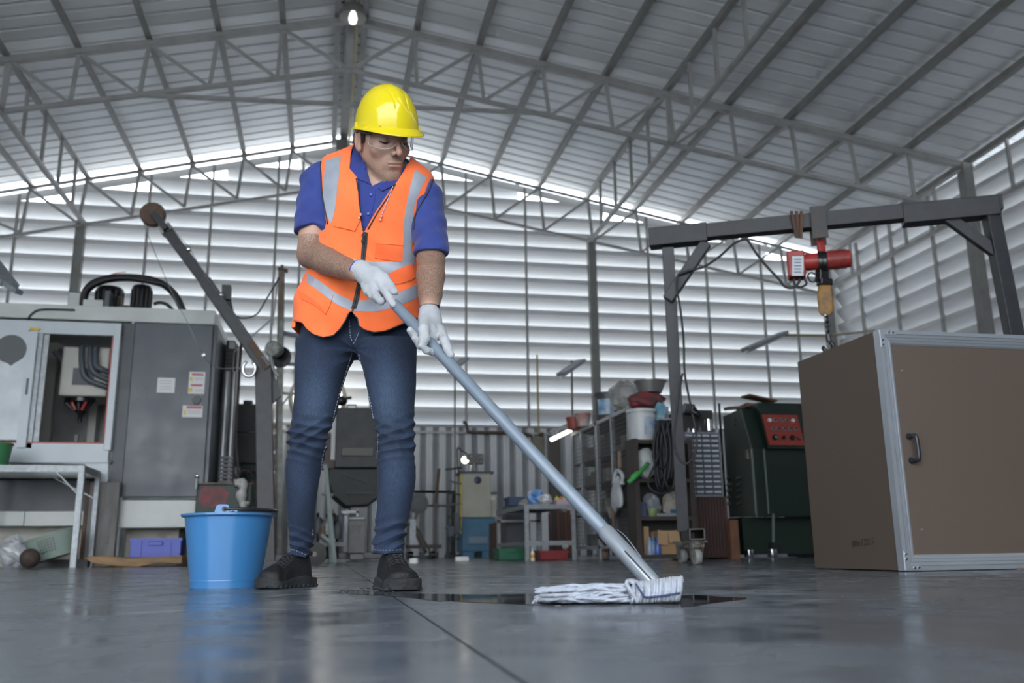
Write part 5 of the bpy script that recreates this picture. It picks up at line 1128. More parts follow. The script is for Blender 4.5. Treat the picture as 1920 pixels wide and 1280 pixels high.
# ================================================================== gantry crane, right side
g1 = atZ(1217,433,2.36); g2 = atZ(1875,368,2.36); gu = (g2-g1).normalized(); gn = Vector((-gu.y, gu.x, 0))
def G(px, py, off=0.0):
    d = ray(px, py); t = ((g1+gn*off)-CAMP).dot(gn)/d.dot(gn); return CAMP+d*t
UPZ = (0,0,1)
q = thing('gantry_crane', 'charcoal steel A-frame gantry crane on castors spanning behind the big box', 'crane', (g1.x, g1.y, 0)); r_ = relto(q)
def gb(p0, p1, w, h, name, m=M_paint, bev=.004): return r_(MB().bar(p0, p1, w, h, up=UPZ)).build(name, m, q, bevel=bev)
dz = Vector((0,0,1))
a1 = Vector((g1.x,g1.y,2.36)); a2 = Vector((g2.x,g2.y,2.36))
bh = .105
gb(a1-dz*bh/2, a2-dz*bh/2, .10, bh, 'beam')
sl_ = G(1327,425)
pL = G(1326,440); 
gb(a1-dz*(.125/2+.0), a1+gu*((pL-g1).dot(gu))-dz*.0625, .12, .135, 'sleeve')
pR0 = G(1690,395); gb(a1+gu*((pR0-g1).dot(gu))-dz*.075, a2-gu*.02-dz*.075, .12, .13, 'sleeve')
# left leg
t0 = G(1252,462); cbase = atZ(1290,1058,0); cbase = Vector((cbase.x, cbase.y, 0))
gb(Vector((t0.x,t0.y,2.22)), Vector((cbase.x-.03,cbase.y-.02,.235)), .085, .085, 'leg')
r_(MB().bar(G(1252,562), G(1324,456), .075, .07, up=gn)).build('brace', M_paint, q, bevel=.004)
cross = gn
bt0 = cbase-cross*.32+dz*.2; bt1 = cbase+cross*.9+dz*.2
b = MB()  # square tube, open at the near end
c0_ = Vector((cbase.x-.045, cbase.y-.30, .205)); ln = 1.1
yv = Vector((.35,1,0)).normalized(); xv = Vector((yv.y,-yv.x,0))
def tubeopen(c, w, h, L, t=.008):
    b = MB()
    for s_ in (-1,1):
        b.bar(c+xv*(s_*(w/2-t/2)), c+xv*(s_*(w/2-t/2))+yv*L, t, h, up=UPZ); b.bar(c+dz*(s_*(h/2-t/2)), c+dz*(s_*(h/2-t/2))+yv*L, w, t, up=UPZ)
    return b
r_(tubeopen(c0_, .105, .075, ln)).build('foot_tube', M_paint, q)
M_castor = mat('worn_castor_steel', (.30,.29,.27), .5, .3, color2=(.12,.10,.08), scale=30)
def castor(c):
    k = r_(MB().box(c.x-.06, c.x+.06, c.y-.05, c.y+.05, .150, .164).lathe([(.05,.135),(.055,.15)], (c.x,c.y,0), (0,0,1), 14).box(c.x-.045, c.x+.045, c.y-.03, c.y+.03, .118, .136)).build('castor', M_castor, q)
    for s_ in (-1,1): r_(MB().prism([(c.y-.03,.125),(c.y+.04,.125),(c.y+.035,.04),(c.y+.01,.03)], c.x+s_*.035-.003, c.x+s_*.035+.003, 'yz')).build('fork', M_castor, k)
    r_(MB().lathe([(.001,-.022),(.05,-.022),(.055,-.015),(.055,.015),(.05,.022),(.001,.022)], (c.x, c.y+.012, .055), (1,0,0), 20)).build('wheel', mat('pale_castor_wheel', (.30,.30,.29), .5), k, smooth='auto')
castor(Vector((cbase.x-.02, cbase.y-.22, 0))); castor(cbase+yv*.62)
# right leg
t1 = G(1858,405); gb(Vector((t1.x,t1.y,2.24)), Vector((t1.x+.10,t1.y-.02,.235)), .09, .09, 'leg'); r_(MB().bar(G(1768,402), G(1868,474), .07, .06, up=gn)).build('brace', M_paint, q, bevel=.004)
rb = Vector((t1.x+.10, t1.y, 0)); r_(tubeopen(rb-yv*.35+dz*.205, .105, .075, ln)).build('foot_tube', M_paint, q)
castor(rb-yv*.25); castor(rb+yv*.6)
# trolley straps
for k, (px0, px1) in enumerate(((1485,1504),(1520,1550))):
    p0 = G(px0, 410, -.08); p1 = G(px1, 410, -.08)
    if k == 1: r_(MB().bar((p0+p1)/2+dz*.09, (p0+p1)/2-dz*.14, (p1-p0).length, .012, up=gn)).build('trolley_plate', mat('charcoal_rust_edge', (.055,.054,.056), .5, color2=(.09,.06,.045), scale=9, lo=.55, hi=.7), q, bevel=.003); r_(MB().bar((p0+p1)/2+dz*.09+gn*.16, (p0+p1)/2-dz*.14+gn*.16, (p1-p0).length, .012, up=gn)).build('trolley_plate', M_rustg, q)
    if k == 1: continue
    for j in range(3): c = p0.lerp(p1, j/2); r_(MB().bar(c+dz*.055, c+gu*(.02*(1-j))-dz*.14, .02, .012)).build('chain_strap', M_rust, q)
# hoist
qh = thing('electric_hoist', 'red electric hoist with ribbed motor hanging from the gantry beam', 'hoist', G(1535,495)); rh_ = relto(qh)
hc = G(1537,497,-.02); hcx = G(1537, 497)
def HX(px, py): return G(px, py)
ax0 = HX(1515,500); ax1 = HX(1596,485)
axis = gu
r1 = .062
c_m = G(1550,488); c_e = G(1596,485)
L1 = (c_e-c_m).dot(gu)
rh_(MB().lathe([(.001,0),(r1,0),(r1,L1*.84),(r1*.95,L1*.96),(r1*.7,L1),(.001,L1)], c_m, gu, 22)).build('motor_housing', M_red, qh, smooth='auto')
for k in range(9):
    rh_(MB().lathe([(r1,0),(r1*1.12,0),(r1*1.12,.005),(r1,.005)], c_m+gu*(.012+k*L1*.75/9), gu, 22)).build('cooling_fin', mat('red_fin_dark', (.28,.05,.045), .5), qh)
c_g = G(1508,492); rh_(MB().lathe([(.001,0),(r1*.85,0),(r1*.95,.03),(r1*.95,.10),(.001,.10)], c_g, gu, 20)).build('gear_housing', M_red, qh, smooth='auto')
p0, p1 = G(1476,498,-.0), G(1509,498,0)
cc_ = (p0+p1)/2; hw = (p1-p0).length/2; hh = (G(1492,475)-G(1492,523)).z/2
rh_(MB().bar(cc_-dz*hh, cc_+dz*hh, hw*2, .13, up=-gn)).build('control_housing', M_red, qh, bevel=.012, seg=3)
rh_(MB().bar(G(1496,517,-.073), G(1496,480,-.073), .075, .004, up=-gn)).build('label_plate', mat('hoist_label', (.62,.65,.68), .45), qh)
for yy in (486,492,498,504,510): rh_(MB().bar(G(1489,yy,-.077), G(1502,yy,-.077), .004, .006)).build('label_print', mat('print_blue', (.12,.16,.32), .5), qh)
rh_(MB().bar(G(1505,513,-.077), G(1509,504,-.077), .014, .003)).build('label_mark', M_red, qh)
for px in (1537,1545): c = G(px,492); rh_(MB().lathe([(.05,-.012),(.078,-.012),(.078,.012),(.05,.012)], c, gu, 22)).build('clamp_band', M_blackg, qh, smooth='auto')
rh_(MB().bar(G(1541,478), G(1538,448), .05, .035)).build('suspension_lug', M_red, qh, bevel=.006); rh_(MB().tube([G(1538,450), G(1536,440)], .025, 8)).build('suspension_bolt', M_galv, qh)
rh_(MB().bar(G(1541,505), G(1541,528), .07, .07)).build('chain_guide', M_blackg, qh, bevel=.008)
b = MB()
for k in range(5): b.tube([G(1541,466)+Vector((math.cos(t)*.035, 0, math.sin(t)*.03-.0))+gu*(k*.0) for t in np.linspace(0, math.pi, 8)], .008, 6)
for (pts, rr) in (([(1508,522),(1512,532),(1500,538),(1490,532),(1489,522)],.008),([(1500,522),(1496,532),(1484,540),(1470,536),(1462,525),(1440,502),(1420,478),(1403,452),(1396,449),(1385,452),(1372,460),(1350,480),(1320,500),(1290,508),(1271,515)],.009),([(1530,520),(1527,528),(1518,526),(1515,516),(1521,511),(1528,514)],.006)):
    rh_(MB().tube(smoothpath([G(a,c,-.06) for a, c in pts]), rr, 7)).build('power_cable', M_black, qh, smooth=True)
q3 = thing('crane_cable', 'black cable hanging down the left leg of the gantry crane', 'cable', G(1270,515,-.08)); r3 = relto(q3)
r3(MB().tube(smoothpath([G(a,c,-.10) for a, c in ((1271,515),(1269,540),(1276,580),(1282,640),(1284,700),(1295,760),(1305,810),(1305,845),(1290,868),(1275,862),(1264,830),(1268,780),(1276,720),(1280,700))]), .008, 7)).build('cable', M_black, q3, smooth=True)
r3(MB().tube(smoothpath([G(a,c,-.11) for a, c in ((1300,758),(1298,770),(1306,775))]), .012, 7)).build('cable_clip', M_black, q3, smooth=True)
# hook block
qb = thing('hook_block', 'worn yellow-brown hook block with black hook hanging below the hoist', 'hook block', G(1549,560)); rb_ = relto(qb)
M_hb = mat('worn_yellow_brown', (.34,.17,.035), .55, color2=(.10,.075,.05), scale=14, lo=.4, hi=.7)
for s_ in (-1,1): rb_(MB().bar(G(1546,527,s_*.035), G(1544,540,s_*.03), .012, .012)).build('chain', M_blackg, qb)
prof = [(1534,534),(1559,534),(1563,555),(1562,585),(1557,592),(1540,592),(1535,585),(1532,555)]
b = MB(); n = len(prof); A = [G(a,c,-.05) for a, c in prof]; Bq = [G(a,c,.05) for a, c in prof]
b.add(A+Bq, [tuple(range(n)), tuple(range(n,2*n))[::-1]]+[(i,(i+1)%n,n+(i+1)%n,n+i) for i in range(n)]); rb_(b).build('block_cover', M_hb, qb, bevel=.012, seg=3)
rb_(MB().bar(G(1546,536), G(1546,523), .09, .07)).build('block_top', M_blackg, qb, bevel=.008)
rb_(MB().ball(G(1547,591,-.055), .012, 8, 6)).build('pin', M_chrome, qb)
b = MB(); cc_ = [G(1550,594), G(1552,604), G(1551,612), G(1554,622), G(1553,632)]
for i, c in enumerate(cc_[:-1]):
    b = MB(); m_ = (c+cc_[i+1])/2; b.tube([m_+ (gu if i % 2 else gn)*(math.cos(t)*.014)+dz*(math.sin(t)*.024) for t in np.linspace(0, 2*math.pi, 13)[:-1]], .007, 6, closed=True); rb_(b).build('chain_link', M_blackg, qb, smooth=True)
hk = G(1553,650); rb_(MB().tube([G(1552,628), G(1554,640)], .018, 8)).build('hook_shank', M_blackg, qb, smooth='auto')
pts = [hk+gu*(math.cos(t)*.032)+dz*(math.sin(t)*.034) for t in np.linspace(math.radians(75), math.radians(-195), 16)]
rb_(MB().tube(pts, [.012+.005*math.sin(i/15*math.pi) for i in range(15)]+[.005], 8)).build('hook', M_blackg, qb, smooth=True)

# ================================================================== big brown box with aluminium frame
bx = 2.516; by = 3.66; bz = 1.087; bX1 = 3.78; bY1 = 4.39
q = thing('panel_crate', 'large brown hardboard crate with a ribbed aluminium front frame and black handle', 'crate', ((bx+bX1)/2, by, 0)); r_ = relto(q)
M_hard = mat('brown_hardboard', (.118,.088,.070), .6, var=.06, scale=30, stretch=(1,1,14), detail=3); M_hard2 = mat('brown_hardboard_side', (.108,.080,.062), .6, var=.06, scale=20, stretch=(1,1,10), detail=3)
M_alu = mat('brushed_aluminium', (.60,.64,.69), .32, .7, var=.05, scale=5)
r_(MB().box(bx, bx+.01, by+.02, bY1, .006, bz)).build('side_panel', M_hard2, q); r_(MB().box(bX1-.01, bX1, by+.02, bY1, .006, bz)).build('side_panel', M_hard2, q)
r_(MB().box(bx, bX1, bY1, bY1+.01, .006, bz)).build('back_panel', M_hard2, q); r_(MB().box(bx, bX1, by+.02, bY1+.01, bz, bz+.008)).build('top_panel', M_hard2, q)
r_(MB().box(bx+.04, bX1-.04, by+.006, by+.012, .04, bz-.04)).build('front_panel', M_hard, q)
fw = .068
# stepped profile swept along each side, mitred corners
steps = [(0,0),(0,-.012),(.018,-.012),(.018,-.004),(.022,-.004),(.022,-.012),(.034,-.010),(.034,-.004),(.038,-.004),(.038,-.009),(.048,-.007),(.048,-.002),(.052,-.002),(.052,-.005),(.060,-.003),(fw,.004),(fw,.010),(0,.010)]
x0, x1, z0, z1 = bx-.002, bX1, .004, bz+.008
def rail(c0, c1, inw, along):
    b = MB(); n = len(steps); vs = []
    for c, s_ in ((c0,1),(c1,-1)):
        for t, d in steps: p = Vector(c)+Vector(inw)*t+Vector(along)*(t*s_); vs.append((p.x, by+d, p.z))
    fs = [(i,(i+1)%n,n+(i+1)%n,n+i) for i in range(n)]+[tuple(range(n)), tuple(range(n,2*n))[::-1]]
    b.add(vs, fs); return r_(b).build('frame_rail', M_alu, q)
rail((x0,by,z0),(x0,by,z1),(1,0,0),(0,0,1)); rail((x1,by,z0),(x1,by,z1),(-1,0,0),(0,0,1))
rail((x0,by,z0),(x1,by,z0),(0,0,1),(1,0,0)); rail((x0,by,z1),(x1,by,z1),(0,0,-1),(1,0,0))
r_(MB().box(x0-.002, x0+.004, by-.014, by+.03, z0, z1)).build('edge_angle', M_alu, q)
for cx_, cz_, sx, sz in ((x0,z1,1,-1),(x0,z0,1,1)):
    b = MB(); L = .085; t = .024
    pl = [(cx_+.003*sx,cz_+.003*sz),(cx_+L*sx,cz_+.003*sz),(cx_+L*sx,cz_+t*sz),(cx_+t*sx,cz_+t*sz),(cx_+t*sx,cz_+L*sz),(cx_+.003*sx,cz_+L*sz)]
    br = r_(MB().prism(pl, by-.0155, by-.0135)).build('corner_bracket', M_alu, q)
    for (u, v) in ((.05,.013),(.07,.013),(.013,.05),(.013,.072)): r_(MB().lathe([(.001,.004),(.005,.004),(.007,.001),(.007,0)], (cx_+u*sx, by-.0155, cz_+v*sz), (0,-1,0), 10)).build('rivet', M_chrome, br, smooth='auto')
hx, hz0, hz1 = xY(1708,840,by), zY(1712,863,by), zY(1706,818,by)
hp = [(hx,by+.006,hz1),(hx,by-.03,hz1),(hx+.004,by-.042,hz1-.012),(hx+.006,by-.042,hz0+.012),(hx+.004,by-.03,hz0),(hx+.002,by+.006,hz0)]
hh_ = r_(MB().tube(smoothpath(hp,4), .0105, 10)).build('handle', mat('black_satin_plastic', (.02,.022,.027), .3), q, smooth=True)
for z_ in (hz0,hz1): r_(MB().lathe([(.001,.012),(.012,.012),(.016,.0),(.001,0)], (hx,by+.006,z_), (0,-1,0), 14)).build('handle_boss', _m['black_satin_plastic'], hh_, smooth='auto')
for px, py in ((1692,694),(1730,992)): r_(MB().lathe([(.001,.002),(.004,.001),(.004,0)], (xY(px,py,by), by+.006, zY(px,py,by)), (0,-1,0), 8)).build('screw', M_galv, q)
for px, py in ((1662,838),(1637,628),(1687,1060)): p = atX(px,py,bx); r_(MB().ball(p, (.002,.004,.004), 8, 6)).build('screw', M_galv, q)
# handwriting on the side
cu = bpy.data.curves.new('handwriting', 'FONT'); cu.body = '98x120.5'; cu.size = .058; cu.extrude = .0003; cu.shear = .25; cu.offset = .0003
tmp = bpy.data.objects.new('handwriting_tmp', cu); COL.objects.link(tmp); bpy.context.view_layer.update()
me = bpy.data.meshes.new_from_object(tmp.evaluated_get(bpy.context.evaluated_depsgraph_get())); bpy.data.objects.remove(tmp)
me.materials.clear(); me.materials.append(mat('red_brown_marker', (.05,.022,.018), .6))
p = atX(1597, 1026, bx); tw = max(v.co.x for v in me.vertices); p_end = atX(1640, 1018, bx)
s_ = abs(p.y-p_end.y)/tw
jit = random.Random(5)
w_ = bpy.data.objects.new('handwriting', me); COL.objects.link(w_); w_.parent = q
w_.matrix_world = Matrix(((0,0,-1,bx-.0012),(-s_,0,0,p.y),(0,s_*.9,0,p.z),(0,0,0,1))) @ Matrix.Rotation(math.radians(4),4,'Z')
w_.matrix_parent_inverse = Matrix.Identity(4); w_.matrix_basis = Matrix.Translation(-Vector(q.location)) @ Matrix(((0,0,-1,bx-.0012),(-s_,0,0,p.y),(0,s_*.9,0,p.z),(0,0,0,1))) @ Matrix.Rotation(math.radians(4),4,'Z')
# torn board strip on the floor in front
xa, xb = atZ(1828,1066,0), atZ(1925,1064,0)
o = MB().prism([(0,0),(.02,.008),(.3,.010),(.34,0)], 0, .05).build('torn_cardboard', mat('torn_brown_card', (.26,.17,.11), .8, bump=.4, scale=20), loc=(xa.x, by-.10, 0)); tag(o, 'torn strip of brown cardboard on the floor before the aluminium frame', 'cardboard')

# ================================================================== bucket
M_blue = mat('bucket_blue_plastic', (.045,.185,.42), .30, var=.06, scale=4, coat=.2)
bc = atZ(421,1103,0); BY = bc.y+.13; BXc = xY(422,1100,BY)
q = thing('bucket', 'sky-blue plastic bucket standing on the floor beside the man\'s right shoe', 'bucket', (BXc, BY, 0), 0)
r0 = (xY(490,1095,BY)-xY(356,1095,BY))/2*.985; r1 = (xY(510,985,BY)-xY(344,985,BY))/2*.99; hz = zY(421,964,BY)+.0; rr = (xY(517,966,BY)-xY(336,966,BY))/2*.985
MB().lathe([(.001,.012),(r0-.006,.012),(r0-.004,0),(r0,0),(r0+.001,.015),(r1,hz-.012),(rr-.004,hz-.010),(rr,hz-.006),(rr,hz),(rr-.006,hz+.001),(r1-.004,hz-.001),(r0-.004,.02),(.001,.018)], (0,0,0), (0,0,1), 72).build('bucket_body', M_blue, q, smooth='auto')
MB().lathe([(r0+.0012,.022),(r0+.003,.024),(r0+.003,.027),(r0+.0018,.029)], (0,0,0), (0,0,1), 72).build('bottom_band', M_blue, q, smooth='auto')
ex = -.006
for s_ in (-1,1):
    b = MB(); pr_ = [(-.030,hz-.004),(-.022,hz+.024),(-.015,hz+.028),(.014,hz+.028),(.020,hz+.022),(.026,hz-.004)]
    b.prism([(a+ex,c) for a, c in pr_], s_*(rr-.006), s_*(rr-.002)); ear = b.build('ear', M_blue, q, bevel=.001)
    MB().lathe([(.001,.006),(.0085,.006),(.0085,-.006),(.001,-.006)], (ex+.005,s_*(rr-.004),hz+.012), (0,1,0), 16).build('pivot', M_black, ear, smooth='auto')
hp = [(ex+.005, -rr-.004, hz+.012)]+[(ex+.006+math.sin(t)*(rr+.001), -math.cos(t)*(rr+.004), hz+.012-.002*math.sin(t)) for t in np.linspace(.08, math.pi-.08, 34)]+[(ex+.005, rr+.004, hz+.012)]
MB().tube(hp, [.0045]*4+[.0065]*28+[.0045]*4, 10).build('bail_handle', mat('black_handle_plastic', (.018,.019,.022), .35), q, smooth=True)

# ================================================================== mop
FH = Vector((_sy, _cy, 0)); RH = Vector((_cy, -_sy, 0))
def PD(px, py, d):
    v = ray(px, py); return CAMP+v*(d/(v.x*FH.x+v.y*FH.y))
mop_b = PD(1226, 1094, 2.06); mop_t = PD(733, 562, 2.62)
q = thing('mop', 'long grey-handled white string mop held by the man, its head on the floor', 'mop', (mop_b.x, mop_b.y, 0)); r_ = relto(q)
M_pole = mat('grey_blue_pole', (.19,.235,.29), .38, .12, var=.08, scale=6); pr = .0178
dm = (mop_t-mop_b).normalized()
neck = PD(1143,1005,2.155)
r_(MB().lathe([(.001,0),(pr*.8,0),(pr*.95,.004),(pr*.95,(mop_t-neck).length-.004),(.001,(mop_t-neck).length)], neck, dm, 28)).build('handle', M_pole, q, smooth='auto')
sock = (neck-mop_b).length
r_(MB().lathe([(.001,.0),(pr*1.02,.0),(pr*1.08,.01),(pr*1.08,sock+.0),(pr*.9,sock+.012),(.001,sock+.012)], mop_b, dm, 28)).build('socket', mat('pale_socket_metal', (.36,.40,.45), .3, .5), q, smooth='auto')
# wire clips
for k, s_ in enumerate((-.005,.005,.014)):
    ax_ = (dm+Vector((.14,0,.12*(k-1)))).normalized(); Xr, Yr, _z = frame_of(ax_)
    r_(MB().tube([neck+dm*s_+(Xr*math.cos(t)+Yr*math.sin(t))*pr*1.22 for t in np.linspace(0, 2*math.pi, 33)[:-1]], .0021, 7, closed=True)).build('wire_ring', mat('dark_spring_wire', (.06,.065,.08), .3, .5), q, smooth=True)
sd = dm.cross(FH).normalized(); 
if sd.z < 0: sd = -sd
r_(MB().tube(smoothpath([neck+sd*pr*1.3, neck+sd*pr*1.5-dm*.03, neck+sd*pr*1.12-dm*.09]), .0018, 6)).build('wire_clip', M_chrome, q)
cc_ = -FH*(pr*1.06)
r_(MB().bar(mop_b+dm*.012+cc_, mop_b+dm*(sock*.62)+cc_, .009, .004, up=dm.cross(-FH))).build('slot', M_blackg, q)
# head: folded cloth pad and strings
M_str = mat('white_cotton_string', (.42,.46,.54), .9, var=.22, scale=40, bump=.4, bscale=160, sheen=.3)
hL, hR = atZ(1186,1131,0), atZ(1276,1126,0)
def HD(px, py, d): return PD(px, py, d)
dh = 1.98
# pad: built as a bundle of folded cords, bent over the clamp
rnd = random.Random(9)
def strand(pts, r, nm='string', m=None, n=6):
    P = smoothpath(pts, 6); rs = [r*(.85+.3*rnd.random()) for _ in P]; rs[0] *= .6; rs[-1] *= .5
    return r_(MB().tube(P, rs, n)).build(nm, m or M_str, q, smooth=True)
for k in range(46):
    t = k/45; pxx = 1188+t*88+rnd.uniform(-1,1)
    top = 1093-12*t+rnd.uniform(-1,1); bot = 1131-4*t; dd = dh+rnd.uniform(-.006,.006)
    strand([HD(pxx-2+6*t, top+9, dd+.085), HD(pxx+2*t, top+1, dd+.05), HD(pxx+2*t, top+5, dd+.01), HD(pxx+t, (top+bot)/2, dd-.004), HD(pxx-3, bot-4, dd), HD(pxx-5, bot-2, dd+.04)], .0036, 'folded_cord')
for pts, r in (([HD(1192,1094,dh-.012),HD(1204,1112,dh-.016),HD(1210,1119,dh-.017),HD(1240,1117,dh-.017),HD(1276,1111,dh-.016)],.0022),): strand(pts, r, 'blue_seam', mat('navy_thread', (.03,.04,.12), .6))
# rounded fold at the left of the pad
for k in range(11):
    o_ = k*.005; strand([HD(1196-k,1129,dh-.006+o_), HD(1186-k*.6,1112,dh-.012+o_), HD(1175+k*.5,1096,dh+o_), HD(1178+k,1089,dh+.01+o_), HD(1190+k,1094,dh+.012+o_)], .0046, 'folded_cord')
# long strings lying to the left
n = 0
for k in range(120):
    t = k/119; layer = k % 3
    ex_ = 1001+abs(rnd.gauss(0,1))*22 if layer else 1010+rnd.random()*60
    yo = 1102+rnd.random()*26 if layer else 1124+rnd.random()*7
    d0 = dh+.012+rnd.random()*.10; sx = 1180+rnd.random()*26; sy_ = 1098+rnd.random()*28
    mid = []
    for j in range(1,5):
        u = j/5; px = sx+(ex_-sx)*u; base = sy_+(yo-sy_)*u; hump = -4*math.sin(u*math.pi)*(1 if sy_ < 1112 else .3)
        mid.append((px, min(1128, base+hump+rnd.uniform(-6,5)+2.5+2.5*math.sin(px*.11)), d0+rnd.uniform(-.02,.02)))
    P = [HD(sx, sy_, d0-.0)]+[HD(*m_) for m_ in mid]+[HD(ex_, min(yo,1129), d0+.02)]
    P = [Vector((p.x, p.y, max(p.z, .0065))) for p in P]
    strand(P, .0036, 'string'); n += 1
for k in range(5):
    a = HD(1012+rnd.random()*8, 1122, dh+.02); e = HD(994+rnd.random()*14, 1126+rnd.random()*5, dh+.0)
    strand([a, (a+e)/2+Vector((0,0,.004)), Vector((e.x,e.y,max(e.z,.003)))], .0014, 'frayed_thread')
# water film left by the mop
M_water = mat('thin_water_film', (.018,.021,.026), .035, spec=.6)
def film(pts, name, label):
    P = [atZ(a,c,0) for a, c in pts]; P = smoothpath(P+[P[0]], 5)[:-1]
    n_ = len(P); b = MB(); b.add([(p.x,p.y,.0012) for p in P]+[(p.x,p.y,.0001) for p in P], [tuple(range(n_))]+[(i,(i+1)%n_,n_+(i+1)%n_,n_+i) for i in range(n_)])
    o = b.build(name, M_water); tag(o, label, 'water', kind='stuff')
film([(634,1111),(680,1109),(740,1112),(830,1114),(920,1115),(1010,1114),(1060,1118),(1060,1134),(1000,1134),(930,1131),(860,1128),(820,1127),(770,1121),(720,1117),(670,1115)], 'water_film', 'thin sheet of water on the floor between left shoe and mop')
film([(1240,1120),(1300,1116),(1350,1119),(1400,1122),(1330,1132),(1285,1138),(1240,1136)], 'water_film', 'small wet patch on the floor right of the mop head')
rnd = random.Random(12); b = MB()
for k in range(26):
    px = 640+rnd.random()*100; py = 1103+rnd.random()*10; c0 = atZ(px, py, 0)
    b.ball((c0.x, c0.y, .0012), (.004+rnd.random()*.006, .004+rnd.random()*.01, .0018), 10, 6)
tag(b.build('water_droplets', M_water, smooth=True), 'scatter of tiny water beads on the floor between the two shoes', 'droplets', kind='stuff')
# ================================================================== the man
from mathutils.bvhtree import BVHTree
RHn, FHn = np.array(RH), np.array(FH)
def K(px, py, d):
    p = PD(px, py, d); return np.array([p.dot(RH), d, p.z])
def toW(a): a = np.asarray(a, float); return a[..., 0:1]*RHn + a[..., 1:2]*FHn + a[..., 2:3]*np.array([0, 0, 1.])
def smin(a, b, k):
    h = np.clip(.5+.5*(b-a)/k, 0, 1); return b*(1-h)+a*h - k*h*(1-h)
def smax(a, b, k): return -smin(-a, -b, k)
def cone(P, a, b, ra, rb):
    a = np.asarray(a, float); b = np.asarray(b, float); ab = b-a; t = np.clip(((P-a)@ab)/(ab@ab), 0, 1)
    return np.linalg.norm(P-a-t[:, None]*ab, axis=1)-(ra+(rb-ra)*t)
def chain(P, pts, rs, k=.01):
    d = None
    for i in range(len(pts)-1):
        e = cone(P, pts[i], pts[i+1], rs[i], rs[i+1]); d = e if d is None else smin(d, e, k)
    return d
def ell(P, c, r, M=None):
    q = P-np.asarray(c, float)
    if M is not None: q = q@M
    r = np.asarray(r, float); k0 = np.linalg.norm(q/r, axis=1); k1 = np.linalg.norm(q/(r*r), axis=1)+1e-9
    return k0*(k0-1)/k1
def loft(P, rows, n=2.3):
    """rows: (z, u, w, a, b) sorted by z"""
    R_ = np.array(sorted(rows)); z = P[:, 2]; zz = R_[:, 0]
    f = [np.interp(z, zz, R_[:, i]) for i in range(1, 5)]
    q = ((np.abs(P[:, 0]-f[0])/f[2])**n+(np.abs(P[:, 1]-f[1])/f[3])**n)**(1/n)
    d = (q-1)*np.minimum(f[2], f[3])*.92
    return np.maximum(d, np.maximum(zz[0]-z, z-zz[-1]))
def catmull_rows(rows, m=5):
    R_ = np.array(sorted(rows)); out = []
    for i in range(len(R_)-1):
        a, b, c, d = R_[max(i-1, 0)], R_[i], R_[i+1], R_[min(i+2, len(R_)-1)]
        for k in range(m):
            t = k/m; out.append(.5*((2*b)+(c-a)*t+(2*a-5*b+4*c-d)*t*t+(3*b-a-3*c+d)*t**3))
    out.append(R_[-1]); return [tuple(r) for r in out]
def surface_net(fn, lo, hi, h, B=8):
    lo = np.array(lo, float); hi = np.array(hi, float)
    nb = np.ceil((hi-lo)/(h*B)).astype(int); N = nb*B+1
    D = np.full(tuple(N), 1.0, np.float32)
    gi = np.stack(np.meshgrid(*[np.arange(k) for k in nb], indexing='ij'), -1).reshape(-1, 3)
    cen = lo+(gi*B+B/2)*h; dc = fn(cen); act = np.abs(dc) < h*B*1.35+.012
    ins = gi[(~act) & (dc < 0)]
    for g in ins: D[g[0]*B:g[0]*B+B+1, g[1]*B:g[1]*B+B+1, g[2]*B:g[2]*B+B+1] = -1
    ga = gi[act]; loc = np.stack(np.meshgrid(*[np.arange(B+1)]*3, indexing='ij'), -1).reshape(-1, 3)
    for s in range(0, len(ga), 700):
        g = ga[s:s+700]; idx = (g[:, None, :]*B+loc[None]).reshape(-1, 3)
        D[idx[:, 0], idx[:, 1], idx[:, 2]] = fn(lo+idx*h)
    S = D < 0
    c = np.zeros(tuple(N-1), np.uint8)
    for dx in (0, 1):
        for dy in (0, 1):
            for dz_ in (0, 1): c += S[dx:N[0]-1+dx, dy:N[1]-1+dy, dz_:N[2]-1+dz_]
    cells = np.argwhere((c > 0) & (c < 8)); vid = np.full(tuple(N-1), -1, np.int32)
    vid[cells[:, 0], cells[:, 1], cells[:, 2]] = np.arange(len(cells))
    acc = np.zeros((len(cells), 3)); cnt = np.zeros(len(cells))
    cor = [(x, y, z) for x in (0, 1) for y in (0, 1) for z in (0, 1)]
    for p in cor:
        for ax in range(3):
            if p[ax]: continue
            q = list(p); q[ax] = 1
            a = D[cells[:, 0]+p[0], cells[:, 1]+p[1], cells[:, 2]+p[2]]; b = D[cells[:, 0]+q[0], cells[:, 1]+q[1], cells[:, 2]+q[2]]
            m = (a < 0) != (b < 0); t = a[m]/(a[m]-b[m]); pt = np.tile(np.array(p, float), (m.sum(), 1)); pt[:, ax] += t
            acc[m] += pt; cnt[m] += 1
    V = lo+(cells+acc/cnt[:, None])*h
    F = []
    for ax in range(3):
        o1, o2 = (ax+1) % 3, (ax+2) % 3
        sl0 = [slice(None)]*3; sl1 = [slice(None)]*3; sl0[ax] = slice(0, -1); sl1[ax] = slice(1, None)
        a = S[tuple(sl0)]; b = S[tuple(sl1)]; e = np.argwhere(a != b)
        e = e[(e[:, o1] > 0) & (e[:, o2] > 0) & (e[:, o1] < N[o1]-1) & (e[:, o2] < N[o2]-1)]
        def cv(d1, d2):
            k = e.copy(); k[:, o1] -= d1; k[:, o2] -= d2; return vid[k[:, 0], k[:, 1], k[:, 2]]
        quad = np.stack([cv(1, 1), cv(0, 1), cv(0, 0), cv(1, 0)], 1); flip = ~a[e[:, 0], e[:, 1], e[:, 2]]
        quad[flip] = quad[flip][:, ::-1]; F.append(quad)
    F = np.concatenate(F); F = F[(F >= 0).all(1)]
    return V, F
man_o = K(640, 1100, 2.98)
man = thing('person', 'man in yellow hard hat, orange reflective vest and jeans mopping the floor', 'person', tuple(toW([man_o[0], 2.98, 0])))
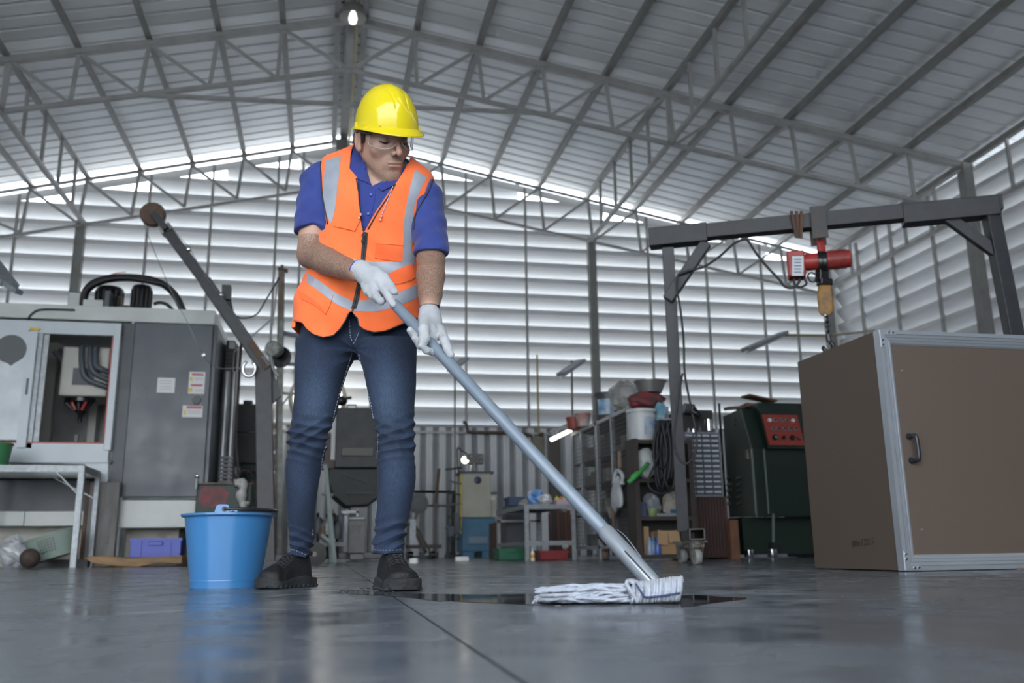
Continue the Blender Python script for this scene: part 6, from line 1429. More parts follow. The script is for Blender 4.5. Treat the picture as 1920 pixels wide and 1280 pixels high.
def np_mesh(name, V, F, m, parent=man, smooth=True, local=True):
    me = bpy.data.meshes.new(name); W = toW(V) if local else V; W = W-np.array(parent.location) if parent is man else W
    me.vertices.add(len(W)); me.vertices.foreach_set('co', W.astype(np.float32).ravel())
    me.loops.add(len(F)*4); me.loops.foreach_set('vertex_index', F.astype(np.int32).ravel())
    me.polygons.add(len(F)); me.polygons.foreach_set('loop_start', np.arange(0, len(F)*4, 4, dtype=np.int32))
    me.update(calc_edges=True); me.validate(); me.materials.append(m)
    if smooth: me.shade_smooth()
    o = bpy.data.objects.new(name, me); COL.objects.link(o); o.parent = parent; return o
def sdf_obj(name, fn, lo, hi, h, m, parent=man, sm=1):
    V, F = surface_net(fn, lo, hi, h)
    for _ in range(sm):      # light laplacian smoothing
        A = np.zeros_like(V); C_ = np.zeros(len(V))
        for i in range(4):
            a, b = F[:, i], F[:, (i+1) % 4]
            np.add.at(A, a, V[b]); np.add.at(C_, a, 1); np.add.at(A, b, V[a]); np.add.at(C_, b, 1)
        V = .5*V+.5*A/np.maximum(C_, 1)[:, None]
    o = np_mesh(name, V, F, m, parent); return o, V, F
def bbox(pts, r): p = np.array(pts); return p.min(0)-r, p.max(0)+r

# ---- materials
def skin_material():
    m = bpy.data.materials.new('skin'); m.use_nodes = True; n = m.node_tree; b = n.nodes['Principled BSDF']; L = n.links
    at = n.nodes.new('ShaderNodeAttribute'); at.attribute_name = 'tone'; sp = n.nodes.new('ShaderNodeSeparateColor'); L.new(at.outputs['Color'], sp.inputs[0])
    tc = n.nodes.new('ShaderNodeTexCoord')
    def mix(f, a, b_):
        x = n.nodes.new('ShaderNodeMix'); x.data_type = 'RGBA'
        if isinstance(f, float): x.inputs['Factor'].default_value = f
        else: L.new(f, x.inputs['Factor'])
        for s_, v in (('A', a), ('B', b_)):
            if isinstance(v, tuple): x.inputs[s_].default_value = (*v, 1)
            else: L.new(v, x.inputs[s_])
        return x.outputs['Result']
    nz = n.nodes.new('ShaderNodeTexNoise'); nz.inputs['Scale'].default_value = 26; L.new(tc.outputs['Object'], nz.inputs['Vector'])
    base = mix(nz.outputs[0], (.50, .315, .235), (.41, .245, .18))
    fine = n.nodes.new('ShaderNodeTexNoise'); fine.inputs['Scale'].default_value = 380; fine.inputs['Detail'].default_value = 3
    mp = n.nodes.new('ShaderNodeMapping'); mp.inputs['Scale'].default_value = (1.2, 1.2, .28); L.new(tc.outputs['Object'], mp.inputs[0]); L.new(mp.outputs[0], fine.inputs['Vector'])
    mr = n.nodes.new('ShaderNodeMapRange'); mr.inputs['From Min'].default_value = .38; mr.inputs['From Max'].default_value = .62; mr.inputs['To Min'].default_value = 1.25; mr.inputs['To Max'].default_value = .42
    L.new(fine.outputs[0], mr.inputs[0])
    mu = n.nodes.new('ShaderNodeMath'); mu.operation = 'MULTIPLY'; mu.use_clamp = True; L.new(sp.outputs[0], mu.inputs[0]); L.new(mr.outputs[0], mu.inputs[1])
    c1 = mix(mu.outputs[0], base, (.055, .036, .028))          # hair and stubble
    c2 = mix(sp.outputs[1], c1, (.42, .17, .14))               # lips, ear, nose flush
    c3 = mix(sp.outputs[2], c2, (.018, .013, .011))            # brow, lashes, painted shade between the lips
    L.new(c3, b.inputs['Base Color']); b.inputs['Roughness'].default_value = .5
    b.inputs['Subsurface Weight'].default_value = .08; b.inputs['Subsurface Radius'].default_value = (.01, .004, .002); b.inputs['Subsurface Scale'].default_value = .5
    bp = n.nodes.new('ShaderNodeBump'); bp.inputs['Strength'].default_value = .10; bp.inputs['Distance'].default_value = .002; L.new(fine.outputs[0], bp.inputs['Height']); L.new(bp.outputs[0], b.inputs['Normal'])
    return m
M_skin = skin_material()
def fabric(name, c, c2, scale, wave=900, bump=.15, rough=.85, lo=.35, hi=.65, sheen=.15):
    m = mat(name, c, rough, 0, color2=c2, scale=scale, bump=bump, bscale=wave, sheen=sheen, lo=lo, hi=hi); return m
M_shirt = fabric('royal_blue_pique', (.020, .036, .185), (.026, .048, .23), 6)
M_vest = fabric('fluorescent_orange_mesh', (.95, .155, .035), (1.0, .20, .055), 5, bump=.1)
M_refl = mat('silver_reflective_tape', (.33, .36, .42), .45, .15, var=.12, scale=22)
M_pipe = mat('black_binding', (.02, .02, .024), .6)
def denim():
    m = mat('dark_blue_denim', (.009, .018, .042), .85, 0, color2=(.015, .030, .068), scale=9, bump=.25, bscale=700, sheen=.03, stretch=(1, 1, .35)); n = m.node_tree; b = n.nodes['Principled BSDF']; L = n.links
    at = n.nodes.new('ShaderNodeAttribute'); at.attribute_name = 'fade'; x = n.nodes.new('ShaderNodeMix'); x.data_type = 'RGBA'
    old = b.inputs['Base Color'].links[0].from_socket; sp = n.nodes.new('ShaderNodeSeparateColor'); L.new(at.outputs['Color'], sp.inputs[0])
    tc = n.nodes.new('ShaderNodeTexCoord'); mp = n.nodes.new('ShaderNodeMapping'); mp.inputs['Scale'].default_value = (1, 1, .12); L.new(tc.outputs['Object'], mp.inputs[0])
    nz = n.nodes.new('ShaderNodeTexNoise'); nz.inputs['Scale'].default_value = 420; nz.inputs['Detail'].default_value = 2; L.new(mp.outputs[0], nz.inputs['Vector'])
    y_ = n.nodes.new('ShaderNodeMix'); y_.data_type = 'RGBA'; y_.blend_type = 'MULTIPLY'; y_.inputs['Factor'].default_value = .55
    rp = n.nodes.new('ShaderNodeValToRGB'); rp.color_ramp.elements[0].position = .35; rp.color_ramp.elements[0].color = (.55, .55, .6, 1); rp.color_ramp.elements[1].position = .65; rp.color_ramp.elements[1].color = (1.35, 1.35, 1.3, 1)
    L.new(nz.outputs[0], rp.inputs[0])
    L.new(sp.outputs[0], x.inputs['Factor']); L.new(old, x.inputs['A']); x.inputs['B'].default_value = (.075, .12, .20, 1)
    L.new(x.outputs['Result'], y_.inputs['A']); L.new(rp.outputs[0], y_.inputs['B']); L.new(y_.outputs['Result'], b.inputs['Base Color']); return m
M_denim = denim()
M_glove = mat('white_knit_cotton', (.47, .49, .52), .9, 0, color2=(.39, .41, .44), scale=22, bump=.35, bscale=420, sheen=.1)
M_cuffb = mat('blue_glove_edge', (.03, .06, .30), .8)
M_shoe = mat('black_suede_leather', (.0035, .0038, .0045), .65, 0, color2=(.009, .0095, .0115), scale=10, bump=.3, bscale=120)
M_sole = mat('dusty_black_sole', (.007, .0075, .009), .8, 0, color2=(.026, .029, .033), scale=12, bump=.5, bscale=90)
def set_attr(o, name, R_, G_=None, B_=None):
    a = o.data.color_attributes.new(name, 'FLOAT_COLOR', 'POINT'); n = len(o.data.vertices); c = np.zeros((n, 4), np.float32); c[:, 3] = 1
    c[:, 0] = R_;  c[:, 1] = 0 if G_ is None else G_; c[:, 2] = 0 if B_ is None else B_
    a.data.foreach_set('color', c.ravel())

# ---- torso
def row(py, xl, xr, d, b, dd=0):
    L_ = K(xl, py, d); R_ = K(xr, py, d); c = (L_+R_)/2; return (c[2], c[0], d, (R_[0]-L_[0])/2, b)
TOR = catmull_rows([row(270, 690, 730, 2.985, .032), row(284, 664, 738, 2.97, .050), row(298, 628, 757, 2.96, .066), row(315, 609, 780, 2.953, .083), row(335, 603, 802, 2.945, .100), row(370, 600, 803, 2.942, .116),
       row(420, 604, 792, 2.945, .122), row(470, 600, 782, 2.965, .118), row(520, 588, 778, 2.99, .115), row(565, 575, 776, 3.01, .118), row(610, 570, 776, 3.025, .122), row(660, 572, 774, 3.03, .112)])
shR = K(598, 344, 2.94); elR = K(583, 478, 2.905); wrR = K(672, 512, 2.70)      # his right arm (screen left)
shL = K(799, 372, 2.93); elL = K(808, 488, 2.84); wrL = K(806, 575, 2.66)      # his left arm (screen right)
def d_torso(P): return loft(P, TOR, 2.35)
def _pc(pts, d):
    q = np.array([K(a, c, d) for a, c in pts]); q = q[np.argsort(q[:, 2])]; return lambda z: np.interp(z, q[:, 2], q[:, 0])
sN_L = _pc([(682,262),(686,300),(690,325),(695,343),(700,354)], 2.85); sN_R = _pc([(775,285),(764,303),(748,320),(722,342),(700,354)], 2.85); z_sv = K(700, 354, 2.85)[2]
def fold(P, dirv, freq, ph=0): return np.sin((P@np.asarray(dirv))*freq+ph)
def d_shirt(P):
    d = d_torso(P)-.004
    a = chain(P, [shR, (shR+elR)/2+[-.004,0,0], elR+[0, 0, .03]], [.0645, .063, .0635], .006)
    a = smax(a, (elR+[0, 0, .092]-P)@np.array([-.14, 0, 1.0]), .004)
    b = chain(P, [shL, (shL+elL)/2+[.004,0,0], elL+[.003, 0, .02]], [.058, .0575, .0575], .006)
    b = smax(b, (elL+[0, 0, .022]-P)@np.array([.03, 0, 1.0]), .004)
    s = np.zeros(len(P))
    s += .0022*fold(P, (3.0, .6, 5.5), 12)+.0016*fold(P, (-4.5, 1, 6), 15, 1)+.0028*(1-2*np.abs(np.sin(P[:, 0]*34+P[:, 2]*26+1.2*np.sin(P[:, 1]*40))))*.5
    ar = np.minimum(a, b)
    d = smin(d, a, .035); d = smin(d, b, .035)
    wgt = np.clip(1-ar/.03, 0, 1); z = P[:, 2]
    op = np.where((z > z_sv) & (P[:, 1] < 2.955), np.minimum(P[:, 0]-sN_L(z), sN_R(z)-P[:, 0]), -.05)
    d = smax(d+s*wgt, op, .003)
    return smax(d, -(cone(P, K(706, 255, 2.93), K(698, 318, 2.95), .054, .060)), .003)
lo, hi = K(535, 500, 2.94), K(850, 275, 2.94)
shirt, sV, sF = sdf_obj('polo_shirt', d_shirt, (lo[0], 2.78, lo[2]-.02), (hi[0], 3.10, hi[2]), .0036, M_shirt)
shirt['label'] = 'royal blue short-sleeved polo shirt'

# ---- orange vest: a shell standing off the shirt, cut by armholes, neck opening and hem
def pxcurve(pts, d):   # pixel polyline -> (u as function of z)
    q = np.array([K(a, c, d) for a, c in pts]); q = q[np.argsort(q[:, 2])]; return lambda z: np.interp(z, q[:, 2], q[:, 0])
def _pc3(pts):
    q = np.array([K(*p) for p in pts]); q = q[np.argsort(q[:, 2])]; return lambda z: np.interp(z, q[:, 2], q[:, 0])
armR = pxcurve([(601,288),(603,330),(606,370),(613,405),(616,425),(611,440)], 2.88); armL = _pc3([(815,333,2.93),(811,340,2.925),(802,364,2.90),(786,397,2.875),(781,413,2.87),(779,445,2.865)])
z_apR, z_apL = K(612, 440, 2.9)[2], K(779, 445, 2.9)[2]
neckL = pxcurve([(656,285),(657,318),(672,337),(676,380),(679,415),(682,437)], 2.84); neckR = pxcurve([(765,300),(757,322),(745,345),(722,380),(703,408),(685,437)], 2.84)
z_v = K(683, 437, 2.84)[2]; z_nb = K(700, 282, 2.93)[2]
hemq = np.array([K(a, c, 2.88) for a, c in ((540,590),(562,600),(570,612),(585,624),(603,630),(622,627),(638,615),(648,602),(655,588),(660,584),(664,590),(671,598),(673,611),(683,618),(700,622),(722,618),(745,606),(765,594),(800,575))])
hq = hemq[np.argsort(hemq[:, 0])]
TORV = [(z, u, w, a*1.0+.012, b+.010) for z, u, w, a, b in TOR]
flare = np.array([[K(600,470,2.9)[2], 0], [K(600,520,2.9)[2], .006], [K(600,560,2.9)[2], .009], [K(600,620,2.9)[2], .009], [K(600,700,2.9)[2], .004]])[::-1]
def d_vbody(P):
    z = P[:, 2]; f = np.interp(z, flare[:, 0], flare[:, 1])
    d = loft(P, TORV, 2.35)-f
    d -= .0035*np.sin(P[:, 2]*38+P[:, 0]*25+1)*np.clip((K(600,430,2.9)[2]-z)/.1, 0, 1)
    d -= .0018*np.sin(P[:, 0]*50-P[:, 2]*40)*np.exp(-((z-K(600,560,2.9)[2])/.05)**2)
    d -= .002*np.sin(P[:, 0]*45+P[:, 2]*30)
    wst = np.exp(-((z-K(600,505,2.9)[2])/.06)**2); d -= .0026*wst*(1-2*np.abs(np.sin(P[:, 2]*42+np.abs(P[:, 0]-K(672,505,2.9)[0])*30+np.sin(P[:, 0]*25))))
    return d
def d_vest(P):
    sh = np.abs(d_vbody(P)-.004)-.0034
    z = P[:, 2]; u = P[:, 0]; fr = P[:, 1] < 2.97
    aR = np.where(z > z_apR, armR(z)-u, -.05); aL = np.where(z > z_apL, u-armL(z), -.05)
    d = smax(sh, np.maximum(aR, aL), .003)
    nk = np.where((z > z_v) & fr, np.minimum(u-neckL(z), neckR(z)-u), -.05)
    nkb = np.where(~fr, z-z_nb+.02, -.05)
    d = smax(d, nk, .003); d = np.maximum(d, nkb)
    hz_ = np.where(fr, np.interp(u, hq[:, 0], hq[:, 2]), hq[:, 2].mean()+.01)
    return smax(d, (hz_-z)*.8, .003)
vest, vV, vF = sdf_obj('safety_vest', d_vest, (K(540,500,2.9)[0], 2.77, K(600,640,2.9)[2]), (K(830,500,2.9)[0], 3.18, K(700,275,2.93)[2]+.02), .0030, M_vest)
vest['label'] = 'fluorescent orange zip vest'
def bvh(o):
    me = o.data; W = np.empty(len(me.vertices)*3, np.float32); me.vertices.foreach_get('co', W); W = W.reshape(-1, 3)+np.array(man.location)
    return BVHTree.FromPolygons([tuple(v) for v in W.tolist()], [tuple(p.vertices) for p in me.polygons])
B_vest = bvh(vest); B_shirt = bvh(shirt)
def hit(px, py, trees, off=0.0, near=None):
    d = ray(px, py).normalized(); best = None
    for t in trees:
        r_h = t.ray_cast(CAMP, d)
        if r_h[0] is not None and (best is None or r_h[3] < best[3]): best = r_h
    if best is None: return None
    n_ = best[1]; n_ = -n_ if n_.dot(d) > 0 else n_
    return best[0]+n_*off, n_
LM = Vector(man.location)
def on_surf(pts, trees, off, n=6):
    P = []
    sp = smoothpath([(a, c, 0) for a, c in pts], n)
    for s_ in sp:
        h_ = hit(s_.x, s_.y, trees, off)
        if h_: P.append(h_[0])
    return P
def surf_tube(name, pts, trees, r, m, off=0, parent=man, n=6, k=7):
    P = on_surf(pts, trees, off, n)
    if len(P) < 2: return None
    # drop jumps, then smooth a little
    Q = [P[0]]
    for p in P[1:]:
        if (p-Q[-1]).length < .09: Q.append(p)
    for _ in range(2): Q = [Q[0]]+[(Q[i-1]+Q[i]*2+Q[i+1])/4 for i in range(1, len(Q)-1)]+[Q[-1]]
    b = MB().tube(Q, r, k); b.v = [tuple(Vector(v)-LM) for v in b.v]; o = b.build(name, m, parent if parent is man else None, smooth=True)
    if parent is not man: o.parent = parent
    return o
def patch(name, left, right, trees, off, m, nu=6, nv=18, parent=man, th=.0015, smooth=True):
    """a cloth piece laid on the surface between two edges given in the photograph"""
    def res(c, n_):
        c = [Vector((a, b_, 0)) for a, b_ in c]; c = smoothpath(c, 6); L_ = [0]
        for i in range(1, len(c)): L_.append(L_[-1]+(c[i]-c[i-1]).length)
        out = []
        for k in range(n_+1):
            t = L_[-1]*k/n_; i = min(max(1, next((j for j in range(len(L_)) if L_[j] >= t), len(L_)-1)), len(L_)-1)
            f_ = (t-L_[i-1])/max(1e-6, L_[i]-L_[i-1]); out.append(c[i-1].lerp(c[i], f_))
        return out
    A, Bb = res(left, nv), res(right, nv); V1 = []; V0 = []; last = None
    for j in range(nv+1):
        for i in range(nu+1):
            p = A[j].lerp(Bb[j], i/nu); h_ = hit(p.x, p.y, trees, off)
            if h_ is None or (last is not None and i > 0 and (h_[0]-last).length > .07): 
                base = last if last is not None else Vector(toW(K(p.x, p.y, 2.86)).ravel()); q_ = Vector(toW(K(p.x, p.y, (base.dot(FH)))).ravel()); h_ = (q_, -FH)
            V1.append(h_[0]); V0.append(h_[0]-h_[1]*(th+off*.7)); last = h_[0]
        last = V1[-(nu+1)]
    n_ = len(V1); b = MB(); w = nu+1
    fs = [(j*w+i, j*w+i+1, (j+1)*w+i+1, (j+1)*w+i) for j in range(nv) for i in range(nu)]
    fb = [tuple(n_+k for k in f[::-1]) for f in fs]; rim = []
    edge = [i for i in range(w)]+[j*w+nu for j in range(1, nv+1)]+[nv*w+i for i in range(nu-1, -1, -1)]+[j*w for j in range(nv-1, 0, -1)]
    for k in range(len(edge)): a, c = edge[k], edge[(k+1) % len(edge)]; rim.append((a, c, n_+c, n_+a))
    b.add([v-LM for v in V1]+[v-LM for v in V0], fs+fb+rim)
    o = b.build(name, m, parent if parent is man else None, smooth='auto')
    if parent is not man: o.parent = parent
    return o
TV = [B_vest]
# reflective tape
patch('reflective_tape', [(611,301),(608,330),(606,370),(612,400),(618,413)], [(639,293),(637,320),(632,360),(628,395),(621,420)], TV, .0015, M_refl, 4, 20, vest)
patch('reflective_tape', [(778,318),(769,350),(762,385),(757,420),(756,455),(755,490)], [(800,332),(790,352),(778,380),(774,410),(773,440),(770,480)], TV, .0015, M_refl, 4, 22, vest)
patch('reflective_tape', [(576,511),(590,520),(610,535),(632,550),(652,560),(662,566)], [(576,531),(592,541),(612,556),(632,570),(650,579),(659,583)], TV, .0015, M_refl, 4, 22, vest)
patch('reflective_tape', [(666,564),(690,562),(715,558),(745,549),(765,541),(781,533)], [(663,583),(690,584),(715,582),(745,574),(765,566),(781,558)], TV, .0015, M_refl, 4, 22, vest)
patch('reflective_tape', [(614,465),(635,476),(655,484),(676,488)], [(614,485),(635,495),(655,504),(673,508)], TV, .0015, M_refl, 4, 14, vest)
patch('reflective_tape', [(686,488),(705,491),(730,491),(750,489),(765,480),(777,470)], [(683,506),(705,511),(725,515),(750,510),(765,503),(777,496)], TV, .0015, M_refl, 4, 18, vest)
# zip
zp = patch('zip', [(681,434),(678,470),(674,505),(668,540),(661,570),(654,592)], [(690,436),(687,470),(682,505),(677,540),(671,570),(663,592)], TV, .003, M_pipe, 2, 24, vest)
surf_tube('zip_teeth', [(685.5,436),(682,470),(678,505),(672,540),(665,572),(658,590)], TV, .0016, mat('dark_zip_teeth', (.06,.06,.065), .35, .6), .0045, zp)
for k, (px, py) in enumerate(((682,441),(681,452))):
    h_ = hit(px, py, TV, .006)
    if h_: b = MB().tube([h_[0]+Vector((math.cos(t)*.0045, 0, math.sin(t)*.006)) for t in np.linspace(0, 2*math.pi, 13)[:-1]], .0013, 6, closed=True); b.v = [tuple(Vector(v)-LM) for v in b.v]; b.build('zip_pull', M_pipe, zp, smooth=True)
# bindings
surf_tube('neck_binding', [(668,335),(672,365),(676,400),(680,432)], TV+[B_shirt], .0024, M_pipe, .002, vest)
surf_tube('neck_binding', [(741,346),(727,370),(708,398),(690,430)], TV+[B_shirt], .0024, M_pipe, .002, vest)
surf_tube('arm_binding', [(601,295),(603,330),(605,365),(611,398),(615,420)], TV+[B_shirt], .0022, M_pipe, .002, vest)
surf_tube('arm_binding', [(811,338),(806,352),(800,364),(790,382),(781,398),(777,412),(777,430)], TV+[B_shirt], .0026, M_pipe, .002, vest)
def hem_tube(pts):
    P = []
    for s_ in smoothpath([(a, c, 0) for a, c in pts], 6):
        p = K(s_.x, s_.y, 2.88); u = p[0]; z = np.interp(u, hq[:, 0], hq[:, 2])+.001
        w = np.linspace(2.78, 3.02, 160); Q = np.stack([np.full(160, u), w, np.full(160, z)], 1); dd = d_vbody(Q)-.004; i = int(np.argmax(dd < 0))
        if dd[i] < 0: P.append(Vector(toW([u, w[i]-.001, z]).ravel())-LM)
    b = MB().tube(P, .0030, 8); o = b.build('hem_binding', M_pipe, vest, smooth=True)
hem_tube([(567,608),(575,618),(585,624),(603,630),(622,627),(638,615),(648,602),(654,590)])
hem_tube([(664,590),(671,598),(673,611),(683,618),(700,622),(722,618),(745,606),(765,594),(778,587)])
# pockets and flaps
M_vest2 = fabric('fluorescent_orange_pocket', (.86, .12, .03), (.95, .16, .04), 5, bump=.1)
patch('pocket_flap', [(633,403),(627,424)], [(675,414),(666,433)], TV, .005, M_vest, 8, 5, vest, .002)
patch('chest_pocket', [(707,450),(702,484)], [(754,455),(752,491)], TV, .003, M_vest2, 8, 8, vest)
patch('pocket_flap', [(706,448),(705,456)], [(755,452),(755,461)], TV, .0055, M_vest, 8, 3, vest, .002)
patch('lower_pocket', [(712,520),(745,505),(772,494)], [(716,528),(748,532),(778,520)], TV, .004, M_vest2, 5, 8, vest)
patch('lower_pocket', [(561,545),(590,563),(612,590)], [(566,560),(592,573),(611,588)], TV, .004, M_vest2, 4, 8, vest)
surf_tube('seam', [(625,553),(618,575),(611,589)], TV, .0011, mat('orange_stitch', (.7,.1,.03), .8), .001, vest)
# earphone-like cord with plugs
M_cord = mat('pale_lilac_cord', (.55,.5,.68), .5); M_plug = mat('peach_rubber', (.85,.32,.22), .5)
TS = [B_vest, B_shirt]
ck = surf_tube('neck_cord', [(670,335),(672,360),(674,385),(675,402)], TS, .0013, M_cord, .003); surf_tube('neck_cord', [(737,350),(730,368),(722,388),(716,402)], TS, .0013, M_cord, .003)
for px, py in ((675,403),(674,409),(715,406),(713,412)):
    h_ = hit(px, py, TS, .005)
    if h_: b = MB().ball(h_[0]-LM, (.0045,.0045,.0055), 10, 8); b.build('ear_plug', M_plug, man, smooth=True)

# ---- collar, placket, buttons
def sheet(name, L_, R_, m, th=.0045, nu=6, nv=10, parent=man):
    A = smoothpath([Vector(toW(K(*p)).ravel()) for p in L_], 6); Bb = smoothpath([Vector(toW(K(*p)).ravel()) for p in R_], 6)
    n_ = min(len(A), len(Bb)); A = [A[int(i*(len(A)-1)/(n_-1))] for i in range(n_)]; Bb = [Bb[int(i*(len(Bb)-1)/(n_-1))] for i in range(n_)]
    V1 = []; w = nu+1
    for j in range(n_):
        for i in range(w):
            t = i/nu; p_ = A[j].lerp(Bb[j], t)-FH*(.004*math.sin(t*math.pi))
            r_h = B_shirt.ray_cast(CAMP, (p_-CAMP).normalized())
            if r_h[0] is not None and r_h[3] < (p_-CAMP).length+.006: p_ = CAMP+(p_-CAMP).normalized()*(r_h[3]-.007)
            V1.append(p_)
    V0 = [v+FH*th for v in V1]; n2 = len(V1); fs = [(j*w+i, j*w+i+1, (j+1)*w+i+1, (j+1)*w+i) for j in range(n_-1) for i in range(nu)]
    fb = [tuple(n2+k for k in f[::-1]) for f in fs]; edge = [i for i in range(w)]+[j*w+nu for j in range(1, n_)]+[(n_-1)*w+i for i in range(nu-1, -1, -1)]+[j*w for j in range(n_-2, 0, -1)]
    rim = [(edge[k], edge[(k+1) % len(edge)], n2+edge[(k+1) % len(edge)], n2+edge[k]) for k in range(len(edge))]
    b = MB(); b.add([v-LM for v in V1+V0], fs+fb+rim); o = b.build(name, m, parent, smooth='auto', bevel=.0012); return o
M_collar = fabric('blue_rib_collar', (.016, .030, .19), (.022, .042, .24), 8)
sheet('collar', [(675,274,2.93),(662,286,2.905),(654,302,2.875),(653,318,2.855),(657,328,2.845)], [(686,283,2.915),(684,296,2.89),(687,312,2.865),(692,328,2.845),(694,345,2.835)], M_collar)
sheet('collar', [(657,328,2.845),(660,331,2.842),(664,334,2.84)], [(694,345,2.835),(690,343,2.835),(684,340,2.836)], M_collar)
sheet('collar', [(757,306,2.88),(748,318,2.86),(736,330,2.85),(722,340,2.84),(708,352,2.835)], [(762,312,2.89),(761,324,2.87),(752,337,2.85),(738,347,2.838),(716,358,2.832)], M_collar)
sheet('collar_back', [(676,275,2.93),(700,268,2.99),(740,280,3.0),(760,305,2.89)], [(672,290,2.94),(700,284,3.01),(742,296,3.01),(764,318,2.90)], M_collar)
patch('placket', [(688,348),(688,370),(685,400),(683,425)], [(704,356),(703,372),(697,400),(690,425)], [B_shirt], .003, M_collar, 3, 12)
for px, py in ((696,366),(691,401)):
    h_ = hit(px, py, [B_shirt], .0055)
    if h_: b = MB().lathe([(.001,.0016),(.0045,.0016),(.0052,0),(.001,0)], h_[0]-LM, h_[1], 14); b.build('button', mat('blue_button', (.03,.05,.28), .3), man, smooth='auto')

# ---- head, neck, chest and arms: one continuous body
PHI, THE, ROLLH = math.radians(38), math.radians(24), math.radians(12)
fx, fy = math.sin(PHI), -math.cos(PHI)
fH = np.array([fx, fy, 0]); rt = np.array([math.cos(PHI), math.sin(PHI), 0])       # rt: towards his left side
fw_ = fH*math.cos(THE)+np.array([0, 0, -1])*math.sin(THE); up_ = np.array([0, 0, 1])*math.cos(THE)+fH*math.sin(THE)
r2 = rt*math.cos(ROLLH)+up_*math.sin(ROLLH); u2 = up_*math.cos(ROLLH)-rt*math.sin(ROLLH)
HM = np.stack([r2, fw_, u2], 1)        # columns: local x, y, z in (u,w,z)
HS = 1.09; ZL = 1.15
HC = K(718, 258, 2.83)
def hl(P):          # to head coordinates
    Q = (P-HC)@HM/HS; Q[:, 2] = np.where(Q[:, 2] < 0, Q[:, 2]/ZL, Q[:, 2]); return Q
def hw(p):
    p = np.array(p, float); p[2] = p[2]*ZL if p[2] < 0 else p[2]; return HC+HM@(p*HS)
def d_head(Q, fine=True):
    x = np.abs(Q[:, 0]); S = np.stack([x, Q[:, 1], Q[:, 2]], 1)
    d = ell(Q, (0, -.012, .035), (.0765, .0975, .090))
    d = smin(d, ell(Q, (0, .018, -.025), (.061, .070, .082)), .03)            # mid face
    d = smin(d, ell(Q, (0, .042, -.080), (.036, .040, .032)), .028)           # lower jaw
    d = smin(d, cone(S, (.050, -.005, -.048), (.016, .062, -.098), .013, .012), .022) # jaw line
    d = smin(d, ell(Q, (0, .071, -.100), (.020, .015, .015)), .016)           # chin
    d = smin(d, ell(S, (.042, .055, -.030), (.022, .020, .016)), .018)        # cheekbone
    d = smin(d, cone(S, (.008, .088, .020), (.045, .070, .022), .010, .009), .014)  # brow ridge
    d = smax(d, -ell(S, (.032, .094, -.002), (.017, .016, .011)), .014)       # eye socket
    d = smin(d, ell(S, (.032, .069, -.004), (.0145, .0145, .0125)), .004)     # lidded eyeball
    d = smin(d, chain(Q, [np.array([0, .087, .012]), np.array([0, .100, -.014]), np.array([0, .113, -.034])], [.006, .0065, .0095], .008), .010)  # nose bridge
    d = smin(d, ell(S, (.0115, .098, -.037), (.0075, .0095, .0075)), .005)    # nostril wing
    d = smax(d, -ell(S, (.0065, .104, -.0455), (.0035, .006, .004)), .003)
    d = smin(d, ell(Q, (0, .072, -.063), (.030, .0185, .024)), .012)           # muzzle
    d = smin(d, ell(Q, (0, .0890, -.0620), (.0250, .0050, .0028)), .0035)       # upper lip
    d = smin(d, ell(Q, (0, .0878, -.0712), (.0200, .0050, .0036)), .0035)       # lower lip
    d = smax(d, -ell(Q, (0, .093, -.0835), (.020, .007, .0045)), .007)
    # ears
    e = ell(S, (.080, -.010, -.006), (.0085, .020, .031)); e = smax(e, -ell(S, (.088, -.006, -.004), (.0075, .0125, .021)), .005)
    e = smin(e, ell(S, (.079, -.001, -.030), (.0075, .010, .011)), .006)
    d = smin(d, e, .005)
    return d*HS
nk0 = hw((0, -.062, -.030)); nk1 = K(699, 325, 2.965)
def d_neck(P): 
    d = cone(P, nk0, nk1, .053, .058)
    d = smin(d, cone(P, hw((-.055, -.02, -.045)), K(702, 342, 2.905), .010, .008), .018)   # neck muscle
    return d
def d_body_hi(P): 
    d = smin(d_head(hl(P)), d_neck(P), .010)
    ch = loft(P, TOR, 2.35)+.007
    return smin(d, ch, .022)
zcut = K(700, 372, 2.9)[2]
def d_armR(P):
    d = chain(P, [shR, (shR+elR)/2, elR], [.058, .052, .047], .006); mid = elR+(wrR-elR)*.35
    d = smin(d, chain(P, [elR+np.array([.004,0,.004]), mid, elR+(wrR-elR)*.75, wrR], [.0465, .0455, .035, .0290], .006), .012); return d
def d_armL(P):
    d = chain(P, [shL, (shL+elL)/2, elL], [.053, .049, .0455], .006); mid = elL+(wrL-elL)*.35
    d = smin(d, chain(P, [elL, mid, elL+(wrL-elL)*.75, wrL], [.0455, .0465, .0375, .0295], .006), .010); return d
V1, F1 = surface_net(lambda P: np.maximum(d_body_hi(P), zcut-P[:, 2]), HC+[-.17, -.17, -.32], HC+[.17, .22, .18], .0017)
def d_low(P):
    d = loft(P, TOR, 2.35)+np.where(P[:, 2] < K(700,470,2.9)[2], .034, .010)
    d = smin(d, d_armR(P), .02); d = smin(d, d_armL(P), .02)
    return smax(d, P[:, 2]-zcut-.004, .002) if False else d
def d_low2(P): return np.maximum(d_low(P), np.where(np.abs(P[:, 0]-K(700,340,2.9)[0]) < .095, P[:, 2]-zcut-.03, -1))
lo, hi = K(530, 620, 2.94), K(855, 285, 2.94)
V2, F2 = surface_net(d_low2, (lo[0], 2.55, lo[2]), (hi[0], 3.10, hi[2]), .0036)
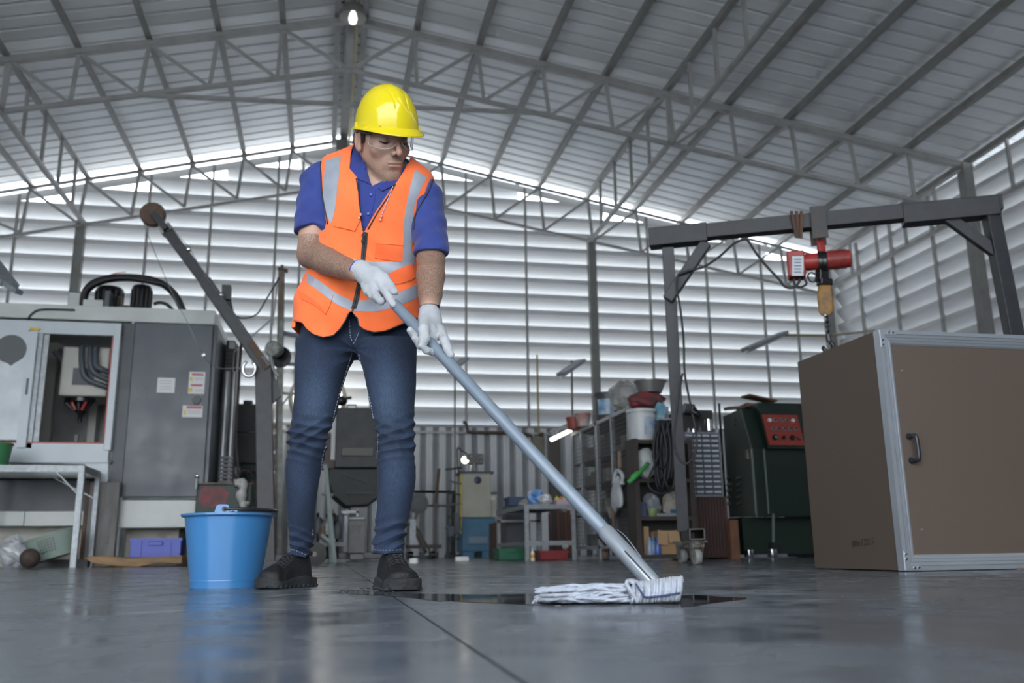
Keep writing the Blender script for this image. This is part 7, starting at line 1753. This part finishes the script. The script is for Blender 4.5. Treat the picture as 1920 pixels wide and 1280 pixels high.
# legs inside the jeans and ankles complete the body
V = np.concatenate([V1, V2]); F = np.concatenate([F1, F2+len(V1)])
body = np_mesh('body', V, F, M_skin)
Q = hl(V); x = np.abs(Q[:, 0]); y, z = Q[:, 1], Q[:, 2]
g = lambda cx, cy, cz, sx, sy, sz: np.exp(-(((x-cx)/sx)**2+((y-cy)/sy)**2+((z-cz)/sz)**2))
isH = np.arange(len(V)) < len(V1)
beard = np.clip(1.3*g(0, .075, -.092, .05, .05, .022)+.9*g(.045, .03, -.075, .028, .04, .028)+2.2*g(.010, .1, -.0535, .020, .02, .0050)+.7*g(.026, .09, -.064, .006, .02, .012)+.9*g(.012, .098, -.084, .01, .02, .004), 0, 1)*.42
beard *= np.clip(1-1.6*g(0, .094, -.0665, .022, .02, .0062), 0, 1)
side = np.clip(1.6*g(.070, .012, .012, .012, .010, .022), 0, 1)
hairband = np.clip(((z > .035) & (y < .05)).astype(float)+((y < -.03) & (z > -.02)).astype(float), 0, 1)
lips = np.clip(1.2*g(0, .094, -.0620, .020, .012, .0028)+1.2*g(0, .092, -.0715, .017, .012, .0036), 0, 1)*.55+.35*g(.083, -.01, 0, .02, .03, .035)+.18*g(0, .113, -.034, .012, .012, .012)
lip_shade = np.exp(-((z+.0668-.0008*np.cos(np.clip(x/.022, 0, 1)*3))/.0011)**2)*(x < .0235)*(y > .07)*.75  # crease shade between the lips, painted as a dark line
brow = np.clip(1.8*np.exp(-(((z-.0165-.004*np.sin(np.clip((x-.012)/.04, 0, 1)*3.1))/.0042)**2))*((x > .012) & (x < .052) & (y > .06)), 0, 1)
lash = np.clip(1.7*np.exp(-(((z+.0120+((x-.032)/.016)**2*-.0035)/.0016)**2))*((x > .017) & (x < .047) & (y > .06)), 0, 1)
Rr_ = np.where(isH, np.clip(beard, 0, 1), 0.0); Gg = np.where(isH, lips, 0.0); Bb_ = np.where(isH, np.clip(brow+lash+side+hairband+lip_shade, 0, 1), 0.0)
# forearm hair on the upper, outer side
def arm_t(P, a, b): ab = b-a; t = ((P-a)@ab)/(ab@ab); return t, np.linalg.norm(P-a-np.clip(t, 0, 1)[:, None]*ab, axis=1)
for a_, b_, out in ((elR, wrR, np.array([-.2, -.5, .0])), (elL, wrL, np.array([.2, -.8, 0]))):
    t, dd = arm_t(V, a_, b_); w_h = np.clip((t+.25)/.3, 0, 1)*np.clip((1.1-t)/.2, 0, 1)*(dd < .075)*(~isH)
    Rr_ = np.maximum(Rr_, w_h*.62)
set_attr(body, 'tone', Rr_, Gg, Bb_)
M_hair = mat('black_hair', (.012, .010, .009), .6, bump=.6, bscale=300, scale=20)
def head_obj(name, fn, lo, hi, h, m, parent=man):
    o, V_, F_ = sdf_obj(name, lambda P: fn(hl(P)), HC+np.array(lo), HC+np.array(hi), h, m, parent); return o
def d_hair(Q):
    S = np.stack([np.abs(Q[:, 0]), Q[:, 1], Q[:, 2]], 1)
    d = d_head(Q)-.004
    d = smax(d, np.minimum(-(Q[:, 2]-.025), 1), .004)
    d = np.maximum(d, Q[:, 1]-.062)
    sb = ell(S, (.073, .013, .010), (.006, .0095, .028))
    bk = np.maximum(d_head(Q)-.004, np.maximum(Q[:, 1]+.028, -(Q[:, 2]+.045)))
    return np.minimum(np.minimum(d, sb), bk)
head_obj('hair', d_hair, (-.13, -.14, -.08), (.13, .16, .15), .0025, M_hair)
# eye lashes line
for s_ in (-1, 1):
    pts = [hw((s_*(.0195+.0045*i), .0795+.0035*math.sin(i/5*math.pi)-.0016*i*(i > 3), -.0125-.0022*math.sin(i/5*math.pi))) for i in range(6)]
    b = MB().tube([tuple(toW(p).ravel()-np.array(LM)) for p in pts], .0009, 5); b.build('eyelashes', M_hair, man, smooth=True)
    pts = [hw((s_*(.014+.0075*i), .0965-.0035*i-.0006*i*i, .0175+.0035*math.sin(i/5*2.6))) for i in range(6)]
    b = MB().tube([tuple(toW(p).ravel()-np.array(LM)) for p in pts], [.0022,.0031,.0033,.003,.0024,.0012], 7); b.build('eyebrow', M_hair, man, smooth=True)

# ---- hard hat
def hat_mesh():
    nth, nz = 220, 80; V_ = []; F_ = []
    cy_ = -.004; A_, B_ = .0945, .1150; Hh = .134; z0 = .034
    def shell(th, t):       # t 0 rim .. 1 crown
        a = t*math.pi/2; r = math.cos(a)**.93; zz = math.sin(a)**1.0*Hh
        xx = A_*r*math.sin(th); yy = cy_+B_*r*math.cos(th)
        # three ridges running front to back
        rid = 0
        bk_ = min(1, max(0, (.085-yy)/.12))
        for c0 in (.0, .010, .020, .030):
            rid -= .0011*math.exp(-((abs(xx)-(.021+c0*bk_*1.1))/.0016)**2)*min(1, max(0, (math.sin(a)-.42)/.2))*(1 if yy > -.1 else 0)
        rid += .0022*math.exp(-(xx/.013)**2)*min(1, max(0, (math.sin(a)-.35)/.2))
        rr = 1+rid/.11
        return (xx*rr, (yy-cy_)*rr+cy_, z0+zz+rid*.6)
    for j in range(nz+1):
        for i in range(nth):
            V_.append(shell(2*math.pi*i/nth, j/nz*.999))
    for j in range(nz):
        for i in range(nth): F_.append((j*nth+i, j*nth+(i+1) % nth, (j+1)*nth+(i+1) % nth, (j+1)*nth+i))
    F_.append(tuple(nz*nth+i for i in range(nth)))
    # brim: flares outward, longer at the front
    base = 0; prev = [i for i in range(nth)]
    def brim(th, k):
        c, s_ = math.cos(th), math.sin(th); fr = max(0, c)**2.2
        w = .010+.022*fr; x0, y0, zz = shell(th, 0)
        n_ = Vector((s_/A_, c/B_, 0)).normalized()
        drop = -.006-.006*fr*1.5+.005*max(0, -c)
        prof = [(.25, -.30), (.7, .55), (1.0, .95), (1.02, 1.25), (.96, 1.30), (.3, .5), (-.25, .30)]
        a, b_ = prof[k]; return (x0+n_.x*w*a, y0+n_.y*w*a, zz+drop*b_)
    rings = [prev]
    for k in range(7):
        st = len(V_); V_ += [brim(2*math.pi*i/nth, k) for i in range(nth)]; rings.append(list(range(st, st+nth)))
    for a, b_ in zip(rings[:-1], rings[1:]):
        for i in range(nth): F_.append((b_[i], b_[(i+1) % nth], a[(i+1) % nth], a[i]))
    # inside of the shell
    st = len(V_); m_ = 12
    for j in range(m_+1):
        for i in range(nth):
            x_, y_, z_ = shell(2*math.pi*i/nth, j/m_*.99); V_.append((x_*.965, (y_-cy_)*.965+cy_, z0+(z_-z0)*.965-.002))
    rl = rings[-1]
    for i in range(nth): F_.append((st+i, st+(i+1) % nth, rl[(i+1) % nth], rl[i]))
    for j in range(m_):
        for i in range(nth): F_.append((st+j*nth+i, st+(j+1)*nth+i, st+(j+1)*nth+(i+1) % nth, st+j*nth+(i+1) % nth))
    return V_, F_
M_hat = mat('yellow_glossy_plastic', (.72, .59, .010), .16, spec=.5, coat=.3)
def head_mb(b): b.v = [tuple(toW(hw(v)).ravel()-np.array(LM)) for v in b.v]; return b
b = MB(); v_, f_ = hat_mesh(); b.add(v_, f_); b.v = [(x_+.007, y_+.012, z_-.006) for x_, y_, z_ in b.v]; hat = head_mb(b).build('hard_hat', M_hat, man, smooth='auto'); hat['label'] = 'glossy yellow hard hat'
for th, w_, h_ in ((math.radians(-78), .016, .016), (math.radians(-52), .020, .014), (math.radians(-100), .008, .02), (math.radians(62), .010, .024), (math.radians(78), .012, .018), (math.radians(100), .016, .016)):
    c0 = np.array([.0955*math.sin(th), -.004+.116*math.cos(th), .041]); n_ = Vector((math.sin(th)/.104, math.cos(th)/.124, 0)).normalized()
    bb = MB().bar(Vector(c0)-n_*.004+Vector((0,0,-.004)), Vector(c0)+n_*.0045+Vector((0,0,.0-.003)), w_*2, h_, up=(0,0,1)); bb.v = [(x_+.007, y_+.012, z_-.006) for x_, y_, z_ in bb.v]; head_mb(bb).build('slot_lug', M_hat, hat, bevel=.002)
M_web = mat('black_webbing', (.02,.02,.022), .7)
b = MB().shell([(.9,.0),(.9,.030),(.87,.030),(.87,0),(.9,0)], (0,0,0), (0,0,1), 60)
b.v = [(v[0]*.086, v[1]*.103-.002, v[2]+.026) for v in b.v]; head_mb(b).build('headband', M_web, hat, smooth='auto')
for i, t in enumerate(np.linspace(0, math.pi, 4)[:-1]):
    b = MB().tube([(math.cos(t)*.072*math.cos(a), math.sin(t)*.085*math.cos(a)+.004, .045+math.sin(a)*.075) for a in np.linspace(0, math.pi, 14)], .006, 5); head_mb(b).build('suspension_strap', M_web, hat)

# ---- safety glasses
M_lens = mat('clear_lens', (.96, .97, .98), .03, trans=1.0); M_lens.node_tree.nodes['Principled BSDF'].inputs['IOR'].default_value = 1.12
M_gfr = mat('black_glasses_arm', (.02,.02,.022), .35); M_rim = mat('lens_edge', (.40,.33,.30), .2, spec=.8)
def lenspt(a, v, s_):   # a 0 nose..1 temple, v 0 top..1 bottom
    top = .014; bot = -.031+.010*(1-a)**2+.012*a**3
    if a < .25: bot += (.25-a)*.05
    z_ = top+(bot-top)*v; x_ = s_*(.006+.066*math.sin(a*1.35)/math.sin(1.35)); y_ = .116-.060*a**2.4-.006*v
    if a < .3: y_ += 0.002
    return (x_, y_, z_)
for s_ in (-1, 1):
    b = MB(); na, nv_ = 16, 8; V0 = [lenspt(i/na, j/nv_, s_) for j in range(nv_+1) for i in range(na+1)]
    V1_ = [(x_*.985, y_-.0016, z_) for x_, y_, z_ in V0]; w = na+1; n0 = len(V0)
    fs = [(j*w+i, j*w+i+1, (j+1)*w+i+1, (j+1)*w+i) for j in range(nv_) for i in range(na)]; fb = [tuple(n0+k for k in f[::-1]) for f in fs]
    edge = [i for i in range(w)]+[j*w+na for j in range(1, nv_+1)]+[nv_*w+i for i in range(na-1, -1, -1)]+[j*w for j in range(nv_-1, 0, -1)]
    rim = [(edge[k], edge[(k+1) % len(edge)], n0+edge[(k+1) % len(edge)], n0+edge[k]) for k in range(len(edge))]
    b.add(V0+V1_, fs+fb+rim); ln_ = head_mb(b).build('glasses_lens', M_lens, man, smooth='auto')
    b = MB().tube([lenspt(i/14, 1, s_) for i in range(15)]+[lenspt(1, 1-i/4, s_) for i in range(1, 5)], .0012, 6); head_mb(b).build('lens_edge', M_rim, ln_, smooth=True)
    b = MB().tube([lenspt(i/10, 0, s_) for i in range(11)], .0026, 8); head_mb(b).build('brow_bar', M_gfr, ln_, smooth=True)
    b = MB().tube(smoothpath([(s_*.071, .058, .010), (s_*.079, .045, .012), (s_*.082, .01, .014), (s_*.083, -.012, .012), (s_*.080, -.035, .0)], 5), [.0042]*10+[.003]*11, 8); head_mb(b).build('glasses_arm', M_gfr, man, smooth=True)
b = MB().tube([(-.006, .118, .010), (0, .1195, .011), (.006, .118, .010)], .0022, 7); head_mb(b).build('glasses_bridge', M_rim, man, smooth=True)

# ---- jeans
def lrow(py, xl, xr, d, k=.95):
    L_ = K(xl, py, d); R_ = K(xr, py, d); a = (R_[0]-L_[0])/2; return ((L_+R_)[2]/2, (L_+R_)[0]/2, d, a, a*k)
dR = lambda py: np.interp(py, [600, 800, 1050], [3.02, 3.06, 3.26])     # his right leg (screen left)
dL = lambda py: np.interp(py, [600, 800, 1050], [3.00, 2.90, 2.955])
legR = [(640,560,672),(655,556,670),(690,553,655),(730,552,641),(770,549,632),(790,547,626),(812,540,620),(835,539,612),(870,536,605),(910,533,598),(950,532,591),(990,532,588),(1010,531,590),(1030,530,586),(1043,531,583)]
legL = [(640,664,781),(655,666,782),(690,680,781),(730,688,780),(770,696,778),(790,700,777),(815,705,780),(850,706,779),(880,706,780),(910,706,778),(950,706,771),(985,702,765),(1005,699,760),(1025,696,758),(1038,697,758)]
RR = catmull_rows([lrow(a, b_, c, dR(a), .95 if a > 680 else .88) for a, b_, c in legR], 4); LL = catmull_rows([lrow(a, b_, c, dL(a), .95 if a > 680 else .88) for a, b_, c in legL], 4)
PEL = catmull_rows([row(575, 574, 774, 3.03, .100), row(600, 568, 776, 3.03, .103), row(625, 563, 779, 3.03, .104), row(648, 560, 780, 3.03, .100), row(668, 590, 762, 3.04, .07)])
def ridge(t): return 1-np.abs(np.sin(t))*2
zc = lambda py, d: K(650, py, d)[2]
def d_jeans(P):
    u, w, z = P[:, 0], P[:, 1], P[:, 2]
    a = loft(P, RR, 2.05); b_ = loft(P, LL, 2.05); p = loft(P, PEL, 2.3)
    d = smin(a, b_, .006); d = smin(d, p, .02)
    isR = (a < b_)
    zr_k = np.where(isR, zc(822, 3.07), zc(825, 2.9)); zr_a = np.where(isR, zc(1022, 3.24), zc(1010, 2.95))
    s1 = np.where(isR, 1.0, -1.0)
    A = w*16+u*9
    kn = np.exp(-((z-zr_k)/.06)**2); an = np.exp(-((z-zr_a)/.048)**2)
    f = .0060*kn*ridge(z*105+u*s1*26+1.3*np.sin(A*1.3+z*20)+w*9)+.0045*kn*ridge(z*60-u*45*s1+1.2*np.sin(A*.9-z*31))
    f += .0072*an*ridge(z*95+u*s1*20+1.5*np.sin(A*1.2+z*17))+.0035*an*ridge(z*70-u*38)
    f += .0016*np.sin(z*34+u*30*s1+np.sin(A))*np.clip((zc(700, 3.0)-z)/.1, 0, 1)
    cr = K(664, 652, 2.92); rc = np.sqrt((u-cr[0])**2+(z-cr[2])**2)
    f += .0035*np.exp(-(rc/.09)**2)*ridge(np.arctan2(z-cr[2], u-cr[0])*5.0)
    return d-f*.8+.001
jeans, jV, jF = sdf_obj('jeans', d_jeans, (K(525,800,3.0)[0], 2.74, K(600,1043,3.26)[2]-.02), (K(795,800,3.0)[0], 3.40, K(650,575,3.02)[2]+.005), .0029, M_denim)
jeans['label'] = 'slim dark blue denim jeans'
isR = jV[:, 0] < K(664, 750, 3.0)[0]
fz = .85*np.exp(-((jV[:, 2]-zc(755, 3.0))/.11)**2)*np.exp(-((jV[:, 0]-np.where(isR, K(598,755,3.03)[0], K(735,755,2.93)[0]))/.05)**2)+.35*np.exp(-((jV[:, 2]-zc(900, 3.0))/.09)**2)*np.exp(-((jV[:, 0]-np.where(isR, K(565,900,3.1)[0], K(742,900,2.93)[0]))/.035)**2)
set_attr(jeans, 'fade', np.clip(fz*.55, 0, 1))
B_jeans = bvh(jeans); TJ = [B_jeans]
M_st = mat('pale_stitch', (.36,.42,.50), .8)
def stitches(name, pts, step=4, m=M_st, r=.0010):
    sp = smoothpath([(a, c, 0) for a, c in pts], 14); b = MB(); acc = 0; i = 0; L_ = [sp[0]]
    P2 = []; 
    for k in range(1, len(sp)):
        seg = (sp[k]-sp[k-1]).length; n_ = max(1, int(seg/1.0))
        for t in range(n_): P2.append(sp[k-1].lerp(sp[k], t/n_))
    k = 0
    while k+int(step*.6) < len(P2):
        h1 = hit(P2[k].x, P2[k].y, TJ, .0006); h2 = hit(P2[k+int(step*.6)].x, P2[k+int(step*.6)].y, TJ, .0006)
        if h1 and h2 and (h1[0]-h2[0]).length < .02: b.tube([h1[0]-LM, h2[0]-LM], r, 4)
        k += step
    if b.v: o = b.build(name, m, jeans); o['kind'] = 'stuff'
stitches('inseam_stitching', [(660,662),(648,700),(637,735),(628,770),(622,800),(614,830),(606,850),(602,880),(599,920),(593,955),(588,985),(584,1005)], 5)
stitches('inseam_stitching', [(673,664),(682,700),(690,735),(697,765),(702,795),(708,815),(708,845),(706,880),(706,920),(706,955),(701,985)], 5)
stitches('fly_stitching', [(655,600),(656,615),(657,630),(661,640)], 5); stitches('fly_stitching', [(672,625),(668,635),(660,648)], 5)
stitches('hem_stitching', [(533,1034),(548,1030),(565,1036),(582,1044)], 4); stitches('hem_stitching', [(699,1030),(715,1031),(735,1031),(756,1030)], 4)
surf_tube('fly_seam', [(654,598),(654,618),(656,636),(662,652)], TJ, .0016, mat('dark_denim_seam', (.010,.02,.05), .8), .0004, jeans)
# rolled cuff of the right trouser leg
hemR = K(557, 1040, 3.262); hemL = K(727, 1034, 2.95)

# ---- shoes
def shoe(name, ankle, toe, sole_h, parent=man, lab=None, sc=1.0):
    """ankle: point over the heel on the floor, toe: tip on the floor (u,w)"""
    a = np.array(ankle); t = np.array(toe); ax = t-a; L_ = np.linalg.norm(ax); ax = ax/L_; sx = np.array([ax[1], -ax[0]])
    def lc(P): q = P[:, :2]-a; return q@ax, q@sx, P[:, 2]
    wid = np.array([[-.05,.030],[0,.038],[.05,.038],[.10,.040],[.15,.046],[.20,.050],[.235,.047],[.262,.036],[.28,.012]])
    wid[:, 1] *= sc
    def sole(P):
        x_, y_, z_ = lc(P); w_ = np.interp(x_, wid[:, 0]*L_/.235, wid[:, 1])
        d = np.abs(y_)-w_; d = np.maximum(d, -x_-.055); d = smax(d, x_-L_-.012+np.abs(y_)**2*9, .012)
        lug = .003*np.sign(np.sin(x_*260))*(z_ < .008)
        toe_up = np.clip((x_-L_*.85)/.06, 0, 1)*.008
        top = .030+.010*np.exp(-((x_+.02)/.05)**2)+.005*np.sin(x_*38)
        return smax(smax(d-.003+lug, z_-top-toe_up, .006), toe_up*.6-z_+.0005, .003)
    def upper(P):
        x_, y_, z_ = lc(P); w_ = np.interp(x_, wid[:, 0]*L_/.235, wid[:, 1])-.004
        hgt = np.interp(x_, np.array([-.055,-.045,.0,.05,.09,.14,.20,.25,.28])*L_/.235, [.095,.112,.118,.122,.108,.083,.066,.052,.03])
        q = np.sqrt((y_/np.maximum(w_, .004))**2+(np.clip(z_-.02, 0, 1)/np.maximum(hgt-.02, .004))**2.0)
        nar = np.interp(z_, [.03,.12], [1, .80])
        d = (np.sqrt((y_/(w_*nar))**2+(np.clip(z_-.025, 0, 1)/(hgt-.022))**3)-1)*np.minimum(w_, .03)
        d = np.maximum(d, -x_-.050*L_/.235); d = smax(d, x_-L_-.004+np.abs(y_)**2*9, .015)
        d = smax(d, .015-z_, .002)
        d -= .0012*np.sin(x_*120+z_*60)*np.exp(-((x_-.12)/.05)**2)
        return d*.8
    lo_ = np.array([min(a[0], t[0])-.11, min(a[1], t[1])-.11, -.004]); hi_ = np.array([max(a[0], t[0])+.11, max(a[1], t[1])+.11, .15])
    up_o, _, _ = sdf_obj(name, upper, lo_, hi_, .0024, M_shoe, parent, 1)
    so, _, _ = sdf_obj('sole', sole, lo_, hi_, .0024, M_sole, up_o, 1)
    for v in (so,): v.parent = up_o; 
    me = so.data; off = np.array(man.location); W = np.empty(len(me.vertices)*3, np.float32); me.vertices.foreach_get('co', W)
    W = W.reshape(-1, 3)-off.astype(np.float32); me.vertices.foreach_set('co', W.ravel()); me.update()
    B_u = bvh(up_o)
    def S(x_, y_): # surface point from above
        p = toW([*(a+ax*x_+sx*y_), .3]).ravel(); r_h = B_u.ray_cast(Vector(p), Vector((0,0,-1))); return r_h[0]+r_h[1]*.0015 if r_h[0] is not None else None
    M_lace = mat('dark_grey_lace', (.016,.017,.02), .8)
    for i in range(5):
        x0 = (.078+i*.018)*L_/.235; pts = [S(x0+.006*(k % 2), y_) for k, y_ in enumerate(np.linspace(-.024, .024, 7))]; pts = [p-LM for p in pts if p is not None]
        if len(pts) > 2: MB().tube(smoothpath(pts, 3), .0026, 6).build('lace', M_lace, up_o, smooth=True)
    for s_ in (-1, 1):
        pts = [S((.074+i*.012)*L_/.235, s_*(.022+.001*i)) for i in range(8)]; pts = [p-LM for p in pts if p is not None]
        if len(pts) > 2: MB().tube(smoothpath(pts, 3), .0018, 6).build('eyelet_strip', mat('worn_black_edge', (.03,.031,.036), .6), up_o, smooth=True)
    return up_o
rA = K(562, 1096, 3.25); rT_ = K(492, 1100, 3.10); lA = K(727, 1085, 2.985); lT = K(757, 1108, 2.755)
shR_o = shoe('work_shoe', (rA[0]-.005, 3.26), (rT_[0]+.0, 3.11), .03); shL_o = shoe('work_shoe', (lA[0], 3.0), (lT[0], 2.785), .03, sc=1.12)
shR_o['label'] = 'black lace-up work shoe pointing left'; shL_o['label'] = 'black lace-up work shoe pointing at the viewer'

# ---- gloves
def glove(name, parts, cuff_a, cuff_b, r_c, lo, hi, kk=.007, lab=None):
    def fn(P):
        d = None
        for pts, rs, k in parts:
            pts = [np.asarray(p, float) for p in pts]; e = chain(P, pts, rs, .006) if len(pts) > 1 else ell(P, pts[0], rs)
            d = e if d is None else smin(d, e, k)
        c = cone(P, cuff_a, cuff_b, r_c[0], r_c[1])
        axc = (cuff_b-cuff_a)/np.linalg.norm(cuff_b-cuff_a); s_ = (P-cuff_a)@axc
        c = np.maximum(c-.0007*np.sin(s_*1500), -s_)
        return smin(d, c, .014)
    o, V_, F_ = sdf_obj(name, fn, lo, hi, .0018, M_glove, man, 1)
    if lab: o['label'] = lab
    axc = (cuff_b-cuff_a)/np.linalg.norm(cuff_b-cuff_a); Xc, Yc_, _ = frame_of(Vector(toW(axc).ravel())); c = Vector(toW(cuff_a).ravel())-LM
    MB().tube([c+(Xc*math.cos(t)+Yc_*math.sin(t))*(r_c[0]-.0006) for t in np.linspace(0, 2*math.pi, 33)[:-1]], .0026, 7, closed=True).build('cuff_edge', M_cuffb, o, smooth=True)
    return o
mt = np.array([mop_t.dot(RH), mop_t.dot(FH), mop_t.z]); mb_ = np.array([mop_b.dot(RH), mop_b.dot(FH), mop_b.z]); pdir = (mt-mb_)/np.linalg.norm(mt-mb_)
def pole_at(px):      # point of the pole axis seen at a pixel column
    best = None
    for s_ in np.linspace(-.1, 1.3, 600):
        p = mt-pdir*s_; v = Vector(toW(p).ravel())-CAMP; x_ = 960+FPX*v.dot(cR)/v.dot(cF)
        if best is None or abs(x_-px) < best[0]: best = (abs(x_-px), p)
    return best[1]
# his right hand, on top of the pole end
rf = .0098
pk = K(700, 534, 2.655)
partsR = [([K(682,508,2.69), K(703,530,2.668)], [.031, .030], .012),
          ([K(690,522,2.68), K(708,545,2.66)], [.028, .024], .012),
          ([K(708,524,2.648), K(722,545,2.628), K(731,560,2.618), K(738,571,2.612)], [.013, .0118, .0112, .0100], .008),      # index, laid along the pole
          ([K(698,540,2.645), K(706,556,2.625), K(714,565,2.625), K(719,563,2.645)], [.0125, .0115, .0108, .009], .006),        # middle
          ([K(690,541,2.655), K(697,554,2.64), K(706,562,2.645), K(712,559,2.665)], [.012, .0108, .010, .0085], .006),        # ring
          ([K(683,536,2.665), K(688,547,2.655), K(696,554,2.662), K(702,552,2.675)], [.011, .0098, .009, .008], .006),        # little
          ([K(703,508,2.665), K(722,521,2.645), K(733,536,2.632), K(741,547,2.632)], [.0165, .0135, .012, .0105], .010)]      # thumb
glR = glove('work_glove', partsR, K(671,505,2.705), K(686,514,2.685), (.0315, .030), K(700,530,2.65)-[.14,.14,.14], K(700,530,2.65)+[.14,.14,.14], lab='white knitted glove gripping the top of the mop handle')
# his left hand, wrapped round the pole lower down
pc1 = pole_at(806); pc2 = pole_at(822); pc3 = pole_at(794)
partsL = [([K(806,592,2.645), K(811,624,2.615)], [.031, .034], .012),
          ([K(800,600,2.63), K(806,630,pc1[1]+.040)], [.024, .026], .012),
          ([K(797,598,2.625), K(795,618,pc3[1]-.012), K(796,634,pc3[1]-.028), K(794,641,pc3[1]-.030)], [.0180, .0160, .0148, .0132], .010),   # thumb, in front
          ([K(826,618,2.60), K(834,638,pc2[1]+.014), K(840,654,pc2[1]-.004), K(845,665,pc2[1]-.010)], [.0150, .0132, .0120, .0108], .008),      # index, pointing down
          ([K(812,632,pc1[1]+.045), K(795,642,pc1[1]+.038), K(778,630,pc1[1]+.018), K(769,619,pc1[1]+.002)], [.0125, .0118, .0112, .0102], .006),  # middle
          ([K(816,640,pc1[1]+.044), K(802,655,pc1[1]+.036), K(788,647,pc1[1]+.014), K(778,634,pc1[1]-.002)], [.0125, .0115, .0110, .0098], .006),  # ring
          ([K(822,646,pc2[1]+.040), K(812,660,pc2[1]+.030), K(800,657,pc2[1]+.010), K(790,648,pc2[1]-.004)], [.0115, .0105, .0100, .0088], .006)]   # little
glL = glove('work_glove', partsL, K(804,582,2.665), K(808,600,2.635), (.0305, .029), K(806,620,2.6)-[.15,.15,.15], K(806,620,2.6)+[.15,.16,.15], lab='white knitted glove closed round the middle of the mop handle')
